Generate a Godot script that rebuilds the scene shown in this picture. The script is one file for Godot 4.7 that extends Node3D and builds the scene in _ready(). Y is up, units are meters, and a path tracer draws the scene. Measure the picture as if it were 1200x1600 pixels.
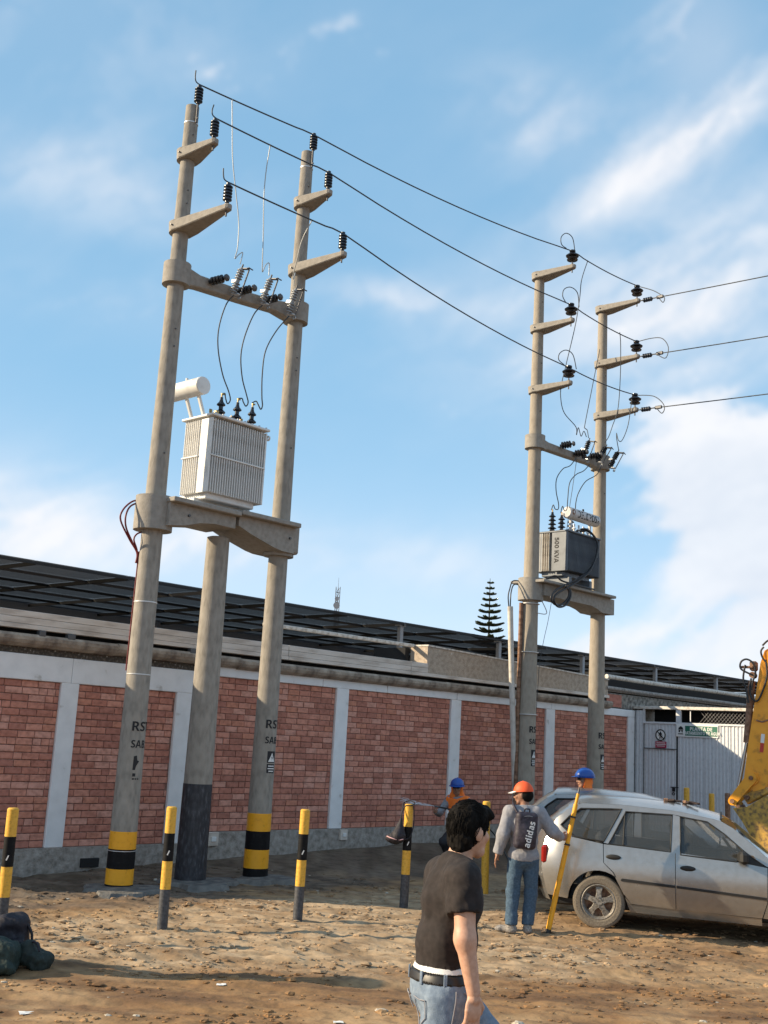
extends Node3D
# ---------------------------------------------------------------- frame of the wall: s runs along it, u out of it, y up
const ANG := 0.820305
const ORG := Vector3(-0.5738, 0.0, -19.8)
var ES := Vector3(cos(ANG), 0, -sin(ANG))
var EU := Vector3(sin(ANG), 0, cos(ANG))
var M := {}
var used := {}
var rng := RandomNumberGenerator.new()
var nz := FastNoiseLite.new()
var nz2 := FastNoiseLite.new()

func wp(s: float, u: float, y: float) -> Vector3:
	return ORG + ES * s + EU * u + Vector3(0, y, 0)

func lin(r: float, g: float, b: float) -> Color:
	return Color(r, g, b).linear_to_srgb()

# ---------------------------------------------------------------- mesh builder
class MB:
	var v := PackedVector3Array()
	var n := PackedVector3Array()
	var c := PackedColorArray()
	var tinted := false
	var col := Color(1, 1, 1)
	func tri(a: Vector3, b: Vector3, d: Vector3, na: Vector3, nb: Vector3, nd: Vector3) -> void:
		if (d - a).cross(b - a).dot(na + nb + nd) < 0.0:
			v.push_back(a); v.push_back(d); v.push_back(b)
			n.push_back(na); n.push_back(nd); n.push_back(nb)
		else:
			v.push_back(a); v.push_back(b); v.push_back(d)
			n.push_back(na); n.push_back(nb); n.push_back(nd)
		if tinted:
			c.push_back(col); c.push_back(col); c.push_back(col)
	func ftri(a: Vector3, b: Vector3, d: Vector3, hint: Vector3) -> void:
		var g := (b - a).cross(d - a)
		if g.length_squared() < 1e-16:
			return
		g = g.normalized()
		if g.dot(hint) < 0.0:
			g = -g
		tri(a, b, d, g, g, g)
	func quad(a: Vector3, b: Vector3, d: Vector3, e: Vector3, hint: Vector3) -> void:
		ftri(a, b, d, hint)
		ftri(a, d, e, hint)
	func squad(a: Vector3, b: Vector3, d: Vector3, e: Vector3, na: Vector3, nb: Vector3, nd: Vector3, ne: Vector3) -> void:
		tri(a, b, d, na, nb, nd)
		tri(a, d, e, na, nd, ne)
	func box(cen: Vector3, size: Vector3, bas := Basis()) -> void:
		var h := size * 0.5
		for ax in 3:
			for sg in [-1.0, 1.0]:
				var d := Vector3(); d[ax] = sg
				var p := Vector3(); p[(ax + 1) % 3] = h[(ax + 1) % 3]
				var q := Vector3(); q[(ax + 2) % 3] = h[(ax + 2) % 3]
				var m := d * h
				quad(cen + bas * (m - p - q), cen + bas * (m + p - q), cen + bas * (m + p + q), cen + bas * (m - p + q), bas * d)
	func cbox(cen: Vector3, size: Vector3, ch: float, bas := Basis()) -> void:
		var h := size * 0.5
		var k := h - Vector3(ch, ch, ch)
		for ax in 3:
			var b1 := (ax + 1) % 3
			var b2 := (ax + 2) % 3
			for sg in [-1.0, 1.0]:
				var d := Vector3(); d[ax] = sg
				var p := Vector3(); p[b1] = k[b1]
				var q := Vector3(); q[b2] = k[b2]
				var m := d * h
				quad(cen + bas * (m - p - q), cen + bas * (m + p - q), cen + bas * (m + p + q), cen + bas * (m - p + q), bas * d)
			for s1 in [-1.0, 1.0]:
				for s2 in [-1.0, 1.0]:
					var e1 := Vector3(); e1[b1] = s1 * h[b1]; e1[b2] = s2 * k[b2]
					var e2 := Vector3(); e2[b1] = s1 * k[b1]; e2[b2] = s2 * h[b2]
					var l := Vector3(); l[ax] = k[ax]
					var hn := Vector3(); hn[b1] = s1; hn[b2] = s2
					quad(cen + bas * (e1 - l), cen + bas * (e1 + l), cen + bas * (e2 + l), cen + bas * (e2 - l), bas * hn)
		for sx in [-1.0, 1.0]:
			for sy in [-1.0, 1.0]:
				for sz in [-1.0, 1.0]:
					var s := Vector3(sx, sy, sz)
					ftri(cen + bas * (Vector3(h.x, k.y, k.z) * s), cen + bas * (Vector3(k.x, h.y, k.z) * s), cen + bas * (Vector3(k.x, k.y, h.z) * s), bas * s)
	func cyl(a: Vector3, b: Vector3, r0: float, r1: float, seg := 14, caps := true) -> void:
		var d := (b - a).normalized()
		var x := d.cross(Vector3(0.31, 0.2, 0.93)).normalized()
		if absf(d.dot(Vector3(0.31, 0.2, 0.93))) > 0.9:
			x = d.cross(Vector3(1, 0, 0)).normalized()
		var y := d.cross(x)
		var sl := (r0 - r1) / maxf((b - a).length(), 1e-6)
		for i in seg:
			var t0 := TAU * i / seg
			var t1 := TAU * (i + 1) / seg
			var d0 := x * cos(t0) + y * sin(t0)
			var d1 := x * cos(t1) + y * sin(t1)
			var n0 := (d0 + d * sl).normalized()
			var n1 := (d1 + d * sl).normalized()
			squad(a + d0 * r0, a + d1 * r0, b + d1 * r1, b + d0 * r1, n0, n1, n1, n0)
			if caps:
				if r0 > 0.0: ftri(a, a + d0 * r0, a + d1 * r0, -d)
				if r1 > 0.0: ftri(b, b + d0 * r1, b + d1 * r1, d)
	func ring(a: Vector3, b: Vector3, ri: float, ro: float, seg := 18) -> void:
		var d := (b - a).normalized()
		var x := d.cross(Vector3(0.31, 0.2, 0.93)).normalized()
		var y := d.cross(x)
		for i in seg:
			var t0 := TAU * i / seg
			var t1 := TAU * (i + 1) / seg
			var d0 := x * cos(t0) + y * sin(t0)
			var d1 := x * cos(t1) + y * sin(t1)
			squad(a + d0 * ro, a + d1 * ro, b + d1 * ro, b + d0 * ro, d0, d1, d1, d0)
			squad(a + d0 * ri, a + d1 * ri, b + d1 * ri, b + d0 * ri, -d0, -d1, -d1, -d0)
			quad(a + d0 * ri, a + d1 * ri, a + d1 * ro, a + d0 * ro, -d)
			quad(b + d0 * ri, b + d1 * ri, b + d1 * ro, b + d0 * ro, d)
	func tube(p: PackedVector3Array, r: float, seg := 7, r_end := -1.0) -> void:
		var m := p.size()
		if m < 2:
			return
		var dirs := []
		for i in m:
			var a := p[maxi(i - 1, 0)]
			var b := p[mini(i + 1, m - 1)]
			dirs.append((b - a).normalized())
		var x: Vector3 = dirs[0].cross(Vector3(0.37, 0.21, 0.9)).normalized()
		var rows := []
		for i in m:
			var d: Vector3 = dirs[i]
			x = (x - d * x.dot(d)).normalized()
			var y := d.cross(x)
			var row := PackedVector3Array()
			for k in seg:
				row.push_back(x * cos(TAU * k / seg) + y * sin(TAU * k / seg))
			rows.append(row)
		for i in m - 1:
			var ra := r if r_end < 0.0 else lerpf(r, r_end, float(i) / (m - 1))
			var rb := r if r_end < 0.0 else lerpf(r, r_end, float(i + 1) / (m - 1))
			for k in seg:
				var k2 := (k + 1) % seg
				var a0: Vector3 = rows[i][k]
				var a1: Vector3 = rows[i][k2]
				var b0: Vector3 = rows[i + 1][k]
				var b1: Vector3 = rows[i + 1][k2]
				squad(p[i] + a0 * ra, p[i] + a1 * ra, p[i + 1] + b1 * rb, p[i + 1] + b0 * rb, a0, a1, b1, b0)
		for k in seg:
			var k2 := (k + 1) % seg
			ftri(p[0], p[0] + rows[0][k] * r, p[0] + rows[0][k2] * r, -dirs[0])
			var re := r if r_end < 0.0 else r_end
			ftri(p[m - 1], p[m - 1] + rows[m - 1][k] * re, p[m - 1] + rows[m - 1][k2] * re, dirs[m - 1])
	func lathe(prof: Array, xf: Transform3D, seg := 18) -> void:
		for i in prof.size() - 1:
			var p: Vector2 = prof[i]
			var q: Vector2 = prof[i + 1]
			var t := q - p
			if t.length() < 1e-7:
				continue
			var nn := Vector2(t.y, -t.x).normalized()
			for k in seg:
				var a0 := TAU * k / seg
				var a1 := TAU * (k + 1) / seg
				var d0 := Vector3(cos(a0), 0, sin(a0))
				var d1 := Vector3(cos(a1), 0, sin(a1))
				var up := Vector3(0, 1, 0)
				var A := xf * (d0 * p.x + up * p.y)
				var B := xf * (d1 * p.x + up * p.y)
				var C := xf * (d1 * q.x + up * q.y)
				var D := xf * (d0 * q.x + up * q.y)
				var n0 := (xf.basis * (d0 * nn.x + up * nn.y)).normalized()
				var n1 := (xf.basis * (d1 * nn.x + up * nn.y)).normalized()
				if p.x > 1e-6: tri(A, B, C, n0, n1, n1)
				if q.x > 1e-6: tri(A, C, D, n0, n1, n0)
	func loft(secs: Array) -> void:
		var m: int = secs[0].size()
		var cen := []
		for s in secs:
			var cc := Vector3()
			for p in s: cc += p
			cen.append(cc / m)
		for i in secs.size() - 1:
			for k in m:
				var k2 := (k + 1) % m
				var a: Vector3 = secs[i][k]
				var b: Vector3 = secs[i][k2]
				var d: Vector3 = secs[i + 1][k2]
				var e: Vector3 = secs[i + 1][k]
				quad(a, b, d, e, (a + b + d + e) * 0.25 - (cen[i] + cen[i + 1]) * 0.5)
		var l := secs.size() - 1
		for k in m:
			var k2 := (k + 1) % m
			ftri(cen[0], secs[0][k], secs[0][k2], cen[0] - cen[1])
			ftri(cen[l], secs[l][k], secs[l][k2], cen[l] - cen[l - 1])
	func prism(poly: PackedVector2Array, xf: Transform3D, d0: float, d1: float) -> void:
		# polygon in the xy plane of xf, from z = d0 to z = d1
		var idx := Geometry2D.triangulate_polygon(poly)
		for t in range(0, idx.size(), 3):
			for dz in [d0, d1]:
				var a := poly[idx[t]]
				var b := poly[idx[t + 1]]
				var d := poly[idx[t + 2]]
				ftri(xf * Vector3(a.x, a.y, dz), xf * Vector3(b.x, b.y, dz), xf * Vector3(d.x, d.y, dz), xf.basis.z * (1.0 if (dz == maxf(d0, d1)) else -1.0))
		var cw := Geometry2D.is_polygon_clockwise(poly)
		for i in poly.size():
			var a := poly[i]
			var b := poly[(i + 1) % poly.size()]
			var t := b - a
			var o := Vector2(-t.y, t.x) if cw else Vector2(t.y, -t.x)
			quad(xf * Vector3(a.x, a.y, d0), xf * Vector3(b.x, b.y, d0), xf * Vector3(b.x, b.y, d1), xf * Vector3(a.x, a.y, d1), xf.basis * Vector3(o.x, o.y, 0))
	func ell(cen: Vector3, r: Vector3, bas := Basis(), nu := 14, nv := 8, v0 := 0.0, v1 := 1.0) -> void:
		for j in nv:
			var p0 := PI * lerpf(v0, v1, float(j) / nv)
			var p1 := PI * lerpf(v0, v1, float(j + 1) / nv)
			for i in nu:
				var a0 := TAU * i / nu
				var a1 := TAU * (i + 1) / nu
				var q := []
				for w in [[a0, p0], [a1, p0], [a1, p1], [a0, p1]]:
					q.append(Vector3(sin(w[1]) * cos(w[0]), cos(w[1]), sin(w[1]) * sin(w[0])))
				var P := []
				var N := []
				for w in q:
					P.append(cen + bas * (w * r))
					N.append((bas * (w / r)).normalized())
				if p0 > 0.001: tri(P[0], P[1], P[2], N[0], N[1], N[2])
				if p1 < PI - 0.001: tri(P[0], P[2], P[3], N[0], N[2], N[3])
	func mesh() -> ArrayMesh:
		var arr := []
		arr.resize(Mesh.ARRAY_MAX)
		arr[Mesh.ARRAY_VERTEX] = v
		arr[Mesh.ARRAY_NORMAL] = n
		if tinted:
			arr[Mesh.ARRAY_COLOR] = c
		var am := ArrayMesh.new()
		am.add_surface_from_arrays(Mesh.PRIMITIVE_TRIANGLES, arr)
		return am

func curve(pts: Array, per := 8) -> PackedVector3Array:
	var o := PackedVector3Array()
	var m := pts.size()
	for i in m - 1:
		var p0: Vector3 = pts[maxi(i - 1, 0)]
		var p1: Vector3 = pts[i]
		var p2: Vector3 = pts[i + 1]
		var p3: Vector3 = pts[mini(i + 2, m - 1)]
		for k in per:
			o.push_back(p1.cubic_interpolate(p2, p0, p3, float(k) / per))
	o.push_back(pts[m - 1])
	return o

func rect_sec(cen: Vector3, ax: Vector3, ay: Vector3, w: float, h: float, ch := 0.0) -> PackedVector3Array:
	var a := ax * w * 0.5
	var b := ay * h * 0.5
	if ch <= 0.0:
		return PackedVector3Array([cen - a - b, cen + a - b, cen + a + b, cen - a + b])
	var ca := ax * ch
	var cb := ay * ch
	return PackedVector3Array([cen - a + ca - b, cen + a - ca - b, cen + a - b + cb, cen + a + b - cb, cen + a - ca + b, cen - a + ca + b, cen - a + b - cb, cen - a - b + cb])

# ---------------------------------------------------------------- nodes
func numbered(called: String, parent: Node) -> String:
	var key := "%d/%s" % [parent.get_instance_id(), called]
	var k: int = used.get(key, 0)
	used[key] = k + 1
	return called if k == 0 else "%s_%03d" % [called, k]

func thing(called: String, label: String, category: String, at := Vector3.ZERO, turn := 0.0, group := "") -> Node3D:
	var o := Node3D.new()
	o.name = numbered(called, self)
	add_child(o)
	o.position = at
	o.rotation.y = turn
	o.set_meta("label", label)
	o.set_meta("category", category)
	o.set_meta("kind", "thing")
	if group != "":
		o.set_meta("group", group)
	return o

func part(parent: Node, called: String, mesh, mat: Material, label := "") -> MeshInstance3D:
	var o := MeshInstance3D.new()
	o.mesh = mesh.mesh() if mesh is MB else mesh
	o.material_override = mat
	o.name = numbered(called, parent)
	parent.add_child(o)
	if label != "":
		o.set_meta("label", label)
	return o

func solo(called: String, mesh, mat: Material, label: String, category: String, at := Vector3.ZERO, group := "") -> MeshInstance3D:
	var o := part(self, called, mesh, mat, label)
	o.position = at
	o.set_meta("category", category)
	o.set_meta("kind", "thing")
	if group != "":
		o.set_meta("group", group)
	return o

func copy_of(src: Node3D, called: String, label: String, at: Vector3, turn: float) -> Node3D:
	var r: Node3D = src.duplicate()
	r.name = numbered(called, self)
	add_child(r)
	r.position = at
	r.rotation.y = turn
	r.set_meta("label", label)
	return r

# ---------------------------------------------------------------- materials
func plain(c: Color, rough := 0.7, metal := 0.0) -> StandardMaterial3D:
	var m := StandardMaterial3D.new()
	m.albedo_color = c
	m.roughness = rough
	m.metallic = metal
	return m

func ntex(sd: int, freq: float, cols: Array, offs: Array, oct := 4, size := 512, kind := FastNoiseLite.TYPE_SIMPLEX_SMOOTH) -> NoiseTexture2D:
	var f := FastNoiseLite.new()
	f.seed = sd
	f.noise_type = kind
	f.frequency = freq
	f.fractal_octaves = oct
	var t := NoiseTexture2D.new()
	t.width = size
	t.height = size
	t.seamless = true
	t.noise = f
	if cols.size() > 0:
		var g := Gradient.new()
		g.offsets = PackedFloat32Array(offs)
		var pc := PackedColorArray()
		for q in cols: pc.push_back(q)
		g.colors = pc
		t.color_ramp = g
	return t

# a surface of two or three tones; scale is tiles per metre
func mottled(sd: int, cols: Array, offs: Array, freq: float, per_m: float, rough := 0.85, bump := 0.0, bump_freq := 0.06, world := false, oct := 5) -> StandardMaterial3D:
	var m := StandardMaterial3D.new()
	m.albedo_texture = ntex(sd, freq, cols, offs, oct)
	m.uv1_triplanar = true
	m.uv1_world_triplanar = world
	m.uv1_scale = Vector3(per_m, per_m, per_m)
	m.roughness = rough
	if bump > 0.0:
		m.heightmap_enabled = true
		m.heightmap_texture = ntex(sd + 77, bump_freq, [], [], 4)
		m.heightmap_scale = bump
	return m

# ---------------------------------------------------------------- camera, air, sun
func setup_view() -> void:
	var cam := Camera3D.new()
	cam.name = "camera"
	cam.position = Vector3(0, 2.0, 0)
	cam.rotation = Vector3(0.197011, 0.0, 0.054908)
	cam.fov = 48.354
	cam.near = 0.1
	cam.far = 6000.0
	add_child(cam)
	cam.current = true
	var sun := DirectionalLight3D.new()
	sun.name = "sun"
	sun.light_energy = 1.3
	sun.light_color = Color(1.0, 0.915, 0.78)
	sun.light_angular_distance = 0.55
	sun.shadow_enabled = true
	add_child(sun)
	var e := deg_to_rad(23.5)
	var dir := Vector3(0.9975 * cos(e), -sin(e), -0.07 * cos(e))
	sun.look_at_from_position(Vector3.ZERO, dir, Vector3.UP)
	var env := Environment.new()
	env.background_mode = Environment.BG_SKY
	var sky := Sky.new()
	var sm := PanoramaSkyMaterial.new()
	sm.panorama = ImageTexture.create_from_image(sky_image())
	sm.energy_multiplier = 1.0
	sky.sky_material = sm
	env.sky = sky
	env.tonemap_mode = Environment.TONE_MAPPER_LINEAR
	env.tonemap_exposure = 1.85
	env.sdfgi_enabled = true
	env.ssao_enabled = true
	env.ssil_enabled = true
	var we := WorldEnvironment.new()
	we.name = "air"
	we.environment = env
	add_child(we)

func spot(az: float, el: float, ca: float, ce: float, ra: float, re: float, tilt := 0.0) -> float:
	var dx := az - ca
	var dy := el - ce
	var a := (dx * cos(tilt) + dy * sin(tilt)) / ra
	var b := (-dx * sin(tilt) + dy * cos(tilt)) / re
	return exp(-(a * a + b * b))

func sky_image() -> Image:
	var W := 1600
	var H := 800
	var px := PackedFloat32Array()
	px.resize(W * H * 3)
	var f := FastNoiseLite.new()
	f.seed = 11
	f.frequency = 2.2
	f.fractal_octaves = 6
	f.fractal_gain = 0.55
	var f2 := FastNoiseLite.new()
	f2.seed = 5
	f2.frequency = 5.5
	f2.fractal_octaves = 6
	f2.fractal_gain = 0.66
	for j in H:
		var el := 90.0 - (j + 0.5) / H * 180.0
		var base := Vector3(0.20, 0.165, 0.13)
		if el > -1.0:
			var t := clampf(1.0 - el / 90.0, 0.0, 1.0)
			base = Vector3(0.085, 0.19, 0.315).lerp(Vector3(0.225, 0.395, 0.555), pow(t, 2.3))
			base = base.lerp(Vector3(0.49, 0.555, 0.62), pow(clampf(1.0 - el / 17.0, 0.0, 1.0), 1.7))
		var cel := cos(deg_to_rad(el))
		var sel := sin(deg_to_rad(el))
		for i in W:
			var o := (j * W + i) * 3
			var c := base
			if el > -1.0:
				var az := (i + 0.5) / W * 360.0
				if az > 180.0: az -= 360.0
				var ar := deg_to_rad(az)
				var d := Vector3(sin(ar) * cel, sel * 1.6, -cos(ar) * cel)
				var n1 := f.get_noise_3dv(d)
				# wisps drawn out along a slanting direction
				var q := Vector3(d.x * 0.55 + d.y * 0.45, d.y * 1.3 - d.x * 1.1, d.z) + Vector3(n1, n1, 0) * 0.10
				var n2 := f2.get_noise_3dv(q)
				var cov := clampf(n1 * 1.5 + 0.30 + n2 * 0.5, 0.0, 1.0) * 0.72  # extra cloud beyond the view, added to whiten the fill light
				var cirrus := clampf(0.40 + n2 * 1.7 + n1 * 0.7, 0.0, 1.0)
				if absf(az) < 40.0:
					var near := 1.0 - smoothstep(20.0, 40.0, absf(az))
					cov *= 1.0 - 0.93 * near
					var w := 0.0
					w += 0.75 * spot(az, el, 16.0, 33.0, 3.0, 3.0)
					w += 0.62 * spot(az, el, 14.0, 28.5, 6.0, 1.3, 0.45)
					w += 0.45 * spot(az, el, 8.0, 30.0, 4.0, 2.0, -0.3)
					w += 0.50 * spot(az, el, 16.5, 23.0, 6.5, 4.0, 0.3)
					w += 0.30 * spot(az, el, 12.0, 20.0, 9.0, 3.5)
					w += 0.34 * spot(az, el, -17.0, 26.0, 8.0, 2.2, -0.1)
					w += 0.22 * spot(az, el, -19.0, 33.0, 8.0, 4.0)
					w += 0.42 * spot(az, el, -0.5, 22.0, 4.5, 0.9, -0.06)
					w += 0.25 * spot(az, el, -12.0, 20.0, 7.0, 1.4)
					cov += w * (0.35 + 0.95 * cirrus)
					var heap := 1.25 * spot(az, el, 19.0, 10.0, 5.8, 4.6) + 0.6 * spot(az, el, 16.5, 14.0, 3.5, 3.0) + 0.5 * spot(az, el, 12.0, 4.5, 7.0, 1.8)
					cov += smoothstep(0.30, 0.70, heap + n2 * 0.65 + n1 * 0.35) * 0.8
					var low := 0.85 * spot(az, el, -19.0, 9.0, 8.0, 2.6) + 0.7 * spot(az, el, -9.0, 9.0, 6.0, 1.6) + 0.3 * spot(az, el, 3.0, 9.0, 6.0, 1.5)
					cov += low * (0.45 + 0.8 * cirrus)
				cov = clampf(cov, 0.0, 0.93)
				var bright := Vector3(0.54, 0.54, 0.555).lerp(Vector3(0.37, 0.40, 0.46), clampf(0.5 - n2 * 1.2, 0.0, 1.0) * 0.55)
				c = base.lerp(bright, cov)
			px[o] = c.x
			px[o + 1] = c.y
			px[o + 2] = c.z
	return Image.create_from_data(W, H, false, Image.FORMAT_RGBF, px.to_byte_array())

# ---------------------------------------------------------------- materials
func setup_materials() -> void:
	M.pole = mottled(3, [lin(.20, .183, .16), lin(.275, .252, .218), lin(.305, .28, .243), lin(.345, .315, .275)], [0.05, 0.40, 0.62, 0.95], 0.03, 0.55, 0.9, 0.25, 0.12)
	M.pole.uv1_scale = Vector3(0.9, 0.28, 0.9)
	M.pole_far = mottled(4, [lin(.26, .225, .182), lin(.32, .28, .228), lin(.36, .318, .26)], [0.1, 0.5, 0.9], 0.03, 0.5, 0.9, 0.2, 0.12)
	M.pole_far.uv1_scale = Vector3(0.9, 0.3, 0.9)
	M.cast = mottled(5, [lin(.24, .222, .195), lin(.295, .272, .24), lin(.335, .31, .275)], [0.1, 0.5, 0.9], 0.03, 0.6, 0.88, 0.3, 0.15)
	M.wetpad = mottled(6, [lin(.07, .068, .065), lin(.13, .125, .115), lin(.22, .20, .175)], [0.15, 0.5, 0.9], 0.02, 0.5, 0.8, 0.8, 0.08)
	M.tar = mottled(7, [lin(.012, .013, .018), lin(.03, .032, .04), lin(.10, .105, .12)], [0.2, 0.6, 0.95], 0.02, 1.2, 0.55, 0.3, 0.1)
	M.tar.uv1_scale = Vector3(2.2, 0.6, 2.2)
	M.yellow = mottled(8, [lin(.55, .25, .015), lin(.82, .365, .01), lin(.87, .40, .015)], [0.05, 0.3, 0.8], 0.02, 1.0, 0.5)
	M.yellow_old = mottled(9, [lin(.35, .20, .05), lin(.70, .375, .035), lin(.78, .44, .06)], [0.05, 0.35, 0.8], 0.03, 1.5, 0.5)
	M.black = mottled(10, [lin(.005, .005, .006), lin(.008, .008, .009), lin(.022, .021, .020)], [0.2, 0.7, 0.98], 0.02, 1.2, 0.65)
	M.black.metallic_specular = .3
	M.greypost = mottled(12, [lin(.035, .036, .042), lin(.065, .068, .076), lin(.11, .11, .115)], [0.2, 0.6, 0.98], 0.03, 1.5, 0.55)
	M.bricks = []
	var tones := [[.54, .228, .160], [.60, .268, .190], [.49, .198, .138], [.56, .236, .156], [.63, .312, .235], [.43, .175, .126]]
	for k in tones.size():
		var t: Array = tones[k]
		M.bricks.append(mottled(20 + k, [lin(t[0] * .62, t[1] * .6, t[2] * .6), lin(t[0], t[1], t[2]), lin(t[0] * 1.18, t[1] * 1.25, t[2] * 1.3)], [0.15, 0.5, 0.9], 0.015, 1.3, 0.93, 0.15, 0.2, true))
	M.brickmass = mottled(27, [lin(.60, .58, .56), lin(.92, .92, .92), lin(1, 1, 1)], [0.15, 0.5, 0.9], 0.015, 1.3, 0.93, 0.15, 0.2, true)
	M.brickmass.vertex_color_use_as_albedo = true
	M.mortar = mottled(28, [lin(.16, .080, .062), lin(.26, .138, .105), lin(.36, .24, .20)], [0.15, 0.55, 0.98], 0.03, 1.0, 0.95)
	M.whitewall = mottled(30, [lin(.50, .48, .45), lin(.74, .74, .74), lin(.79, .79, .79), lin(.82, .82, .82)], [0.02, 0.2, 0.6, 0.95], 0.012, 0.5, 0.8, 0.1, 0.1)
	M.plinth = mottled(31, [lin(.17, .15, .128), lin(.29, .262, .23), lin(.345, .313, .28), lin(.45, .415, .375)], [0.05, 0.36, 0.62, 0.98], 0.03, 0.5, 0.93, 0.6, 0.1)
	M.gutter = mottled(32, [lin(.13, .10, .08), lin(.30, .25, .20), lin(.44, .38, .31)], [0.15, 0.5, 0.9], 0.014, 0.5, 0.9, 0.5, 0.1)
	M.grime = mottled(37, [lin(.06, .05, .04), lin(.12, .10, .08), lin(.55, .52, .48)], [0.3, 0.72, 0.86], 0.03, 1.2, 0.95, 0.8, 0.1)
	M.fascia = mottled(33, [lin(.46, .395, .335), lin(.63, .56, .49), lin(.70, .635, .57)], [0.1, 0.45, 0.9], 0.01, 0.6, 0.85)
	M.fascia.uv1_scale = Vector3(0.25, 1.2, 0.6)
	M.parapet = mottled(34, [lin(.33, .265, .205), lin(.42, .345, .27), lin(.47, .39, .31), lin(.76, .72, .66)], [0.15, 0.5, 0.86, 0.90], 0.02, 0.8, 0.92, 0.6, 0.1)
	M.patched = mottled(35, [lin(.10, .09, .08), lin(.24, .22, .19), lin(.40, .37, .33)], [0.2, 0.55, 0.9], 0.02, 0.7, 0.92, 0.6, 0.1)
	M.net = mottled(36, [lin(.05, .053, .06), lin(.075, .08, .09), lin(.10, .105, .115)], [0.2, 0.55, 0.95], 0.01, 0.4, 0.9)
	M.net.transparency = BaseMaterial3D.TRANSPARENCY_ALPHA
	M.net.albedo_color = Color(1, 1, 1, .80)
	M.net_back = plain(lin(.36, .385, .43), 0.9)
	M.purlin = plain(lin(.012, .012, .014), 0.7)
	M.postgrey = plain(lin(.30, .31, .33), 0.5, 0.3)
	M.pipe = mottled(38, [lin(.35, .31, .26), lin(.60, .56, .50), lin(.68, .65, .60)], [0.1, 0.45, 0.9], 0.02, 0.8, 0.7)
	M.pipe_dark = mottled(39, [lin(.12, .11, .10), lin(.26, .24, .22), lin(.38, .35, .32)], [0.1, 0.45, 0.9], 0.02, 0.8, 0.7)
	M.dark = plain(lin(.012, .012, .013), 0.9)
	M.gate = mottled(40, [lin(.50, .51, .53), lin(.61, .625, .65), lin(.66, .67, .69)], [0.02, 0.35, 0.9], 0.03, 0.6, 0.5)
	M.galv = plain(lin(.42, .43, .44), 0.42, 0.75)
	M.steel_dark = plain(lin(.10, .10, .105), 0.5, 0.5)
	M.insul = plain(lin(.018, .026, .042), 0.28)
	M.insul_black = plain(lin(.012, .013, .017), 0.22)
	M.porcelain = plain(lin(.27, .29, .31), 0.3)
	M.wire = plain(lin(.055, .06, .065), 0.5, 0.3)
	M.wire_pale = plain(lin(.42, .44, .44), 0.45, 0.3)
	M.cable = plain(lin(.016, .017, .020), 0.45)
	M.cable_red = plain(lin(.16, .012, .014), 0.5)
	M.tank = mottled(41, [lin(.56, .55, .52), lin(.70, .695, .67), lin(.74, .735, .71)], [0.05, 0.4, 0.9], 0.01, 0.5, 0.4)
	M.tank_grey = mottled(42, [lin(.07, .085, .105), lin(.105, .125, .15), lin(.135, .155, .18)], [0.1, 0.45, 0.9], 0.012, 0.6, 0.42)
	M.cons_grey = mottled(43, [lin(.38, .38, .38), lin(.52, .52, .52), lin(.58, .58, .58)], [0.1, 0.45, 0.9], 0.02, 0.8, 0.5)
	M.brass = plain(lin(.42, .30, .13), 0.4, 0.7)
	M.rust = mottled(44, [lin(.10, .05, .03), lin(.24, .13, .08), lin(.33, .22, .15)], [0.1, 0.5, 0.9], 0.02, 1.0, 0.85)
	M.conduit = mottled(45, [lin(.38, .35, .30), lin(.56, .52, .46), lin(.62, .58, .53)], [0.1, 0.45, 0.9], 0.02, 0.6, 0.55)
	M.ink = plain(lin(.012, .012, .014), 0.7)
	M.paper_white = plain(lin(.74, .74, .72), 0.6)
	M.sign_green = plain(lin(.012, .13, .085), 0.5)
	M.sign_red = plain(lin(.36, .03, .075), 0.5)
	M.strap = plain(lin(.62, .62, .62), 0.4, 0.4)
	M.rock = mottled(46, [lin(.5, .48, .44), lin(.8, .78, .74), lin(1, 1, 1)], [0.1, 0.5, 0.9], 0.03, 3.0, 0.95)
	M.rock.vertex_color_use_as_albedo = true

# ---------------------------------------------------------------- ground
func terrain(x: float, z: float) -> float:
	var d := Vector3(x, 0, z) - ORG
	var s := d.dot(ES)
	var u := d.dot(EU)
	var rise := clampf((s + 6.5) * 0.027, 0.0, 0.30) * (1.0 - smoothstep(-0.2, 2.0, u))
	return rise

func ground_y(x: float, z: float) -> float:
	var h := terrain(x, z)
	var dep := -z
	var nearby := 1.0 - smoothstep(22.0, 40.0, Vector2(x, z).length())
	if nearby <= 0.0:
		return h - 0.02
	var sandy := smoothstep(9.6, 11.0, dep) * (1.0 - smoothstep(13.5, 15.0, dep + 0.25 * x))
	h += nz.get_noise_2d(x * 0.9, z * 0.9) * 0.035
	h += nz.get_noise_2d(x * 3.2, z * 6.0 + 40.0) * (0.010 + 0.022 * sandy)
	h += nz2.get_noise_2d(x * 9.0, z * 15.0) * (0.006 + 0.020 * sandy)
	# wheel ruts that run across the yard
	var rut := nz.get_noise_2d(x * 0.35 + 90.0, z * 2.6)
	h -= smoothstep(0.15, 0.45, rut) * 0.022
	return h * 1.0 if nearby >= 1.0 else lerpf(terrain(x, z) - 0.02, h, nearby)

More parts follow.
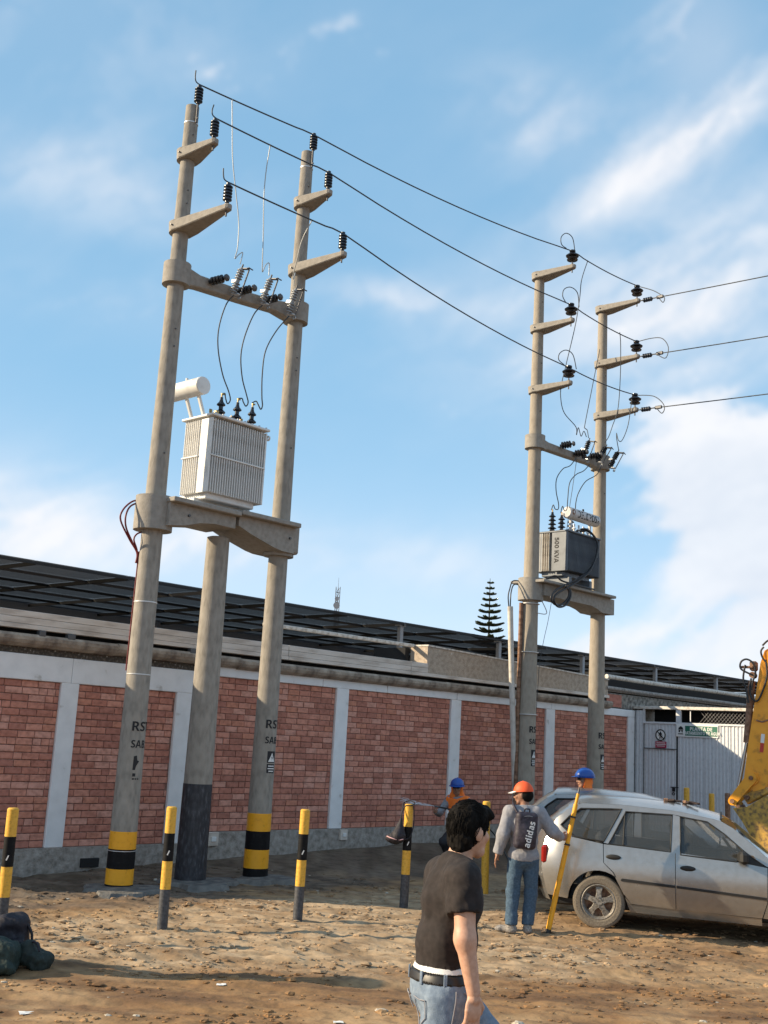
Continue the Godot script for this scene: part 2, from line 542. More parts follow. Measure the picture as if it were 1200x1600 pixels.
func ground_tint(x: float, z: float) -> Color:
	var d := Vector3(x, 0, z) - ORG
	var u := d.dot(EU)
	var s := d.dot(ES)
	var dep := -z
	var n1 := nz.get_noise_2d(x * 0.6 + 31.0, z * 1.1)
	var n2 := nz2.get_noise_2d(x * 2.4, z * 5.0)
	var n3 := nz.get_noise_2d(x * 0.5 + 7.0, z * 3.5 + 70.0)
	var earth := Vector3(.255, .142, .060).lerp(Vector3(.14, .073, .031), clampf(0.5 + n3 * 1.7, 0, 1))
	earth = earth.lerp(Vector3(.37, .245, .13), clampf(n1 * 1.4 + n2 * 0.5, 0, 1))
	var sand := Vector3(.40, .292, .182).lerp(Vector3(.265, .175, .098), clampf(0.4 + n2 * 1.6, 0, 1))
	var sandy := smoothstep(9.9, 11.2, dep + n1 * 1.2) * (1.0 - smoothstep(-0.6, 0.5, -(u - 3.0) + n1 * 0.9 + n2 * 0.4))
	sandy *= 1.0 - smoothstep(1.2, 3.2, x + n1 * 1.5) * 0.75
	var c := earth.lerp(sand, clampf(sandy, 0, 1))
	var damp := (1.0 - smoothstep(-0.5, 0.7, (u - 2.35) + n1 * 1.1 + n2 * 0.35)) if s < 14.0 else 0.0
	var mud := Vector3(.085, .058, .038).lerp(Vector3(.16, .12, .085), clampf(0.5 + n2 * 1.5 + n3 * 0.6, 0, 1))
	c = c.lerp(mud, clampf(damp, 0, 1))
	return Color(c.x * 1.22, c.y * 1.22, c.z * 1.22)

func axis_lines(lo: float, hi: float, step: float, far: float) -> PackedFloat32Array:
	var o := PackedFloat32Array()
	var t := lo
	var g := step
	var below := []
	while t > -far:
		g *= 1.35
		t -= g
		below.push_front(t)
	for b in below: o.push_back(b)
	t = lo
	while t < hi:
		o.push_back(t)
		t += step
	g = step
	while t < far:
		o.push_back(t)
		g *= 1.35
		t += g
	o.push_back(far)
	return o

func build_ground() -> void:
	var xs := axis_lines(-6.2, 7.0, 0.075, 3000.0)
	var zs := axis_lines(-17.0, -7.5, 0.055, 3000.0)
	var nx := xs.size()
	var nzc := zs.size()
	var v := PackedVector3Array()
	var nn := PackedVector3Array()
	var cc := PackedColorArray()
	v.resize(nx * nzc)
	nn.resize(nx * nzc)
	cc.resize(nx * nzc)
	for j in nzc:
		for i in nx:
			v[j * nx + i] = Vector3(xs[i], ground_y(xs[i], zs[j]), zs[j])
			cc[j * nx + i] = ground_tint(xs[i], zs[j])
	var idx := PackedInt32Array()
	for j in nzc:
		for i in nx:
			var a := v[j * nx + maxi(i - 1, 0)]
			var b := v[j * nx + mini(i + 1, nx - 1)]
			var d := v[maxi(j - 1, 0) * nx + i]
			var e := v[mini(j + 1, nzc - 1) * nx + i]
			nn[j * nx + i] = (e - d).cross(b - a).normalized()
			if i < nx - 1 and j < nzc - 1:
				var p := j * nx + i
				idx.append_array(PackedInt32Array([p, p + 1, p + nx + 1, p, p + nx + 1, p + nx]))
	var arr := []
	arr.resize(Mesh.ARRAY_MAX)
	arr[Mesh.ARRAY_VERTEX] = v
	arr[Mesh.ARRAY_NORMAL] = nn
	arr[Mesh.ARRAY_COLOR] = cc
	arr[Mesh.ARRAY_INDEX] = idx
	var am := ArrayMesh.new()
	am.add_surface_from_arrays(Mesh.PRIMITIVE_TRIANGLES, arr)
	var m := mottled(60, [lin(.50, .49, .47), lin(.80, .79, .77), lin(.90, .90, .89), lin(1, 1, 1)], [0.15, 0.42, 0.6, 0.85], 0.02, 0.45, 0.97, 0.6, 0.04, true, 6)
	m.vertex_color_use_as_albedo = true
	var o := part(self, "ground", am, m)
	o.set_meta("kind", "structure")
	o.set_meta("label", "bare brown earth of the yard with sandy patches and ruts")

func build_gravel() -> void:
	var mb := MB.new()
	var r := RandomNumberGenerator.new()
	r.seed = 4
	# one rough lump with flat facets
	var pts := []
	for j in 5:
		var row := []
		for i in 7:
			var ph := PI * j / 4.0
			var th := TAU * i / 7.0
			row.append(Vector3(sin(ph) * cos(th), cos(ph) * 0.62, sin(ph) * sin(th)) * (r.randf_range(0.72, 1.2) if (j > 0 and j < 4) else 1.0))
		pts.append(row)
	for j in 4:
		for i in 7:
			var i2 := (i + 1) % 7
			mb.quad(pts[j][i], pts[j][i2], pts[j + 1][i2], pts[j + 1][i], pts[j][i] + pts[j + 1][i2])
	var mm := MultiMesh.new()
	mm.transform_format = MultiMesh.TRANSFORM_3D
	mm.use_colors = true
	mm.mesh = mb.mesh()
	var xf := []
	var cols := []
	r.seed = 91
	var tries := 0
	while xf.size() < 9500 and tries < 90000:
		tries += 1
		var z := -r.randf_range(7.6, 17.5)
		var x := r.randf_range(-0.42, 0.42) * -z
		var u := (Vector3(x, 0, z) - ORG).dot(EU)
		if u < 0.15:
			continue
		var dens := 0.30 + nz.get_noise_2d(x * 1.1 + 12.0, z * 2.0) * 1.6
		if z < -10.2 and z > -14.5 and u > 2.6: dens += 0.45
		if r.randf() > dens:
			continue
		var sz := 0.005 + 0.019 * pow(r.randf(), 2.2)
		if r.randf() < 0.07: sz = r.randf_range(0.018, 0.045)
		var b := Basis(Vector3.UP, r.randf() * TAU).scaled(Vector3(sz * r.randf_range(0.9, 1.7), sz * r.randf_range(0.5, 0.9), sz))
		xf.append(Transform3D(b, Vector3(x, ground_y(x, z) + sz * 0.12, z)))
		var t := ground_tint(x, z)
		var g := r.randf_range(0.8, 1.3)
		if r.randf() < 0.02:
			cols.append(Color(.58, .53, .45))
		else:
			cols.append(Color(t.r * g, t.g * g, t.b * g * 1.03))
	mm.instance_count = xf.size()
	for i in xf.size():
		mm.set_instance_transform(i, xf[i])
		mm.set_instance_color(i, cols[i])
	var o := MultiMeshInstance3D.new()
	o.multimesh = mm
	o.material_override = M.rock
	o.name = "gravel"
	add_child(o)
	o.set_meta("kind", "stuff")
	o.set_meta("label", "small stones and clods scattered over the yard")
	o.set_meta("category", "gravel")
	# litter: one scrap at a time
	var lit := [[22, -2.31, -8.55, .07, "crumpled white paper scrap on the ground nearest the left edge"], [5, -0.13, -8.75, .05, "small pale paper scrap left of the man in the dark shirt"], [40, 0.62, -11.3, .06, "white scrap of litter on the sand between the yellow bollards"], [0, -1.1, -9.75, .05, "tiny white scrap at the edge of the long shadow"]]
	for l in lit:
		var b := MB.new()
		r.seed = int(l[0]) + 3
		var q := []
		for j in 4:
			for i in 4:
				q.append(Vector3((i - 1.5) * l[3] * 0.5, 0.006 + r.randf() * l[3] * 0.14, (j - 1.5) * l[3] * 0.33) + Vector3(r.randf(), 0, r.randf()) * l[3] * 0.1)
		for j in 3:
			for i in 3:
				var a: Vector3 = q[j * 4 + i]
				b.quad(a, q[j * 4 + i + 1], q[j * 4 + i + 5], q[j * 4 + i + 4], Vector3.UP)
				var dn := Vector3(0, -0.003, 0)
				b.quad(a + dn, q[j * 4 + i + 1] + dn, q[j * 4 + i + 5] + dn, q[j * 4 + i + 4] + dn, Vector3.DOWN)
		var so := solo("paper_scrap", b, M.paper_white, l[4], "litter", Vector3(l[1], ground_y(l[1], l[2]), l[2]), "scraps of litter in the yard")
		so.rotation.y = deg_to_rad(l[0])

# ---------------------------------------------------------------- the long brick building
func along(mb: MB, poly: PackedVector2Array, s0: float, s1: float) -> void:
	# a profile given as (out of the wall, height), drawn along the wall
	mb.prism(poly, Transform3D(Basis(Vector3(0, 0, 1), Vector3(0, 1, 0), Vector3(-1, 0, 0)), Vector3.ZERO), -s1, -s0)

func slab(parent: Node, called: String, s0: float, s1: float, y0: float, y1: float, z0: float, z1: float, mat: Material, ch := 0.008) -> MeshInstance3D:
	var mb := MB.new()
	mb.cbox(Vector3((s0 + s1) * .5, (y0 + y1) * .5, (z0 + z1) * .5), Vector3(s1 - s0, y1 - y0, z1 - z0), ch)
	return part(parent, called, mb, mat)

func build_warehouse() -> void:
	var b := thing("warehouse", "long low red brick warehouse with white painted pilasters and grey plinth", "building", ORG, ANG)
	var panels := [[-7.17, -5.45, .35, 2.53], [-5.17, -3.49, .35, 2.53], [-2.75, -.12, .50, 2.825], [.18, 2.98, .50, 2.825], [3.28, 6.14, .50, 2.825], [6.46, 9.45, .50, 2.825]]
	var pil := [[-7.45, -7.17, .35, 2.53], [-5.45, -5.17, .35, 2.53], [-3.49, -3.0, .35, 2.53], [-3.0, -2.75, .50, 2.825], [-.12, .18, .50, 2.825], [2.98, 3.28, .50, 2.825], [6.14, 6.46, .50, 2.825], [9.45, 9.73, .50, 2.825]]
	for p in pil:
		slab(b, "pilaster", p[0], p[1], p[2], p[3], -.20, .036, M.whitewall)
	for p in [[-7.45, -5.31], [-5.305, -3.0]]:
		slab(b, "beam", p[0], p[1], 2.53, 2.87, -.20, .038, M.whitewall)
	for p in [[-2.995, -.47], [-.46, 1.15], [1.16, 3.13], [3.14, 6.30], [6.31, 9.73]]:
		slab(b, "beam", p[0], p[1], 2.825, 2.985, -.20, .038 + .004 * (int(p[0] * 7.0) % 2), M.whitewall)
	# rough plastered foot of the wall
	var r := RandomNumberGenerator.new()
	r.seed = 8
	for p in [[-7.45, -3.0, .35], [-3.0, 9.73, .50]]:
		var mb := MB.new()
		var n := int((p[1] - p[0]) / 0.22)
		for i in n:
			var a := lerpf(p[0], p[1], float(i) / n)
			var d := lerpf(p[0], p[1], float(i + 1) / n)
			for k in 3:
				var ya := lerpf(-.35, p[2], k / 3.0)
				var yb := lerpf(-.35, p[2], (k + 1) / 3.0)
				var f := func(x: float, y: float) -> Vector3:
					return Vector3(x, y, .052 + nz.get_noise_2d(x * 6.0, y * 9.0) * .022)
				mb.quad(f.call(a, ya), f.call(d, ya), f.call(d, yb), f.call(a, yb), Vector3(0, .1, 1))
			mb.quad(Vector3(a, p[2], -.2), Vector3(d, p[2], -.2), Vector3(d, p[2], .052 + nz.get_noise_2d(d * 6.0, p[2] * 9.0) * .022), Vector3(a, p[2], .052 + nz.get_noise_2d(a * 6.0, p[2] * 9.0) * .022), Vector3.UP)
		part(b, "plinth", mb, M.plinth)
	# bricks in running bond
	var full: Array = []
	r.seed = 17
	for p in panels:
		slab(b, "mortar_bed", p[0] - .004, p[1] + .004, p[2], p[3], -.20, -.013, M.mortar, .001)
		var course := 0.0935
		var rows := int(round((p[3] - p[2]) / course))
		course = (p[3] - p[2]) / rows
		for j in rows:
			var x: float = p[0] + .006
			var first := .117 if j % 2 == 1 else .242
			first += r.randf_range(-.02, .02)
			var k := 0
			while x < p[1] - .03:
				var L: float = first if k == 0 else (.242 if r.randf() > .1 else .117)
				L = minf(L, p[1] - .006 - x)
				if L > .03:
					full.append([x + L * .5, p[2] + (j + .5) * course, L])
				x += L + .011
				k += 1
	full.sort_custom(func(a, c): return _rank(a) < _rank(c))
	var shapes := {}
	var mass := MB.new()
	mass.tinted = true
	for i in full.size():
		var q: Array = full[i]
		var tone := r.randi() % 6
		var pick := nz.get_noise_2d(q[0] * 1.4, q[1] * 3.0)
		if pick > .28: tone = 4 if r.randf() < .5 else 1
		if pick < -.3: tone = 5 if r.randf() < .5 else 2
		var push := r.randf_range(-.0035, .0035)
		if i < 300:
			var key := "%d" % int(round(q[2] * 100.0))
			if not shapes.has(key):
				var mb := MB.new()
				mb.cbox(Vector3.ZERO, Vector3(q[2], .0815, .05), .005)
				shapes[key] = mb.mesh()
			var o := part(b, "brick", shapes[key], M.bricks[tone])
			o.position = Vector3(q[0], q[1], -.026 + push)
			o.rotation = Vector3(0, r.randf_range(-.012, .012), r.randf_range(-.006, .006))
		else:
			var tn := [[.54, .228, .160], [.60, .268, .190], [.49, .198, .138], [.56, .236, .156], [.63, .312, .235], [.43, .175, .126]]
			var t: Array = tn[tone]
			mass.col = Color(t[0] * 1.08, t[1] * 1.08, t[2] * 1.08)
			mass.cbox(Vector3(q[0], q[1], -.026 + push), Vector3(q[2], .0815, .05), .005, Basis.from_euler(Vector3(0, r.randf_range(-.01, .01), 0)))
	var mo := part(b, "brickwork", mass, M.brickmass)
	mo.set_meta("kind", "stuff")
	# eaves: grimy ledge, asbestos gutter in lengths, boards
	for p in [[-7.45, -3.0, 2.87, 2.965], [-3.0, 9.0, 2.985, 3.0]]:
		slab(b, "ledge", p[0], p[1], p[2], p[3], -.2, .02, M.grime, .004)
	var x := -7.45
	while x < 8.3:
		var e := minf(x + r.randf_range(2.2, 2.9), 8.55)
		var mb := MB.new()
		var dy := r.randf_range(-.012, .012)
		along(mb, PackedVector2Array([Vector2(-.1, 3.125 + dy), Vector2(.15, 3.135 + dy), Vector2(.178, 3.10 + dy), Vector2(.176, 3.055 + dy), Vector2(.15, 3.01 + dy), Vector2(.10, 2.975 + dy), Vector2(.04, 2.966 + dy), Vector2(-.1, 2.97 + dy)]), x, e - .006)
		part(b, "gutter", mb, M.gutter)
		x = e
	slab(b, "eave_shade_panel", -7.45, 8.5, 3.0, 3.2, -.6, -.12, M.dark, .002)  # black slab that paints in the shadow gap between gutter and boards
	x = -7.45
	while x < 8.4:
		var e := minf(x + 3.05, 8.5)
		slab(b, "fascia_board", x, e - .005, 3.195, 3.255, -.05, .108, M.fascia, .005)
		if x < 2.1:
			var e2 := minf(e, 2.18)
			slab(b, "fascia_board", x, e2 - .009, 3.259, 3.345, -.05, .098, M.fascia, .005)
			slab(b, "fascia_board", x, e2 - .006, 3.349, 3.435, -.05, .092, M.fascia, .005)
		x = e
	for p in [[-5.9, .10], [-5.45, .12], [-3.35, .11], [-3.2, .09]]:
		var mb := MB.new()
		mb.cbox(Vector3(p[0], 3.15, .12), Vector3(p[1], .075, .09), .008)
		part(b, "gutter_clip", mb, M.steel_dark)
	slab(b, "roof_sheet", -7.45, 25.0, 3.36, 3.40, -9.0, -.06, M.pipe_dark, .004)
	slab(b, "back_wall", -7.45, 25.0, -.3, 3.36, -9.0, -8.8, M.plinth, .004)
	slab(b, "side_wall", -7.62, -7.452, -.3, 3.36, -9.0, .03, M.plinth, .004)
	# parapet and the rail over the open bay
	var pm := MB.new()
	pm.prism(PackedVector2Array([Vector2(2.18, 3.258), Vector2(8.50, 3.258), Vector2(8.50, 3.60), Vector2(5.0, 3.69), Vector2(2.18, 3.755)]), Transform3D(), -.36, .06)
	part(b, "parapet", pm, M.parapet)
	var cm := MB.new()
	cm.loft([rect_sec(Vector3(2.17, 3.772, -.14), Vector3(0, 1, 0), Vector3(0, 0, 1), .028, .44), rect_sec(Vector3(8.52, 3.616, -.14), Vector3(0, 1, 0), Vector3(0, 0, 1), .028, .44)])
	part(b, "coping", cm, M.pipe)
	slab(b, "rail", -1.6, 2.165, 3.735, 3.80, -.33, -.25, M.pipe, .012)
	slab(b, "bay_cheek", 2.05, 2.175, 3.44, 3.73, -1.2, -.38, M.dark, .004)
	# upper pipes and patched beam over the gate corner
	slab(b, "tie_beam", 8.56, 25.0, 3.0, 3.33, -.3, -.02, M.patched, .012)
	slab(b, "upper_shade_panel", 8.40, 25.0, 3.34, 3.78, -.5, -.4, M.dark, .002)  # black sheet painting in the shade behind the pipes
	slab(b, "brick_infill", 8.56, 9.2, 3.02, 3.30, -.02, .0, M.bricks[5], .004)
	slab(b, "end_wall", 9.75, 25.0, -.3, 3.0, -.3, -.03, M.plinth, .01)
	for p in [[3.68, .052, M.pipe], [3.43, .045, M.pipe_dark]]:
		var mb := MB.new()
		mb.tube(curve([Vector3(8.45, p[0], .05), Vector3(11, p[0] - .012, .05), Vector3(14, p[0] + .008, .05), Vector3(24, p[0] - .01, .05)], 5), p[1], 10)
		part(b, "pipe", mb, p[2])
	# small things fixed to the plinth
	for p in [[.20, .40, .17, .17], [-2.62, .40, .2, .2]]:
		var mb := MB.new()
		mb.cbox(Vector3(p[0], p[1], .07), Vector3(p[2], p[3], .05), .006)
		var o := part(b, "socket_box", mb, M.fascia)
		var m2 := MB.new()
		m2.cbox(Vector3(p[0], p[1], .1), Vector3(p[2] * .45, p[3] * .35, .02), .004)
		part(o, "socket_plate", m2, M.paper_white)
	var vm := MB.new()
	vm.cbox(Vector3(-4.75, .14, .07), Vector3(.28, .12, .06), .006)
	part(b, "drain_box", vm, M.dark)

func _rank(a: Array) -> float:
	return absf(a[0] + 6.45) + (100.0 if a[0] < -6.45 else 0.0)

func build_canopy() -> void:
	var c := thing("shade_canopy", "dark flat shade net canopy on grey posts above the brick warehouse", "canopy", ORG, ANG)
	var sag := MB.new()
	var N := 5
	var f := func(i: int, j: int, top: float) -> Vector3:
		var a := float(i) / N
		var b := float(j) / N
		return Vector3((a - .5) * 1.69, -sin(PI * a) * sin(PI * b) * .035 + top, (b - .5) * 1.19)
	for j in N:
		for i in N:
			sag.quad(f.call(i, j, 0.), f.call(i + 1, j, 0.), f.call(i + 1, j + 1, 0.), f.call(i, j + 1, 0.), Vector3.DOWN)
			sag.quad(f.call(i, j, .006), f.call(i + 1, j, .006), f.call(i + 1, j + 1, .006), f.call(i, j + 1, .006), Vector3.UP)
	var net := sag.mesh()
	for i in range(-6, 13):
		for j in 5:
			var o := part(c, "net_panel", net, M.net)
			o.position = Vector3(3.42 + (i + .5) * 1.7, 4.385, -1.64 - .6 - j * 1.2)
	for i in range(-6, 14):
		var mb := MB.new()
		mb.box(Vector3(3.42 + i * 1.7, 4.345, -4.64), Vector3(.05 if i % 2 == 0 else .025, .055, 6.0))
		part(c, "rafter", mb, M.purlin if i % 3 != 0 else M.steel_dark)
	for j in 6:
		var mb := MB.new()
		mb.box(Vector3(9.37, 4.352, -1.66 - j * 1.2), Vector3(32.4, .04, .035))
		part(c, "purlin", mb, M.purlin if j % 2 == 0 else M.steel_dark)
	for x in [-6.78, 3.42, 6.79, 10.25, 13.85, 17.4, 21.0]:
		var mb := MB.new()
		mb.cbox(Vector3(x, 3.86, -1.76), Vector3(.095, .92, .095), .008)
		mb.cbox(Vector3(x, 4.325, -1.76), Vector3(.19, .035, .15), .006)
		part(c, "post", mb, M.postgrey)
	for x in [-6.78, 3.42, 10.25, 17.4]:
		var mb := MB.new()
		mb.cbox(Vector3(x, 3.86, -7.5), Vector3(.085, .92, .085), .008)
		part(c, "post", mb, M.postgrey)
	for i in range(-3, 7):
		var mb := MB.new()
		mb.box(Vector3(3.42 + i * 3.4 + 1.7, 3.90, -7.62 - .012 * (i & 1)), Vector3(3.46, 1.02, .01))
		part(c, "back_net", mb, M.net_back)

func lettering(txt: String, size: float, depth: float, bold := true) -> TextMesh:
	var t := TextMesh.new()
	var f := SystemFont.new()
	f.font_names = PackedStringArray(["Droid Sans"])
	f.font_weight = 700 if bold else 400
	t.font = f
	t.text = txt
	t.font_size = 48
	t.pixel_size = size / 34.0
	t.depth = depth
	t.curve_step = 2.0
	return t

func build_gate() -> void:
	var turn := ANG - PI * .5
	var at := wp(9.78, .04, 0)
	var g := thing("corrugated_gate", "white corrugated metal gate in the wall at the end of the bricks", "gate", at, turn)
	var parts := [[-.02, .20, .0, 3.0], [.225, .63, .12, 2.70], [.635, 1.03, .12, 2.70], [1.075, 1.70, .12, 2.70], [1.705, 2.35, .12, 2.70], [2.355, 3.0, .12, 2.70], [3.005, 3.65, .12, 2.70], [3.655, 4.3, .12, 2.70]]
	for p in parts:
		var mb := MB.new()
		var x: float = p[0]
		var pts := []
		var ph := 0
		while x < p[1]:
			pts.append(Vector2(x, [.0, .0, .018, .018][ph % 4]))
			x += [.036, .012, .024, .012][ph % 4]
			ph += 1
		pts.append(Vector2(p[1], .0))
		for i in pts.size() - 1:
			var a: Vector2 = pts[i]
			var d: Vector2 = pts[i + 1]
			for w in [0.0, -.004]:
				mb.quad(Vector3(a.x, p[2], a.y + w), Vector3(d.x, p[2], d.y + w), Vector3(d.x, p[3], d.y + w), Vector3(a.x, p[3], a.y + w), Vector3(0, 0, 1.0 if w == 0.0 else -1.0))
		part(g, "corrugated_sheet", mb, M.gate)
	slab(g, "top_rail", -.05, 4.4, 3.03, 3.10, -.05, .05, M.pipe, .008)
	slab(g, "transom", .20, 4.4, 2.70, 2.745, -.03, .035, M.gate, .006)
	for x in [[.195, .235], [1.035, 1.155], [2.95, 3.02], [4.3, 4.4]]:
		slab(g, "mullion", x[0], x[1], 2.746, 3.028, -.03, .03, M.gate, .005)
	slab(g, "gap_bar", 1.03, 1.07, .1, 2.70, -.03, -.012, M.dark, .002)
	slab(g, "ledge_bar", .23, 1.05, 2.135, 2.155, .02, .05, M.steel_dark, .004)
	slab(g, "void", .2, 4.35, 2.70, 3.05, -.9, -.5, M.dark, .002)  # black box painting in the shade inside the openings over the gate
	slab(g, "void", -.1, 4.5, -.2, 2.72, -.3, -.05, M.plinth, .002)
	slab(g, "void_roof", -.05, 4.5, 3.04, 3.09, -1.0, -.055, M.patched, .002)
	slab(g, "bent_strip", 1.36, 1.385, 2.76, 3.02, -.02, -.012, M.gate, .002)
	var lat := MB.new()
	for i in 26:
		for sg in [-1.0, 1.0]:
			var x := 1.7 + i * .085
			lat.box(Vector3(x, 2.885, -.06 - .012 * sg), Vector3(.012, .40, .006), Basis(Vector3(0, 0, 1), sg * .75))
	part(g, "lattice", lat, M.steel_dark)
	var lm := MB.new()
	lm.cbox(Vector3(1.0, 1.27, .05), Vector3(.06, .1, .05), .006)
	lm.cyl(Vector3(.93, 1.31, .06), Vector3(1.12, 1.31, .06), .012, .012, 8)
	lm.ring(Vector3(1.0, 1.17, .05), Vector3(1.0, 1.17, .07), .02, .035, 12)
	part(g, "latch", lm, M.ink)
	# signs on the gate
	var bas := Basis(Vector3.UP, turn)
	var sgn := thing("prohibition_sign", "round white no entry for pedestrians sign on the corrugated gate", "sign", at + bas * Vector3(.655, 2.45, .03), turn)
	var mb := MB.new()
	mb.cyl(Vector3(0, 0, 0), Vector3(0, 0, .006), .135, .135, 28)
	part(sgn, "disc", mb, M.paper_white)
	mb = MB.new()
	mb.ring(Vector3(0, 0, .006), Vector3(0, 0, .009), .105, .132, 28)
	mb.box(Vector3(0, 0, .0115), Vector3(.23, .022, .003), Basis(Vector3(0, 0, 1), -.78))
	part(sgn, "ring", mb, M.ink)
	mb = MB.new()
	mb.cyl(Vector3(0, .062, .006), Vector3(0, .062, .009), .018, .018, 12)
	mb.box(Vector3(0, .015, .0075), Vector3(.045, .07, .003))
	mb.box(Vector3(-.014, -.05, .0075), Vector3(.016, .075, .003), Basis(Vector3(0, 0, 1), -.15))
	mb.box(Vector3(.014, -.05, .0075), Vector3(.016, .075, .003), Basis(Vector3(0, 0, 1), .15))
	mb.box(Vector3(-.034, .012, .0075), Vector3(.012, .07, .003), Basis(Vector3(0, 0, 1), -.3))
	mb.box(Vector3(.034, .012, .0075), Vector3(.012, .07, .003), Basis(Vector3(0, 0, 1), .3))
	part(sgn, "walking_figure", mb, M.ink)
	var s2 := thing("red_notice", "small dark red notice below the round sign on the gate", "sign", at + bas * Vector3(.665, 2.235, .03), turn)
	mb = MB.new()
	mb.box(Vector3(0, 0, .003), Vector3(.28, .145, .006))
	part(s2, "board", mb, M.sign_red)
	mb = MB.new()
	for l in [[.04, .22], [.005, .24], [-.03, .2]]:
		mb.box(Vector3(0, l[0], .0075), Vector3(l[1], .012, .002))
	part(s2, "text_line", mb, M.paper_white)
	var s3 := thing("green_sign", "long green sign with white lettering on the right leaf of the gate", "sign", at + bas * Vector3(1.56, 2.57, .03), turn)
	mb = MB.new()
	mb.cbox(Vector3(0, 0, .004), Vector3(1.02, .275, .008), .003)
	part(s3, "board", mb, M.paper_white)
	mb = MB.new()
	mb.box(Vector3(.10, 0, .0095), Vector3(.78, .215, .003))
	part(s3, "green_field", mb, M.sign_green)
	for l in [["PLANTA DE", .10, .042, .078], ["TRATAMIENTO DE AGUA", .10, -.050, .068]]:
		var o := part(s3, "lettering", lettering(l[0], l[3], .002), M.paper_white)
		o.position = Vector3(l[1], l[2], .0125)
		o.scale = Vector3(.82 if l[0].length() > 10 else .95, 1, 1)
	mb = MB.new()
	mb.prism(PackedVector2Array([Vector2(-.46, .02), Vector2(-.33, .02), Vector2(-.345, .065), Vector2(-.395, .10), Vector2(-.445, .065)]), Transform3D(), .0085, .0115)
	mb.box(Vector3(-.43, -.015, .010), Vector3(.035, .05, .003))
	mb.box(Vector3(-.36, -.015, .010), Vector3(.035, .05, .003))
	mb.box(Vector3(-.395, .005, .010), Vector3(.10, .014, .003))
	mb.box(Vector3(-.395, -.075, .010), Vector3(.14, .022, .003))
	part(s3, "emblem", mb, M.ink)

# ---------------------------------------------------------------- far things
func build_far() -> void:
	var at := Vector3(9.75, 0, -100.0)
	var t := thing("norfolk_pine", "tall dark Norfolk pine with tiered branches rising behind the canopy", "tree", at)
	var bark := plain(lin(.055, .045, .035), .9)
	var leaf := mottled(70, [lin(.012, .022, .012), lin(.03, .05, .024), lin(.05, .075, .035)], [.2, .55, .9], .02, .8, .8)
	var mb := MB.new()
	mb.tube(curve([Vector3(0, -.2, 0), Vector3(.05, 6, 0), Vector3(0, 12, 0), Vector3(-.05, 16.5, 0)], 6), .22, 8, .02)
	part(t, "trunk", mb, bark)
	var r := RandomNumberGenerator.new()
	r.seed = 21
	var y := 16.1
	var tier := 0
	while y > 7.0:
		var down := 16.45 - y
		var L := 0.20 + 0.265 * down
		mb = MB.new()
		var nb := 6
		for k in nb:
			var a := TAU * (k + (tier % 2) * .5) / nb + r.randf_range(-.15, .15)
			var d := Vector3(cos(a), 0, sin(a))
			var Lk := L * r.randf_range(.85, 1.1)
			var pts := []
			for q in 6:
				var f := q / 5.0
				pts.append(Vector3(0, y, 0) + d * Lk * f + Vector3(0, (-.10 * f + .26 * f * f) * Lk, 0))
			mb.tube(PackedVector3Array(pts), .03, 5, .012)
			# rope-like leafy twigs on both sides of the branch
			for q in 9:
				var f := (q + 1.2) / 10.0
				var base := Vector3(0, y, 0) + d * Lk * f + Vector3(0, (-.10 * f + .26 * f * f) * Lk, 0)
				for sg in [-1.0, 1.0]:
					var side: Vector3 = Vector3(-d.z, 0, d.x) * sg
					var tl: float = Lk * (.34 - .18 * f) * r.randf_range(.8, 1.2)
					var tip: Vector3 = base + (side * .8 + d * .6).normalized() * tl + Vector3(0, tl * .32, 0)
					mb.tube(PackedVector3Array([base, base.lerp(tip, .5) + Vector3(0, tl * .05, 0), tip]), .085, 5, .045)
		part(t, "branch_tier", mb, leaf)
		y -= .50 + .012 * tier
		tier += 1
	# lattice mast far off
	var ms := thing("lattice_mast", "thin grey lattice antenna mast far behind the canopy roof", "mast", Vector3(-4.4, 0, -120.0))
	mb = MB.new()
	var c := [Vector3(-.22, 0, .13), Vector3(.22, 0, .13), Vector3(0, 0, -.25)]
	for p in c:
		mb.cyl(p, p + Vector3(0, 17.6, 0), .035, .035, 6)
	var yy := 0.0
	while yy < 17.5:
		for k in 3:
			mb.cyl(c[k] + Vector3(0, yy, 0), c[(k + 1) % 3] + Vector3(0, yy, 0), .02, .02, 5, false)
			mb.cyl(c[k] + Vector3(0, yy, 0), c[(k + 1) % 3] + Vector3(0, yy + .5, 0), .016, .016, 5, false)
		yy += .5
	part(ms, "lattice", mb, M.steel_dark)
	mb = MB.new()
	mb.cyl(Vector3(0, 17.6, 0), Vector3(0, 18.6, 0), .02, .012, 6)
	part(ms, "lightning_rod", mb, M.steel_dark)
	for p in [[15.6, .34], [16.3, .22]]:
		mb = MB.new()
		mb.cyl(Vector3(-.05, p[0], .2), Vector3(-.05, p[0], .42), p[1], p[1], 18)
		part(ms, "dish", mb, M.postgrey)

# ---------------------------------------------------------------- concrete poles
func wrap_text(mb: MB, txt: String, size: float, rad: float, phi: float, y: float, sx := 1.0) -> void:
	var t := lettering(txt, size, .0)
	var arr := t.get_mesh_arrays()
	var vs: PackedVector3Array = arr[Mesh.ARRAY_VERTEX]
	var ix: PackedInt32Array = arr[Mesh.ARRAY_INDEX] if arr[Mesh.ARRAY_INDEX] != null else PackedInt32Array()
	var n := ix.size() if ix.size() > 0 else vs.size()
	for k in range(0, n, 3):
		var q := []
		var nn := []
		for w in 3:
			var p := vs[ix[k + w]] if ix.size() > 0 else vs[k + w]
			var a := phi + p.x * sx / rad
			nn.append(Vector3(sin(a), 0, cos(a)))
			q.append(Vector3(sin(a) * rad, y + p.y, cos(a) * rad))
		if (q[1] - q[0]).cross(q[2] - q[0]).length() > 1e-9:
			mb.tri(q[0], q[1], q[2], nn[0], nn[1], nn[2])

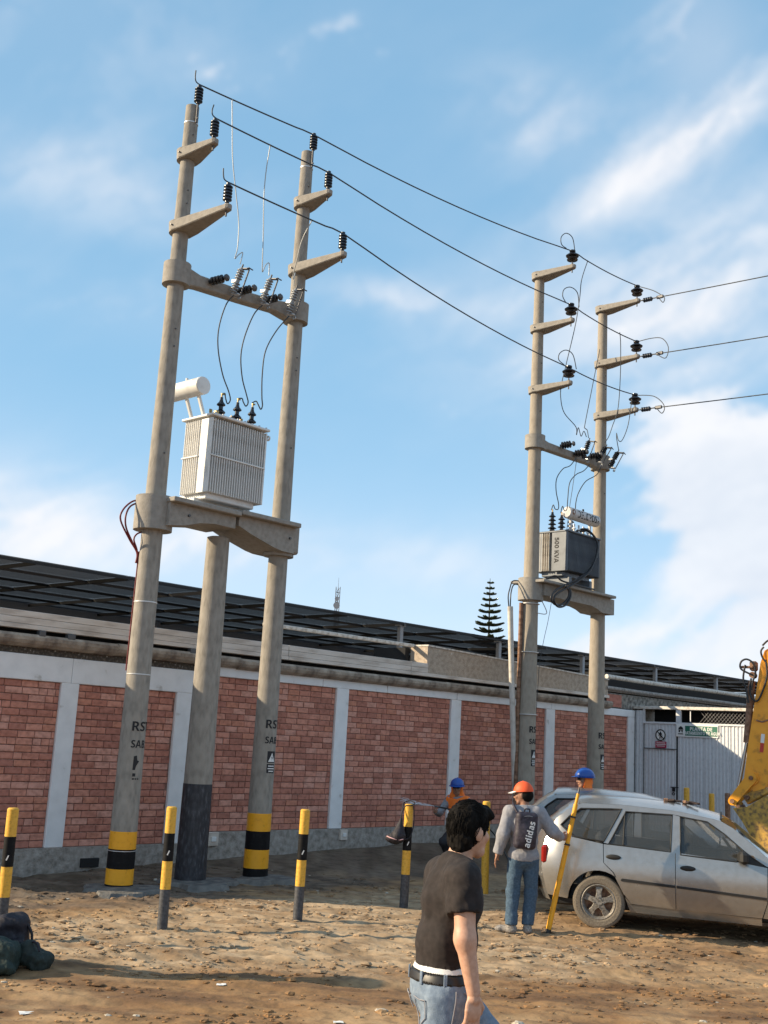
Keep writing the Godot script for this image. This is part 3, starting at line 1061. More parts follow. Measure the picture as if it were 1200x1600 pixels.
func wrap_poly(mb: MB, poly: PackedVector2Array, rad: float, phi: float) -> void:
	var lo := 1e9
	var hi := -1e9
	for p in poly:
		lo = minf(lo, p.x)
		hi = maxf(hi, p.x)
	var n := maxi(2, int((hi - lo) / .02))
	for i in n:
		var a := lerpf(lo, hi, float(i) / n)
		var b := lerpf(lo, hi, float(i + 1) / n)
		for piece in Geometry2D.intersect_polygons(poly, PackedVector2Array([Vector2(a, -50), Vector2(b, -50), Vector2(b, 50), Vector2(a, 50)])):
			var idx := Geometry2D.triangulate_polygon(piece)
			for k in range(0, idx.size(), 3):
				var q := []
				var nn := []
				for w in 3:
					var p: Vector2 = piece[idx[k + w]]
					var g := phi + p.x / rad
					nn.append(Vector3(sin(g), 0, cos(g)))
					q.append(Vector3(sin(g) * rad, p.y, cos(g) * rad))
				mb.tri(q[0], q[1], q[2], nn[0], nn[1], nn[2])

func rect2(x0: float, y0: float, x1: float, y1: float) -> PackedVector2Array:
	return PackedVector2Array([Vector2(x0, y0), Vector2(x1, y0), Vector2(x1, y1), Vector2(x0, y1)])

func stencils(p: Node, r: float, clear: bool, y0: float) -> void:
	var mb := MB.new()
	wrap_text(mb, "RST", .115, r + .003, .12, y0 + .56, 1.1)
	part(p, "stencilled_letters", mb, M.ink)
	mb = MB.new()
	wrap_text(mb, "SAB.", .092, r + .003, .06, y0 + .34, .95)
	part(p, "stencilled_letters", mb, M.ink)
	mb = MB.new()
	if clear:
		wrap_poly(mb, rect2(-.075, y0 + .03, .075, y0 + .19), r + .0025, .05)
		wrap_poly(mb, rect2(-.075, y0 - .11, .075, y0 + .015), r + .0025, .05)
	else:
		wrap_poly(mb, PackedVector2Array([Vector2(-.075, y0 + .02), Vector2(-.04, y0 + .02), Vector2(-.03, y0 + .07), Vector2(.01, y0 + .13), Vector2(-.02, y0 + .14), Vector2(-.03, y0 + .2), Vector2(-.07, y0 + .19)]), r + .0025, .05)
		wrap_poly(mb, rect2(-.07, y0 - .10, .03, y0 - .08), r + .0025, .05)
		wrap_poly(mb, rect2(-.07, y0 - .06, -.03, y0 - .02), r + .0025, .05)
	var o := part(p, "warning_print", mb, M.ink)
	if clear:
		mb = MB.new()
		wrap_poly(mb, PackedVector2Array([Vector2(-.06, y0 + .045), Vector2(.06, y0 + .045), Vector2(0, y0 + .17)]), r + .0055, .05)
		for l in [[-.02, .11], [-.055, .12], [-.09, .09]]:
			wrap_poly(mb, rect2(-l[1] * .5, y0 + l[0], l[1] * .5, y0 + l[0] + .014), r + .0055, .05)
		part(o, "warning_triangle", mb, M.paper_white)
		mb = MB.new()
		wrap_poly(mb, PackedVector2Array([Vector2(.008, y0 + .14), Vector2(-.016, y0 + .095), Vector2(.0, y0 + .095), Vector2(-.008, y0 + .06), Vector2(.016, y0 + .105), Vector2(.0, y0 + .105)]), r + .0085, .05)
		part(o, "lightning_mark", mb, M.ink)

func barrel_insulator(xf: Transform3D) -> MB:
	var mb := MB.new()
	var pr := [Vector2(.0, .0), Vector2(.03, .0), Vector2(.03, .02)]
	for k in 5:
		var y := .02 + k * .046
		pr.append_array([Vector2(.042, y + .004), Vector2(.062, y + .012), Vector2(.062, y + .026), Vector2(.044, y + .040)])
	pr.append_array([Vector2(.03, .255), Vector2(.03, .28), Vector2(.0, .285)])
	mb.lathe(pr, xf, 16)
	return mb

func disc_insulator(xf: Transform3D) -> MB:
	var mb := MB.new()
	mb.lathe([Vector2(0, 0), Vector2(.05, 0), Vector2(.06, .02), Vector2(.105, .015), Vector2(.112, .03), Vector2(.085, .055), Vector2(.055, .075), Vector2(.06, .09), Vector2(.125, .095), Vector2(.134, .112), Vector2(.10, .14), Vector2(.065, .165), Vector2(.05, .18), Vector2(.062, .195), Vector2(.06, .225), Vector2(.03, .24), Vector2(0, .24)], xf, 20)
	return mb

func bushing(h: float, n: int, r: float) -> MB:
	var mb := MB.new()
	var pr := [Vector2(0, 0), Vector2(r * .6, 0), Vector2(r * .62, h * .08)]
	var st := h * .8 / n
	for k in n:
		var y := h * .08 + k * st
		var rr := r * (1.0 - .25 * k / n)
		pr.append_array([Vector2(r * .42, y + st * .15), Vector2(rr, y + st * .3), Vector2(rr, y + st * .42), Vector2(r * .42, y + st * .75)])
	pr.append_array([Vector2(r * .3, h * .9), Vector2(r * .3, h * .97), Vector2(0, h)])
	mb.lathe(pr, Transform3D(), 16)
	return mb

func bracket(p: Node, top: float, reach: float, rp: float, style: String, strain := false) -> void:
	var mb := MB.new()
	var rc := rp + .065
	var hc := .15 if style == "barrel" else .135
	mb.cyl(Vector3(0, top - hc, 0), Vector3(0, top, 0), rc - .012, rc, 22)
	var ws := [[0.0, rc * 1.97, hc], [reach * .2, rc * 1.75, hc], [reach * .93, .125, .085], [reach, .115, .08], [reach + .03, .07, .065]]
	var secs := []
	for w in ws:
		secs.append(rect_sec(Vector3(0, top - .001 - w[2] * .5, w[0]), Vector3(1, 0, 0), Vector3(0, 1, 0), w[1], w[2], .012))
	mb.loft(secs)
	var b := part(p, "bracket", mb, p.get_meta("mat_cast"))
	mb = MB.new()
	mb.cyl(Vector3(-rc - .02, top - hc * .5, .02), Vector3(rc + .02, top - hc * .5, .02), .012, .012, 8)
	mb.cyl(Vector3(0, top - .16, reach - .04), Vector3(0, top + .09, reach - .04), .013, .013, 8)
	mb.cyl(Vector3(0, top + .001, reach - .04), Vector3(0, top + .022, reach - .04), .035, .035, 8)
	part(b, "bolt", mb, M.steel_dark)
	if style == "barrel":
		part(b, "insulator", barrel_insulator(Transform3D(Basis(), Vector3(0, top + .04, reach - .04))), M.insul)
	else:
		part(b, "insulator", disc_insulator(Transform3D(Basis(), Vector3(0, top + .085, reach - .04))), M.insul_black)
	if strain:
		mb = MB.new()
		var z0 := reach + .03
		mb.cyl(Vector3(0, top - .05, z0 - .03), Vector3(0, top - .07, z0 + .46), .014, .014, 8)
		mb.cbox(Vector3(0, top - .07, z0 + .48), Vector3(.05, .07, .16), .012)
		part(b, "strain_clamp", mb, M.steel_dark)
		mb = MB.new()
		var pr := [Vector2(0, 0), Vector2(.022, 0)]
		for k in 4:
			var y := .012 + k * .052
			pr.append_array([Vector2(.028, y), Vector2(.05, y + .012), Vector2(.05, y + .034), Vector2(.028, y + .048)])
		pr.append_array([Vector2(.022, .23), Vector2(0, .23)])
		mb.lathe(pr, Transform3D(Basis(Vector3(1, 0, 0), Vector3(0, -.03, 1), Vector3(0, -1, -.03)), Vector3(0, top - .06, z0 + .075)), 12)
		part(b, "strain_insulator", mb, M.insul)

func pole(called: String, label: String, s: float, u: float, y0: float, h: float, r0: float, r1: float, mat: Material, cast: Material) -> Node3D:
	var p := thing(called, label, "utility pole", wp(s, u, y0), ANG, "concrete poles")
	p.set_meta("mat_cast", cast)
	var mb := MB.new()
	var pr := [Vector2(r0, -.4)]
	for k in 12:
		pr.append(Vector2(lerpf(r0, r1, k / 11.0), h * k / 11.0))
	pr.append(Vector2(r1 * .8, h + .012))
	pr.append(Vector2(0, h + .015))
	mb.lathe(pr, Transform3D(), 32)
	part(p, "shaft", mb, mat)
	return p

func rad_at(y: float, h: float, r0: float, r1: float) -> float:
	return lerpf(r0, r1, y / h)

func band(p: Node, called: String, ya: float, yb: float, h: float, r0: float, r1: float, mat: Material, out := .0025) -> void:
	var mb := MB.new()
	mb.lathe([Vector2(rad_at(ya, h, r0, r1), ya), Vector2(rad_at(ya, h, r0, r1) + out, ya + .002), Vector2(rad_at(yb, h, r0, r1) + out, yb - .002), Vector2(rad_at(yb, h, r0, r1), yb)], Transform3D(), 32)
	part(p, called, mb, mat)

func bolts(p: Node, ys: Array, h: float, r0: float, r1: float) -> void:
	for y in ys:
		var r := rad_at(y, h, r0, r1)
		var mb := MB.new()
		mb.cyl(Vector3(-.02, y, r * .9), Vector3(-.02, y, r + .012), .011, .011, 8)
		part(p, "bolt", mb, M.steel_dark)

func pad(label: String, s: float, u: float, rs: float, ru: float, sd: int) -> void:
	var mb := MB.new()
	var c := wp(s, u, 0)
	var y := ground_y(c.x, c.z)
	var n := 26
	var ring_pts := []
	for k in n:
		var a := TAU * k / n
		var w := 1.0 + .16 * sin(a * 3.0 + sd) + .09 * sin(a * 7.0 + sd * 2.0)
		ring_pts.append(Vector3(cos(a) * rs * w, 0, sin(a) * ru * w))
	for k in n:
		var a: Vector3 = ring_pts[k]
		var d: Vector3 = ring_pts[(k + 1) % n]
		var up := Vector3(0, .07, 0)
		mb.ftri(Vector3(0, .085, 0), a * .8 + up, d * .8 + up, Vector3.UP)
		mb.quad(a * .8 + up, d * .8 + up, d - up, a - up, a + Vector3.UP)
	var o := solo("pole_footing", mb, M.wetpad, label, "footing", Vector3(c.x, y - .02, c.z), "concrete footings under the left poles")
	o.rotation.y = ANG

func wire_obj(called: String, pts: Array, r: float, mat: Material, label: String, cat: String, group: String, smooth := 8) -> void:
	var w := []
	for p in pts: w.append(wp(p[0], p[1], p[2]))
	var base: Vector3 = w[0]
	for i in w.size(): w[i] -= base
	var mb := MB.new()
	mb.tube(curve(w, smooth), r, 7)
	solo(called, mb, mat, label, cat, base, group)

func sagging(spans: Array, drop: Array) -> Array:
	var o := []
	for i in spans.size() - 1:
		for k in 6:
			var f := k / 6.0
			var a: Array = spans[i]
			var b: Array = spans[i + 1]
			o.append([lerpf(a[0], b[0], f), lerpf(a[1], b[1], f), lerpf(a[2], b[2], f) - drop[i] * 4.0 * f * (1.0 - f)])
	o.append(spans[-1])
	return o

func cutout(label: String, s: float, u: float, y: float, body: Material, lean: float) -> void:
	var t := thing("fuse_cutout", label, "fuse cutout", wp(s, u, y), ANG, "fuse cutouts on the cross beams")
	var bs := Basis(Vector3(0, 0, 1), lean) * Basis(Vector3(1, 0, 0), .25)
	var mb := MB.new()
	var pr := [Vector2(0, 0), Vector2(.028, 0)]
	for k in 9:
		var yy := .03 + k * .04
		if k == 4:
			pr.append_array([Vector2(.034, yy), Vector2(.034, yy + .034)])
		else:
			pr.append_array([Vector2(.03, yy), Vector2(.056, yy + .008), Vector2(.056, yy + .016), Vector2(.03, yy + .034)])
	pr.append_array([Vector2(.028, .40), Vector2(0, .42)])
	mb.lathe(pr, Transform3D(bs, Vector3.ZERO), 14)
	part(t, "insulator", mb, body)
	mb = MB.new()
	mb.cyl(bs * Vector3(.06, .02, .10), bs * Vector3(.045, .40, .12), .011, .011, 8)
	part(t, "fuse_tube", mb, M.steel_dark)
	mb = MB.new()
	mb.cbox(bs * Vector3(.02, .40, .06), Vector3(.05, .02, .15), .005, bs)
	mb.cbox(bs * Vector3(.05, .415, .14), Vector3(.09, .015, .02), .004, bs)
	mb.cyl(bs * Vector3(0, .40, 0), bs * Vector3(0, .46, 0), .012, .012, 8)
	part(t, "upper_contact", mb, M.steel_dark)
	mb = MB.new()
	mb.cbox(bs * Vector3(.02, .01, .055), Vector3(.05, .025, .13), .005, bs)
	mb.ring(bs * Vector3(.05, -.03, .10), bs * Vector3(.066, -.03, .10), .014, .028, 10)
	part(t, "lower_hinge", mb, M.galv)
	mb = MB.new()
	mb.cbox(bs * Vector3(0, .2, -.06), Vector3(.03, .05, .13), .005, bs)
	part(t, "mount", mb, M.galv)

func arrester(label: String, s: float, u: float, y: float, big := 1.0) -> void:
	var t := thing("arrester", label, "insulator", wp(s, u, y), ANG, "stubby black insulators on the cross beams")
	var bs := Basis(Vector3(1, 0, 0), Vector3(0, .12, 1).normalized(), Vector3(0, -1, .12).normalized())
	bs = Basis(Vector3(0, 1, 0), .35) * bs
	var mb := MB.new()
	var pr := [Vector2(0, 0), Vector2(.03, 0), Vector2(.03, .03)]
	for k in 4:
		var yy := .03 + k * .05
		pr.append_array([Vector2(.042 * big, yy), Vector2(.06 * big, yy + .012), Vector2(.06 * big, yy + .034), Vector2(.042 * big, yy + .046)])
	pr.append_array([Vector2(.02, .235), Vector2(.02, .26), Vector2(0, .26)])
	mb.lathe(pr, Transform3D(bs, Vector3.ZERO), 14)
	part(t, "body", mb, M.insul_black)
	mb = MB.new()
	mb.lathe([Vector2(0, .26), Vector2(.05, .262), Vector2(.052, .29), Vector2(.03, .31), Vector2(0, .312)], Transform3D(bs, Vector3.ZERO), 14)
	part(t, "cap", mb, M.steel_dark)

func build_left_poles() -> void:
	var h1 := 10.72
	var p1 := pole("concrete_pole", "tall concrete pole with black and yellow foot left of the white transformer", -5.28, 1.54, -.01, h1, .172, .094, M.pole, M.cast)
	for bd in [["yellow_band", .50, .715, M.yellow], ["black_band", .265, .50, M.black], ["yellow_band", .075, .265, M.yellow], ["black_band", .0, .075, M.black]]:
		band(p1, bd[0], bd[1], bd[2], h1, .172, .094, bd[3])
	band(p1, "strap", .475, .485, h1, .172, .094, M.strap, .006)
	band(p1, "strap", 2.66, 2.675, h1, .172, .094, M.strap, .006)
	band(p1, "strap", 3.595, 3.612, h1, .172, .094, M.strap, .006)
	band(p1, "strap", 10.44, 10.46, h1, .172, .094, M.strap, .006)
	stencils(p1, rad_at(1.7, h1, .172, .094), false, 1.45)
	bracket(p1, 10.02, .60, .10, "barrel")
	bracket(p1, 8.92, 1.02, .11, "barrel")
	bolts(p1, [10.25, 9.4, 9.2, 7.35, 7.1, 5.6], h1, .172, .094)
	var h2 := 10.9
	var p2 := pole("concrete_pole", "tall yellow banded concrete pole with clear warning print right of the white transformer", -3.08, 1.60, .05, h2, .172, .094, M.pole, M.cast)
	for bd in [["yellow_band", .62, .86, M.yellow], ["black_band", .375, .62, M.black], ["yellow_band", .125, .375, M.yellow], ["black_band", .0, .125, M.black]]:
		band(p2, bd[0], bd[1], bd[2], h2, .172, .094, bd[3])
	band(p2, "strap", 10.62, 10.64, h2, .172, .094, M.strap, .006)
	stencils(p2, rad_at(1.75, h2, .172, .094), true, 1.52)
	bracket(p2, 10.10, .56, .10, "barrel")
	bracket(p2, 8.99, .96, .11, "barrel")
	bolts(p2, [10.3, 9.5, 7.5, 7.3, 6.1], h2, .172, .094)
	# insulator beside each pole head
	for w in [[p1, h1], [p2, h2]]:
		var mb := MB.new()
		mb.cyl(Vector3(.0, w[1] - .28, .12), Vector3(.0, w[1] + .02, .12), .016, .016, 8)
		mb.cyl(Vector3(.0, w[1] - .22, -.14), Vector3(.0, w[1] - .22, .15), .012, .012, 8)
		var o := part(w[0], "pin", mb, M.steel_dark)
		part(o, "insulator", barrel_insulator(Transform3D(Basis(), Vector3(.0, w[1] + .01, .12))), M.insul)
	var hm := 4.62
	var pm := pole("support_pole", "short thick concrete pole with black tarred foot under the middle of the platform", -4.1, 1.46, .03, hm, .205, .158, M.pole, M.cast)
	band(pm, "tar_coat", .0, 1.26, hm, .205, .158, M.tar, .004)
	pad("damp grey concrete footing round the leftmost yellow banded pole", -5.32, 1.72, .62, .55, 1)
	pad("damp grey concrete footing round the tarred middle pole", -4.05, 1.62, .66, .52, 2)
	pad("damp grey concrete footing round the yellow banded pole with the clear warning print", -3.02, 1.78, .55, .46, 5)
	# platform in two cast halves
	var t := thing("transformer_platform", "arched concrete platform in two halves carrying the white transformer", "platform", wp(-4.18, 1.56, 4.55), ANG)
	var o := Vector3(-4.18, 4.55, 1.56)
	for half in 2:
		var mb := MB.new()
		var x0 := -5.28 if half == 0 else -4.11
		var x1 := -4.125 if half == 0 else -3.0
		mb.cbox(Vector3((x0 + x1) * .5, 4.945 + .03 * half, 1.55) - o, Vector3(x1 - x0, .065, .84), .01)
		var poly := PackedVector2Array()
		if half == 0:
			poly = PackedVector2Array([Vector2(-5.26, 4.60), Vector2(-5.0, 4.64), Vector2(-4.75, 4.715), Vector2(-4.5, 4.75), Vector2(-4.14, 4.745), Vector2(-4.14, 4.911), Vector2(-5.26, 4.911)])
		else:
			poly = PackedVector2Array([Vector2(-4.08, 4.80), Vector2(-3.85, 4.72), Vector2(-3.4, 4.60), Vector2(-3.25, 4.575), Vector2(-3.02, 4.57), Vector2(-3.02, 4.941), Vector2(-4.08, 4.941)])
		mb.prism(poly, Transform3D(Basis(), Vector3(-o.x, -o.y, -o.z)), 1.22, 1.86)
		if half == 0:
			mb.cyl(Vector3(-5.28, 4.545, 1.54) - o, Vector3(-5.28, 5.0, 1.54) - o, .255, .255, 28)
		else:
			mb.cbox(Vector3(-3.09, 4.795, 1.60) - o, Vector3(.40, .45, .48), .03)
			mb.cyl(Vector3(-3.08, 4.53, 1.60) - o, Vector3(-3.08, 4.575, 1.60) - o, .22, .22, 24)
		var q := part(t, "platform_half", mb, M.cast)
		var bm := MB.new()
		bm.cyl(Vector3(x0 + .33 if half == 0 else x1 - .12, 4.78, 1.5) - o, Vector3(x0 + .33 if half == 0 else x1 - .12, 4.78, 1.885) - o, .018, .018, 8)
		part(q, "bolt", bm, M.steel_dark)
	# cross beam with collars
	var cb := thing("cross_beam", "concrete cross beam with round collars between the two tall left poles", "cross beam", wp(-4.18, 1.57, 8.0), ANG)
	var co := Vector3(-4.18, 8.0, 1.57)
	var mb := MB.new()
	mb.cyl(Vector3(-5.28, 8.0, 1.54) - co, Vector3(-5.28, 8.31, 1.54) - co, .19, .19, 26)
	part(cb, "collar", mb, M.cast)
	mb = MB.new()
	mb.cyl(Vector3(-3.08, 8.13, 1.60) - co, Vector3(-3.08, 8.43, 1.60) - co, .19, .19, 26)
	part(cb, "collar", mb, M.cast)
	mb = MB.new()
	var secs := []
	for w in [[-5.15, 8.155, .26], [-4.95, 8.15, .185], [-4.2, 8.19, .165], [-3.55, 8.245, .17], [-3.35, 8.25, .24], [-3.2, 8.26, .29]]:
		secs.append(rect_sec(Vector3(w[0], w[1], 1.56 + (w[0] + 5.28) * .02) - co, Vector3(0, 0, 1), Vector3(0, 1, 0), .17, w[2], .015))
	mb.loft(secs)
	part(cb, "beam", mb, M.cast)
	cutout("grey ribbed fuse cutout nearest the left pole on the left cross beam", -4.45, 1.76, 8.10, M.porcelain, -.12)
	cutout("grey ribbed fuse cutout in the middle of the left cross beam", -3.91, 1.77, 8.13, M.porcelain, -.12)
	cutout("grey ribbed fuse cutout beside the right collar of the left cross beam", -3.40, 1.78, 8.13, M.porcelain, -.1)
	arrester("stubby black insulator on the left cross beam nearest the left pole", -4.80, 1.66, 8.19)
	arrester("stubby black insulator on the left cross beam between its first and second cutout", -4.29, 1.66, 8.21)
	arrester("stubby black insulator on the left cross beam between its second and third cutout", -3.79, 1.66, 8.24)

func build_right_poles() -> void:
	var h3 := 11.38
	var y3 := .16
	var p3 := pole("concrete_pole", "slender concrete pole with three brackets behind the man in the orange cap", 3.89, 1.14, y3, h3 - y3, .185, .098, M.pole_far, M.cast)
	for b in [[11.49, .82], [10.36, .82], [9.07, .80]]:
		bracket(p3, b[0] - y3, b[1], .105, "disc")
	stencils(p3, .172, true, 1.62)
	bolts(p3, [10.7, 9.6, 9.4, 8.4, 7.2], h3, .185, .098)
	var y4 := .14
	var p4 := pole("concrete_pole", "slender concrete pole furthest to the right with outgoing lines", 6.25, 1.17, y4, h3 - y4, .185, .098, M.pole_far, M.cast)
	for b in [[11.53, .88], [10.28, .88], [9.11, .86]]:
		bracket(p4, b[0] - y4, b[1], .105, "disc", true)
	stencils(p4, .172, true, 1.62)
	bolts(p4, [10.9, 9.8, 9.5, 7.2], h3, .185, .098)
	for st in [[p3, 3.62], [p3, 2.45], [p3, 4.55]]:
		band(st[0], "strap", st[1], st[1] + .015, h3, .185, .098, M.strap, .03)
	# platform
	var t := thing("transformer_platform", "concrete platform between the two right poles carrying the grey transformer", "platform", wp(5.07, 1.16, 4.78), ANG)
	var o := Vector3(5.07, 4.78, 1.16)
	var mb := MB.new()
	mb.cyl(Vector3(3.89, 4.78, 1.14) - o, Vector3(3.89, 5.21, 1.14) - o, .245, .245, 26)
	part(t, "collar", mb, M.cast)
	mb = MB.new()
	mb.cbox(Vector3(5.05, 5.14, 1.15) - o, Vector3(2.6, .055, .80), .01)
	part(t, "slab", mb, M.cast)
	mb = MB.new()
	mb.prism(PackedVector2Array([Vector2(3.95, 4.885), Vector2(5.6, 4.885), Vector2(5.82, 4.85), Vector2(5.98, 4.80), Vector2(6.0, 4.79), Vector2(6.48, 4.79), Vector2(6.48, 5.11), Vector2(3.95, 5.11)]), Transform3D(Basis(), Vector3(-o.x, -o.y, -o.z)), .9, 1.42)
	part(t, "beam", mb, M.cast)
	# cross beam
	var cb := thing("cross_beam", "concrete cross beam between the two right poles crowded with black insulators", "cross beam", wp(5.07, 1.16, 7.8), ANG)
	var co := Vector3(5.07, 7.8, 1.16)
	for w in [[3.89, 7.80, 8.07, 1.14], [6.25, 7.86, 8.16, 1.17]]:
		mb = MB.new()
		mb.cyl(Vector3(w[0], w[1], w[3]) - co, Vector3(w[0], w[2], w[3]) - co, .20, .20, 24)
		part(cb, "collar", mb, M.cast)
	mb = MB.new()
	var secs := []
	for w in [[4.0, 7.93, .24], [4.25, 7.93, .16], [5.0, 7.94, .15], [5.8, 7.97, .15], [6.05, 7.99, .24]]:
		secs.append(rect_sec(Vector3(w[0], w[1], 1.15) - co, Vector3(0, 0, 1), Vector3(0, 1, 0), .16, w[2], .015))
	mb.loft(secs)
	part(cb, "beam", mb, M.cast)
	arrester("stubby black insulator on the right cross beam nearest the left of its poles", 4.62, 1.24, 8.02, 1.25)
	arrester("stubby black insulator low on the middle of the right cross beam", 5.12, 1.24, 7.96, 1.3)
	arrester("stubby black insulator on the right cross beam beside the rightmost pole", 5.66, 1.25, 8.02, 1.2)
	cutout("black fuse cutout on the right cross beam nearest its left pole", 5.22, 1.40, 7.86, M.insul_black, -.15)
	cutout("black fuse cutout on the right cross beam just left of the rightmost pole", 5.72, 1.42, 7.90, M.insul_black, -.45)
	cutout("black fuse cutout hanging in front of the rightmost pole collar", 6.12, 1.48, 7.86, M.insul_black, -.4)

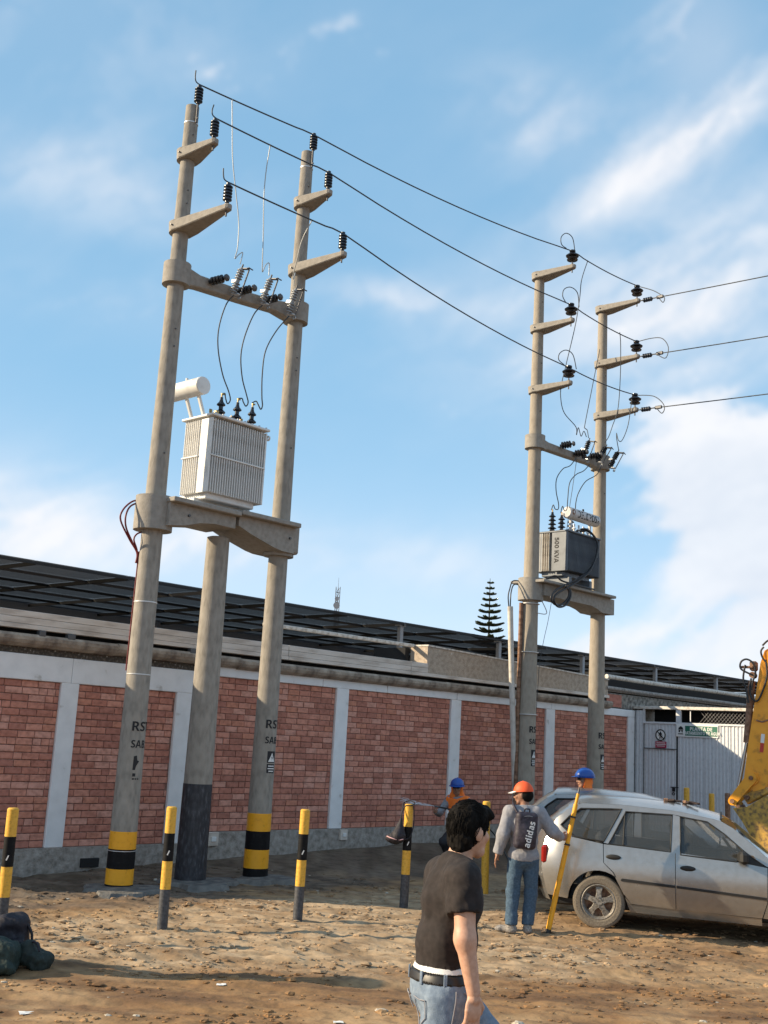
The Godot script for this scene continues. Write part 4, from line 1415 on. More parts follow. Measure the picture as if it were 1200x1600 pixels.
func build_wires() -> void:
	var lines := [
		[[[-5.28, 1.66, 11.02], [-3.08, 1.72, 11.22], [3.89, 1.90, 11.80], [6.25, 2.01, 11.84]], "highest black line wire running between the insulator heads of all four tall poles"],
		[[[-5.28, 2.10, 10.34], [-3.08, 2.12, 10.45], [3.89, 1.90, 10.66], [6.25, 2.01, 10.58]], "middle black line wire running across the upper brackets of all four tall poles"],
		[[[-5.28, 2.52, 9.24], [-3.08, 2.52, 9.34], [3.89, 1.88, 9.36], [6.25, 1.99, 9.40]], "lowest black line wire running across the lower brackets of all four tall poles"]]
	for l in lines:
		wire_obj("line_wire", sagging(l[0], [.01, .14, .05]), .0115, M.wire, l[1], "wire", "line wires between the poles", 2)
	for l in [[11.46, "highest outgoing wire leaving the rightmost pole to the right"], [10.21, "middle outgoing wire leaving the rightmost pole to the right"], [9.04, "lowest outgoing wire leaving the rightmost pole to the right"]]:
		wire_obj("outgoing_wire", sagging([[6.25, 2.50, l[0]], [6.25, 22.0, l[0] - .05]], [.25]), .011, M.wire, l[1], "wire", "outgoing wires on the right", 2)
	var g := "jumper wires"
	var jump := [
		["tail_wire", [[-5.25, 1.66, 11.02], [-5.34, 1.66, 11.03], [-5.37, 1.66, 11.09], [-5.37, 1.66, 11.2]], .009, M.wire, "bent wire tail above the head of the leftmost pole"],
		["tail_wire", [[-5.25, 2.10, 10.34], [-5.33, 2.10, 10.36], [-5.35, 2.10, 10.42], [-5.33, 2.10, 10.52]], .009, M.wire, "bent wire tail above the upper bracket of the leftmost pole"],
		["tail_wire", [[-5.25, 2.52, 9.24], [-5.35, 2.52, 9.25], [-5.38, 2.52, 9.31], [-5.39, 2.52, 9.40]], .009, M.wire, "bent wire tail above the lower bracket of the leftmost pole"],
		["drop_wire", [[-4.70, 1.68, 11.06], [-4.66, 1.69, 10.62], [-4.61, 1.70, 10.13], [-4.51, 1.71, 9.66], [-4.42, 1.72, 9.23], [-4.41, 1.73, 8.84], [-4.45, 1.74, 8.65], [-4.40, 1.75, 8.72], [-4.34, 1.77, 8.77], [-4.41, 1.82, 8.56]], .0075, M.wire_pale, "pale drop wire from the highest line to the first left fuse cutout"],
		["drop_wire", [[-4.26, 2.10, 10.40], [-4.25, 2.04, 10.04], [-4.23, 2.01, 9.62], [-4.16, 1.98, 9.06], [-4.10, 1.94, 8.65], [-4.06, 1.91, 8.54], [-3.98, 1.87, 8.68], [-3.89, 1.84, 8.75], [-3.87, 1.83, 8.57]], .0075, M.wire_pale, "pale drop wire from the middle line to the second left fuse cutout"],
		["drop_wire", [[-3.72, 2.52, 9.31], [-3.71, 2.32, 9.05], [-3.66, 2.18, 8.78], [-3.60, 2.06, 8.62], [-3.52, 1.98, 8.60], [-3.44, 1.92, 8.74], [-3.38, 1.84, 8.57]], .0075, M.wire_pale, "pale drop wire from the lowest line to the cutout beside the right collar"],
		["lead_wire", [[-4.46, 1.80, 8.07], [-4.53, 1.73, 7.92], [-4.58, 1.68, 7.58], [-4.54, 1.65, 7.28], [-4.40, 1.62, 6.95], [-4.25, 1.60, 6.74], [-4.19, 1.58, 6.63], [-4.22, 1.56, 6.57], [-4.25, 1.54, 6.66], [-4.25, 1.52, 6.72], [-4.30, 1.50, 6.70]], .0095, M.wire, "dark curved lead from the first left cutout to the white transformer"],
		["lead_wire", [[-3.92, 1.80, 8.10], [-4.0, 1.72, 7.95], [-4.10, 1.68, 7.60], [-4.12, 1.65, 7.30], [-4.04, 1.62, 7.00], [-3.92, 1.60, 6.78], [-3.86, 1.58, 6.68], [-3.88, 1.56, 6.62], [-3.92, 1.54, 6.68], [-3.93, 1.52, 6.73], [-4.0, 1.50, 6.71]], .0095, M.wire, "dark curved lead from the second left cutout to the white transformer"],
		["lead_wire", [[-3.40, 1.81, 8.10], [-3.56, 1.73, 7.83], [-3.71, 1.70, 7.48], [-3.72, 1.68, 7.12], [-3.67, 1.65, 6.81], [-3.62, 1.62, 6.69], [-3.63, 1.60, 6.63], [-3.66, 1.57, 6.70], [-3.68, 1.54, 6.75], [-3.72, 1.50, 6.72]], .0095, M.wire, "dark curved lead from the third left cutout to the white transformer"],
		["loop_wire", [[3.73, 1.88, 11.80], [3.56, 1.88, 11.82], [3.54, 1.88, 11.97], [3.72, 1.88, 12.12], [3.94, 1.88, 12.10], [4.03, 1.88, 11.86]], .009, M.wire, "ring of spare wire over the top insulator of the left of the right poles"],
		["loop_wire", [[3.76, 1.88, 10.66], [3.64, 1.88, 10.76], [3.69, 1.88, 10.92], [3.92, 1.88, 11.04], [4.16, 1.88, 11.0], [4.23, 1.88, 10.72]], .009, M.wire, "ring of spare wire over the middle insulator of the left of the right poles"],
		["loop_wire", [[3.75, 1.88, 9.37], [3.56, 1.88, 9.42], [3.59, 1.88, 9.56], [3.81, 1.88, 9.69], [4.05, 1.88, 9.66], [4.18, 1.88, 9.40]], .009, M.wire, "ring of spare wire over the lowest insulator of the left of the right poles"],
		["drop_wire", [[4.45, 1.92, 11.79], [4.30, 1.88, 11.33], [4.35, 1.81, 10.97], [4.26, 1.78, 10.37], [4.02, 1.75, 9.51], [3.93, 1.71, 9.07], [3.95, 1.68, 8.80], [4.13, 1.65, 8.53], [4.60, 1.62, 8.36], [4.69, 1.58, 8.22], [4.80, 1.55, 8.40], [4.95, 1.52, 8.26], [5.08, 1.5, 8.40], [5.18, 1.5, 8.30]], .0085, M.wire, "dark drop wire from the highest line with a zigzag end at the right cross beam"],
		["drop_wire", [[5.88, 1.34, 10.43], [5.64, 1.34, 9.61], [5.34, 1.36, 8.66], [5.30, 1.38, 8.54], [5.36, 1.4, 8.50], [5.26, 1.5, 8.30]], .0085, M.wire, "dark slanting drop wire in front of the rightmost pole to the right cross beam"],
		["drop_wire", [[5.59, 2.0, 10.58], [5.86, 1.86, 10.44], [6.05, 1.75, 9.84], [6.14, 1.65, 9.14], [6.06, 1.57, 8.74], [6.0, 1.52, 8.5], [5.86, 1.52, 8.34]], .0085, M.wire, "dark drop wire from the middle line hanging beside the rightmost pole"],
		["drop_wire", [[6.14, 1.99, 9.38], [6.16, 1.89, 8.76], [6.05, 1.82, 8.40], [6.0, 1.76, 8.38], [6.02, 1.7, 8.54], [6.08, 1.66, 8.55], [6.16, 1.62, 8.45], [6.27, 1.6, 8.26]], .0085, M.wire, "dark drop wire from the lowest line with a bent end right of the rightmost pole"],
		["lead_wire", [[4.89, 1.45, 7.80], [4.70, 1.44, 7.60], [4.48, 1.42, 7.49], [4.31, 1.39, 7.26], [4.33, 1.37, 7.01], [4.47, 1.34, 6.78], [4.50, 1.31, 6.68], [4.44, 1.28, 6.68], [4.42, 1.25, 6.76], [4.43, 1.2, 6.66]], .0095, M.wire, "dark curved lead to the leftmost bushing of the grey transformer"],
		["lead_wire", [[5.40, 1.45, 7.78], [5.2, 1.44, 7.60], [4.95, 1.42, 7.47], [4.77, 1.39, 7.26], [4.76, 1.36, 6.93], [4.80, 1.32, 6.74], [4.76, 1.29, 6.70], [4.73, 1.26, 6.79], [4.76, 1.2, 6.66]], .0095, M.wire, "dark curved lead to the second bushing of the grey transformer"],
		["lead_wire", [[5.80, 1.48, 7.84], [5.68, 1.45, 7.62], [5.34, 1.40, 7.41], [5.16, 1.35, 7.14], [5.15, 1.30, 6.95], [5.19, 1.25, 6.76], [5.10, 1.2, 6.68]], .0095, M.wire, "dark curved lead to the third bushing of the grey transformer"],
		["lead_wire", [[4.92, 1.45, 7.80], [4.90, 1.38, 7.22], [4.90, 1.32, 6.83], [4.92, 1.25, 6.35]], .006, M.wire, "thin straight earth lead running down to the lid of the grey transformer"],
		["earth_wire", [[4.08, 1.52, 4.90], [4.05, 1.45, 4.40], [4.02, 1.39, 4.06], [3.98, 1.33, 3.60], [4.0, 1.30, 3.31], [3.98, 1.28, 2.6]], .005, M.wire, "thin wire hanging from the cable loop down along the left of the right poles"],
		["loose_wire", [[3.90, 1.38, 4.80], [4.12, 1.36, 4.60], [4.10, 1.34, 4.54], [3.88, 1.30, 4.54]], .008, M.wire_pale, "short loop of loose pale wire under the collar of the right platform"],
		["jumper_wire", [[6.25, 2.02, 11.83], [6.25, 2.36, 11.66], [6.25, 2.52, 11.55], [6.25, 2.66, 11.42], [6.25, 2.63, 11.32], [6.25, 2.54, 11.43]], .009, M.wire, "looped jumper at the highest strain clamp of the rightmost pole"],
		["jumper_wire", [[6.25, 2.02, 10.57], [6.25, 2.37, 10.58], [6.25, 2.62, 10.52], [6.25, 2.76, 10.30], [6.25, 2.70, 10.08], [6.25, 2.52, 10.18]], .009, M.wire, "looped jumper at the middle strain clamp of the rightmost pole"],
		["jumper_wire", [[6.25, 2.00, 9.39], [6.25, 2.40, 9.31], [6.25, 2.61, 9.15], [6.25, 2.68, 9.0], [6.25, 2.62, 8.9], [6.25, 2.52, 9.0]], .009, M.wire, "looped jumper at the lowest strain clamp of the rightmost pole"],
		["power_cable", [[5.15, 1.30, 6.30], [5.30, 1.50, 6.36], [5.47, 1.62, 6.15], [5.43, 1.64, 5.88], [5.17, 1.65, 5.55], [4.72, 1.64, 5.28], [4.28, 1.64, 5.10], [3.96, 1.64, 4.95], [3.85, 1.64, 4.80], [4.00, 1.64, 4.70], [4.24, 1.64, 4.74], [4.40, 1.66, 4.88], [4.42, 1.66, 5.02], [4.26, 1.68, 5.10]], .021, M.cable, "thick black cable looping below the right platform"],
		["power_cable", [[5.05, 1.32, 6.30], [5.2, 1.52, 6.38], [5.36, 1.68, 6.15], [5.32, 1.70, 5.85], [5.05, 1.72, 5.49], [4.68, 1.70, 5.24], [4.30, 1.67, 5.05], [4.0, 1.66, 4.90], [3.92, 1.66, 4.78], [4.05, 1.66, 4.67], [4.30, 1.66, 4.72], [4.45, 1.68, 4.9], [4.46, 1.66, 5.06]], .021, M.cable, "second thick black cable looping below the right platform beside the first"],
		["power_cable", [[3.95, 1.45, 5.20], [4.1, 1.56, 5.27], [4.3, 1.58, 5.20], [4.7, 1.58, 5.19], [5.1, 1.57, 5.19], [5.5, 1.55, 5.19]], .018, M.cable, "black cable lying along the front edge of the right platform"],
		["riser_cable", [[3.80, .96, 5.16], [3.52, .98, 5.12], [3.40, 1.0, 4.95], [3.36, 1.0, 4.78], [3.42, 1.0, 4.50]], .012, M.cable, "outer black cable bending from the right collar into the pale conduit"],
		["riser_cable", [[3.80, .93, 5.10], [3.56, .97, 5.05], [3.45, 1.0, 4.90], [3.41, 1.02, 4.75], [3.44, 1.0, 4.50]], .012, M.cable, "inner black cable bending from the right collar into the pale conduit"],
		["red_cable", [[-5.40, 1.40, 4.96], [-5.56, 1.42, 4.90], [-5.70, 1.44, 4.76], [-5.72, 1.44, 4.62], [-5.56, 1.44, 4.40], [-5.42, 1.44, 4.24], [-5.43, 1.45, 4.1]], .012, M.cable_red, "outermost dark red cable looping out from the left platform collar"],
		["red_cable", [[-5.40, 1.42, 4.93], [-5.58, 1.44, 4.84], [-5.66, 1.46, 4.70], [-5.64, 1.46, 4.54], [-5.52, 1.46, 4.36], [-5.40, 1.44, 4.22], [-5.41, 1.45, 4.1]], .012, M.cable_red, "middle dark red cable looping out from the left platform collar"],
		["red_cable", [[-5.38, 1.46, 4.52], [-5.46, 1.46, 4.48], [-5.50, 1.46, 4.40], [-5.44, 1.46, 4.28], [-5.39, 1.45, 4.15]], .011, M.cable_red, "short dark red cable below the left platform collar"]]
	for j in jump:
		wire_obj(j[0], j[1], j[2], j[3], j[4], "cable" if j[0].ends_with("cable") else "wire", g, 6)
	wire_obj("red_riser", [[-5.385, 1.43, 4.26], [-5.387, 1.425, 3.7], [-5.392, 1.42, 3.1], [-5.395, 1.417, 2.7]], .009, M.cable_red, "thin dark red cable strapped down the shaded side of the leftmost pole", "cable", g, 5)
	wire_obj("conduit", [[3.43, 1.0, 4.62], [3.54, 1.0, 3.39], [3.66, 1.0, 2.20], [3.79, 1.0, .92], [3.88, 1.0, .0]], .055, M.conduit, "pale leaning conduit pipe left of the concrete pole behind the man in the orange cap", "pipe", "conduits", 3)
	wire_obj("conduit", [[3.70, 1.06, 4.72], [3.71, 1.05, 2.21], [3.72, 1.05, .0]], .04, M.rust, "brown conduit pipe strapped against the concrete pole behind the man in the orange cap", "pipe", "conduits", 3)

# ---------------------------------------------------------------- transformers
func build_transformers() -> void:
	var o := Vector3(-4.255, 5.0, 1.55)
	var t := thing("transformer", "white oil transformer with cooling fins on the left platform", "transformer", wp(o.x, o.z, o.y), ANG, "transformers")
	var mb := MB.new()
	mb.cbox(Vector3(-4.26, 5.68, 1.52) - o, Vector3(.84, 1.05, .36), .012)
	part(t, "tank", mb, M.tank)
	mb = MB.new()
	mb.cbox(Vector3(-4.26, 5.115, 1.55) - o, Vector3(.86, .09, .6), .012)
	mb.cbox(Vector3(-4.26, 5.045, 1.66) - o, Vector3(1.0, .09, .08), .01)
	mb.cbox(Vector3(-4.26, 5.045, 1.38) - o, Vector3(1.0, .09, .08), .01)
	part(t, "skid", mb, M.tank)
	var fin := MB.new()
	fin.cbox(Vector3.ZERO, Vector3(.013, 1.03, .235), .003)
	var fm := fin.mesh()
	for k in 24:
		var f := part(t, "fin", fm, M.tank)
		f.position = Vector3(-4.735 + k * .0418, 5.665, 1.82) - o
	var fin2 := MB.new()
	fin2.cbox(Vector3.ZERO, Vector3(.085, 1.03, .013), .003)
	var fm2 := fin2.mesh()
	for k in 8:
		for side in 2:
			var f := part(t, "fin", fm2, M.tank)
			f.position = Vector3(-4.722 if side == 0 else -3.80, 5.665, 1.37 + k * .043) - o
	for ex in [-4.745, -3.765]:
		for ez in [1.82]:
			mb = MB.new()
			mb.cbox(Vector3(ex, 5.665, ez) - o, Vector3(.02, 1.04, .24), .004)
			part(t, "end_plate", mb, M.tank)
	mb = MB.new()
	mb.cbox(Vector3(-4.255, 5.665, 1.942) - o, Vector3(.99, .02, .012), .003)
	part(t, "tie_bar", mb, M.tank)
	mb = MB.new()
	mb.cbox(Vector3(-4.772, 5.665, 1.52) - o, Vector3(.012, .02, .36), .003)
	part(t, "tie_bar", mb, M.tank)
	mb = MB.new()
	mb.cbox(Vector3(-4.255, 6.225, 1.625) - o, Vector3(1.05, .035, .69), .008)
	part(t, "lid", mb, M.tank)
	mb = MB.new()
	for k in 8:
		mb.cyl(Vector3(-4.72 + k * .132, 6.24, 1.95) - o, Vector3(-4.72 + k * .132, 6.258, 1.95) - o, .014, .014, 6)
	part(t, "lid_bolts", mb, M.galv)
	mb = MB.new()
	mb.ring(Vector3(-3.74, 6.12, 1.93) - o, Vector3(-3.72, 6.12, 1.93) - o, .02, .04, 12)
	part(t, "lifting_lug", mb, M.tank)
	for x in [-4.30, -4.0, -3.72]:
		var b := part(t, "high_voltage_bushing", bushing(.42, 3, .075), M.insul_black)
		b.position = Vector3(x, 6.24, 1.52) - o
		var m2 := MB.new()
		m2.cyl(Vector3(0, .41, 0), Vector3(.0, .47, 0), .012, .012, 8)
		m2.cbox(Vector3(.015, .46, 0), Vector3(.05, .02, .03), .004)
		part(b, "terminal", m2, M.brass)
	for x in [-4.35, -4.15, -3.95, -3.78]:
		var b := part(t, "low_voltage_bushing", bushing(.2, 2, .045), M.rust)
		b.position = Vector3(x, 6.24, 1.36) - o
		var m2 := MB.new()
		m2.cbox(Vector3(0, .22, 0), Vector3(.05, .06, .015), .003)
		part(b, "terminal", m2, M.brass)
	mb = MB.new()
	mb.cbox(Vector3(-4.45, 6.33, 1.62) - o, Vector3(.05, .14, .06), .006)
	part(t, "thermometer", mb, M.brass)
	# oil conservator
	mb = MB.new()
	var ax := Basis(Vector3(1, 0, 0), Vector3(0, 0, 1), Vector3(0, -1, 0))
	mb.lathe([Vector2(0, -.36), Vector2(.118, -.355), Vector2(.126, -.345), Vector2(.126, .345), Vector2(.118, .355), Vector2(0, .36)], Transform3D(ax, Vector3(-4.73, 6.69, 1.29) - o), 28)
	var cn := part(t, "conservator", mb, M.tank)
	mb = MB.new()
	var tag := MB.new()
	tag.box(Vector3(-4.73 - .085, 6.69 + .05, 1.55) - o, Vector3(.006, .075, .09), Basis(Vector3(0, 0, 1), .52))
	part(cn, "label_plate", tag, M.cons_grey)
	mb.cyl(Vector3(-4.73, 6.81, 1.25) - o, Vector3(-4.73, 6.86, 1.25) - o, .02, .02, 10)
	part(cn, "filler_cap", mb, M.tank)
	for z in [1.25, 1.52]:
		mb = MB.new()
		mb.cbox(Vector3(-4.64, 6.42, z) - o, Vector3(.04, .40, .05), .006, Basis(Vector3(0, 0, 1), .42))
		part(cn, "support", mb, M.tank)
	# grey transformer on the right platform
	o = Vector3(5.08, 5.17, 1.16)
	t = thing("transformer", "dark grey oil transformer with cylindrical oil tank on the right platform", "transformer", wp(o.x, o.z, o.y), ANG, "transformers")
	mb = MB.new()
	mb.cbox(Vector3(5.08, 5.82, 1.14) - o, Vector3(1.02, .76, .44), .012)
	part(t, "tank", mb, M.tank_grey)
	mb = MB.new()
	mb.cbox(Vector3(5.08, 5.40, 1.14) - o, Vector3(.98, .09, .5), .012)
	for x in [4.72, 5.45]:
		mb.cbox(Vector3(x, 5.26, 1.14) - o, Vector3(.09, .19, .72), .01)
	part(t, "skid", mb, M.tank_grey)
	fin = MB.new()
	fin.cbox(Vector3.ZERO, Vector3(.012, .76, .20), .003)
	fm = fin.mesh()
	for k in 28:
		for side in 2:
			var f := part(t, "fin", fm, M.tank_grey)
			f.position = Vector3(4.53 + k * .0412, 5.835, 1.455 if side == 0 else .825) - o
	for ex in [4.505, 5.665]:
		for ez in [1.37, .86]:
			mb = MB.new()
			mb.cbox(Vector3(ex, 5.835, ez) - o, Vector3(.02, .79, .37 if ez > 1.0 else .2), .004)
			part(t, "end_plate", mb, M.tank_grey)
	fin2 = MB.new()
	fin2.cbox(Vector3.ZERO, Vector3(.09, .76, .013), .003)
	fm2 = fin2.mesh()
	for k in 6:
		var f := part(t, "fin", fm2, M.conduit)
		f.position = Vector3(4.535, 5.835, .86 + k * .052) - o
	mb = MB.new()
	mb.cbox(Vector3(5.08, 6.235, 1.15) - o, Vector3(1.2, .035, .86), .008)
	part(t, "lid", mb, M.tank_grey)
	var tx := part(t, "lettering", lettering("500 KVA", .095, .004), M.ink)
	tx.transform = Transform3D(Basis(Vector3(0, -1, 0), Vector3(0, 0, 1), Vector3(-1, 0, 0)), Vector3(4.492, 5.86, 1.30) - o)
	for x in [4.43, 4.76, 5.09]:
		var b := part(t, "high_voltage_bushing", bushing(.40, 4, .085), M.insul_black)
		b.position = Vector3(x + .1, 6.25, 1.16) - o
		var m2 := MB.new()
		m2.cyl(Vector3(0, .39, 0), Vector3(.0, .45, 0), .012, .012, 8)
		part(b, "terminal", m2, M.brass)
	for x in [4.95, 5.12, 5.29, 5.46]:
		var b := part(t, "low_voltage_bushing", bushing(.17, 2, .05), M.paper_white)
		b.position = Vector3(x, 6.25, 1.40) - o
		var m2 := MB.new()
		m2.cbox(Vector3(0, .18, 0), Vector3(.05, .05, .02), .003)
		part(b, "terminal", m2, M.galv)
	mb = MB.new()
	var as_ := Basis(Vector3(0, 1, 0), Vector3(1, 0, 0), Vector3(0, 0, -1))
	mb.lathe([Vector2(0, -.56), Vector2(.10, -.555), Vector2(.122, -.53), Vector2(.122, .53), Vector2(.10, .555), Vector2(0, .56)], Transform3D(as_, Vector3(5.45, 6.70, 1.25) - o), 28)
	cn = part(t, "conservator", mb, M.cons_grey)
	for x in [5.05, 5.75]:
		mb = MB.new()
		mb.cbox(Vector3(x, 6.40, 1.25) - o, Vector3(.05, .36, .05), .006)
		part(cn, "support", mb, M.cons_grey)
	mb = MB.new()
	mb.cyl(Vector3(5.5, 6.82, 1.25) - o, Vector3(5.5, 6.87, 1.25) - o, .02, .02, 10)
	part(cn, "filler_cap", mb, M.ink)
	# lettering bent round the drum
	var arr := lettering("DELCROSA", .15, .0).get_mesh_arrays()
	var vs: PackedVector3Array = arr[Mesh.ARRAY_VERTEX]
	var ix: PackedInt32Array = arr[Mesh.ARRAY_INDEX] if arr[Mesh.ARRAY_INDEX] != null else PackedInt32Array()
	mb = MB.new()
	for k in range(0, ix.size() if ix.size() > 0 else vs.size(), 3):
		var q := []
		var nn := []
		for w in 3:
			var p := vs[ix[k + w]] if ix.size() > 0 else vs[k + w]
			var a := p.y / .124 - .05
			nn.append(Vector3(0, sin(a), cos(a)))
			q.append(Vector3(5.55 + p.x * .78, 6.70 + sin(a) * .124, 1.25 + cos(a) * .124) - o)
		if (q[1] - q[0]).cross(q[2] - q[0]).length() > 1e-9:
			mb.tri(q[0], q[1], q[2], nn[0], nn[1], nn[2])
	part(cn, "lettering", mb, M.ink)
	mb = MB.new()
	mb.cyl(Vector3(4.98, 6.71, 1.25 + .118) - o, Vector3(4.98, 6.71, 1.25 + .127) - o, .055, .055, 18)
	var em := part(cn, "emblem", mb, M.rust)
	mb = MB.new()
	mb.prism(PackedVector2Array([Vector2(0, .035), Vector2(.025, 0), Vector2(0, -.035), Vector2(-.025, 0)]), Transform3D(Basis(), Vector3(4.98, 6.71, 1.25) - o), .127, .130)
	part(em, "diamond", mb, M.paper_white)

# ---------------------------------------------------------------- bollards
func build_bollards() -> void:
	var rows := [[-2.03, -12.28, 1.21, 1, "striped yellow and black bollard left of the tarred middle pole"], [-.71, -13.28, 1.22, 1, "striped bollard on the sand between the tarred pole and the hanging bag"], [.51, -14.78, 1.25, 1, "striped yellow and black bollard with a black bag hanging from it"], [1.68, -16.5, 1.25, 0, "plain yellow bollard between the two men in the yard"], [-3.38, -11.3, 1.2, 1, "striped yellow and black bollard behind the pile of bags at the left edge"], [6.15, -22.6, 1.42, 0, "yellow bollard in front of the gate, leftmost of three above the car roof"], [6.75, -23.0, 1.32, 0, "squat yellow bollard in front of the gate, middle one above the car roof"], [7.18, -23.4, 1.35, 2, "rusty bollard beside the yellow digger arm"]]
	for b in rows:
		var t := thing("bollard", b[4], "bollard", Vector3(b[0], ground_y(b[0], b[1]) - .01, b[1]), 0.0, "steel post bollards")
		t.rotation.z = [.012, -.008, .006, .0][int(b[3]) + (1 if b[0] < -1.0 else 0)]
		var h: float = b[2]
		var r := .054
		var bands := [[0.0, .40], [.40, .73], [.73, 1.0]]
		var mats := [M.greypost, M.yellow_old, M.black, M.yellow_old]
		var cuts := [0.0, .32, .55, .78, 1.0]
		if b[3] == 0:
			cuts = [0.0, 1.0]
			mats = [M.yellow_old]
		if b[3] == 2:
			cuts = [0.0, 1.0]
			mats = [M.rust]
		for k in cuts.size() - 1:
			var mb := MB.new()
			var pr := [Vector2(r, h * cuts[k] - (.25 if k == 0 else 0.0)), Vector2(r, h * cuts[k + 1])]
			if k == cuts.size() - 2:
				pr = [Vector2(r, h * cuts[k] - (.25 if k == 0 else 0.0)), Vector2(r, h - .012), Vector2(r - .012, h), Vector2(0, h + .002)]
			mb.lathe(pr, Transform3D(), 22)
			part(t, "yellow_band" if mats[k] == M.yellow_old else "dark_band", mb, mats[k])
		if b[3] == 1:
			var mb := MB.new()
			mb.box(Vector3(.01, h * .62, r + .001), Vector3(.012, .05, .002), Basis(Vector3(0, 0, 1), -.4))
			part(t, "paint_fleck", mb, M.paper_white)

# ---------------------------------------------------------------- rounded bodies: smooth union of tapered limbs, meshed as surface nets
# primitives: [0, a, b, ra, rb] limb   [1, centre, radii, basis] ellipsoid   [2, a, b, ra, rb] limb cut flat at b   [3, centre, half, basis, round] rounded box
func sd_one(q: Array, p: Vector3) -> float:
	var kind: int = q[0]
	if kind == 1:
		var l: Vector3 = (q[3] as Basis).inverse() * (p - q[1]) if q.size() > 3 else p - (q[1] as Vector3)
		var r: Vector3 = q[2]
		var k0 := (l / r).length()
		var k1 := (l / (r * r)).length()
		return k0 * (k0 - 1.0) / maxf(k1, 1e-6) if k1 > 1e-6 else -minf(r.x, minf(r.y, r.z))
	if kind == 3:
		var l: Vector3 = (q[3] as Basis).inverse() * (p - q[1])
		var h: Vector3 = q[2]
		var rd: float = q[4]
		var d := l.abs() - h + Vector3(rd, rd, rd)
		return Vector3(maxf(d.x, 0), maxf(d.y, 0), maxf(d.z, 0)).length() + minf(maxf(d.x, maxf(d.y, d.z)), 0.0) - rd
	var a: Vector3 = q[1]
	var b: Vector3 = q[2]
	var ab := b - a
	var t := clampf((p - a).dot(ab) / ab.length_squared(), 0.0, 1.0)
	var d2 := p.distance_to(a + ab * t) - lerpf(q[3], q[4], t)
	if kind == 2:
		d2 = maxf(d2, (p - b).dot(ab.normalized()))
	return d2

func prim_box(q: Array) -> AABB:
	if q[0] == 1 or q[0] == 3:
		var r: Vector3 = q[2]
		var m := r.length() if q.size() > 3 else maxf(r.x, maxf(r.y, r.z))
		return AABB(q[1] - Vector3(m, m, m), Vector3(m, m, m) * 2.0)
	var b := AABB(q[1], Vector3.ZERO).expand(q[2])
	return b.grow(maxf(q[3], q[4]))

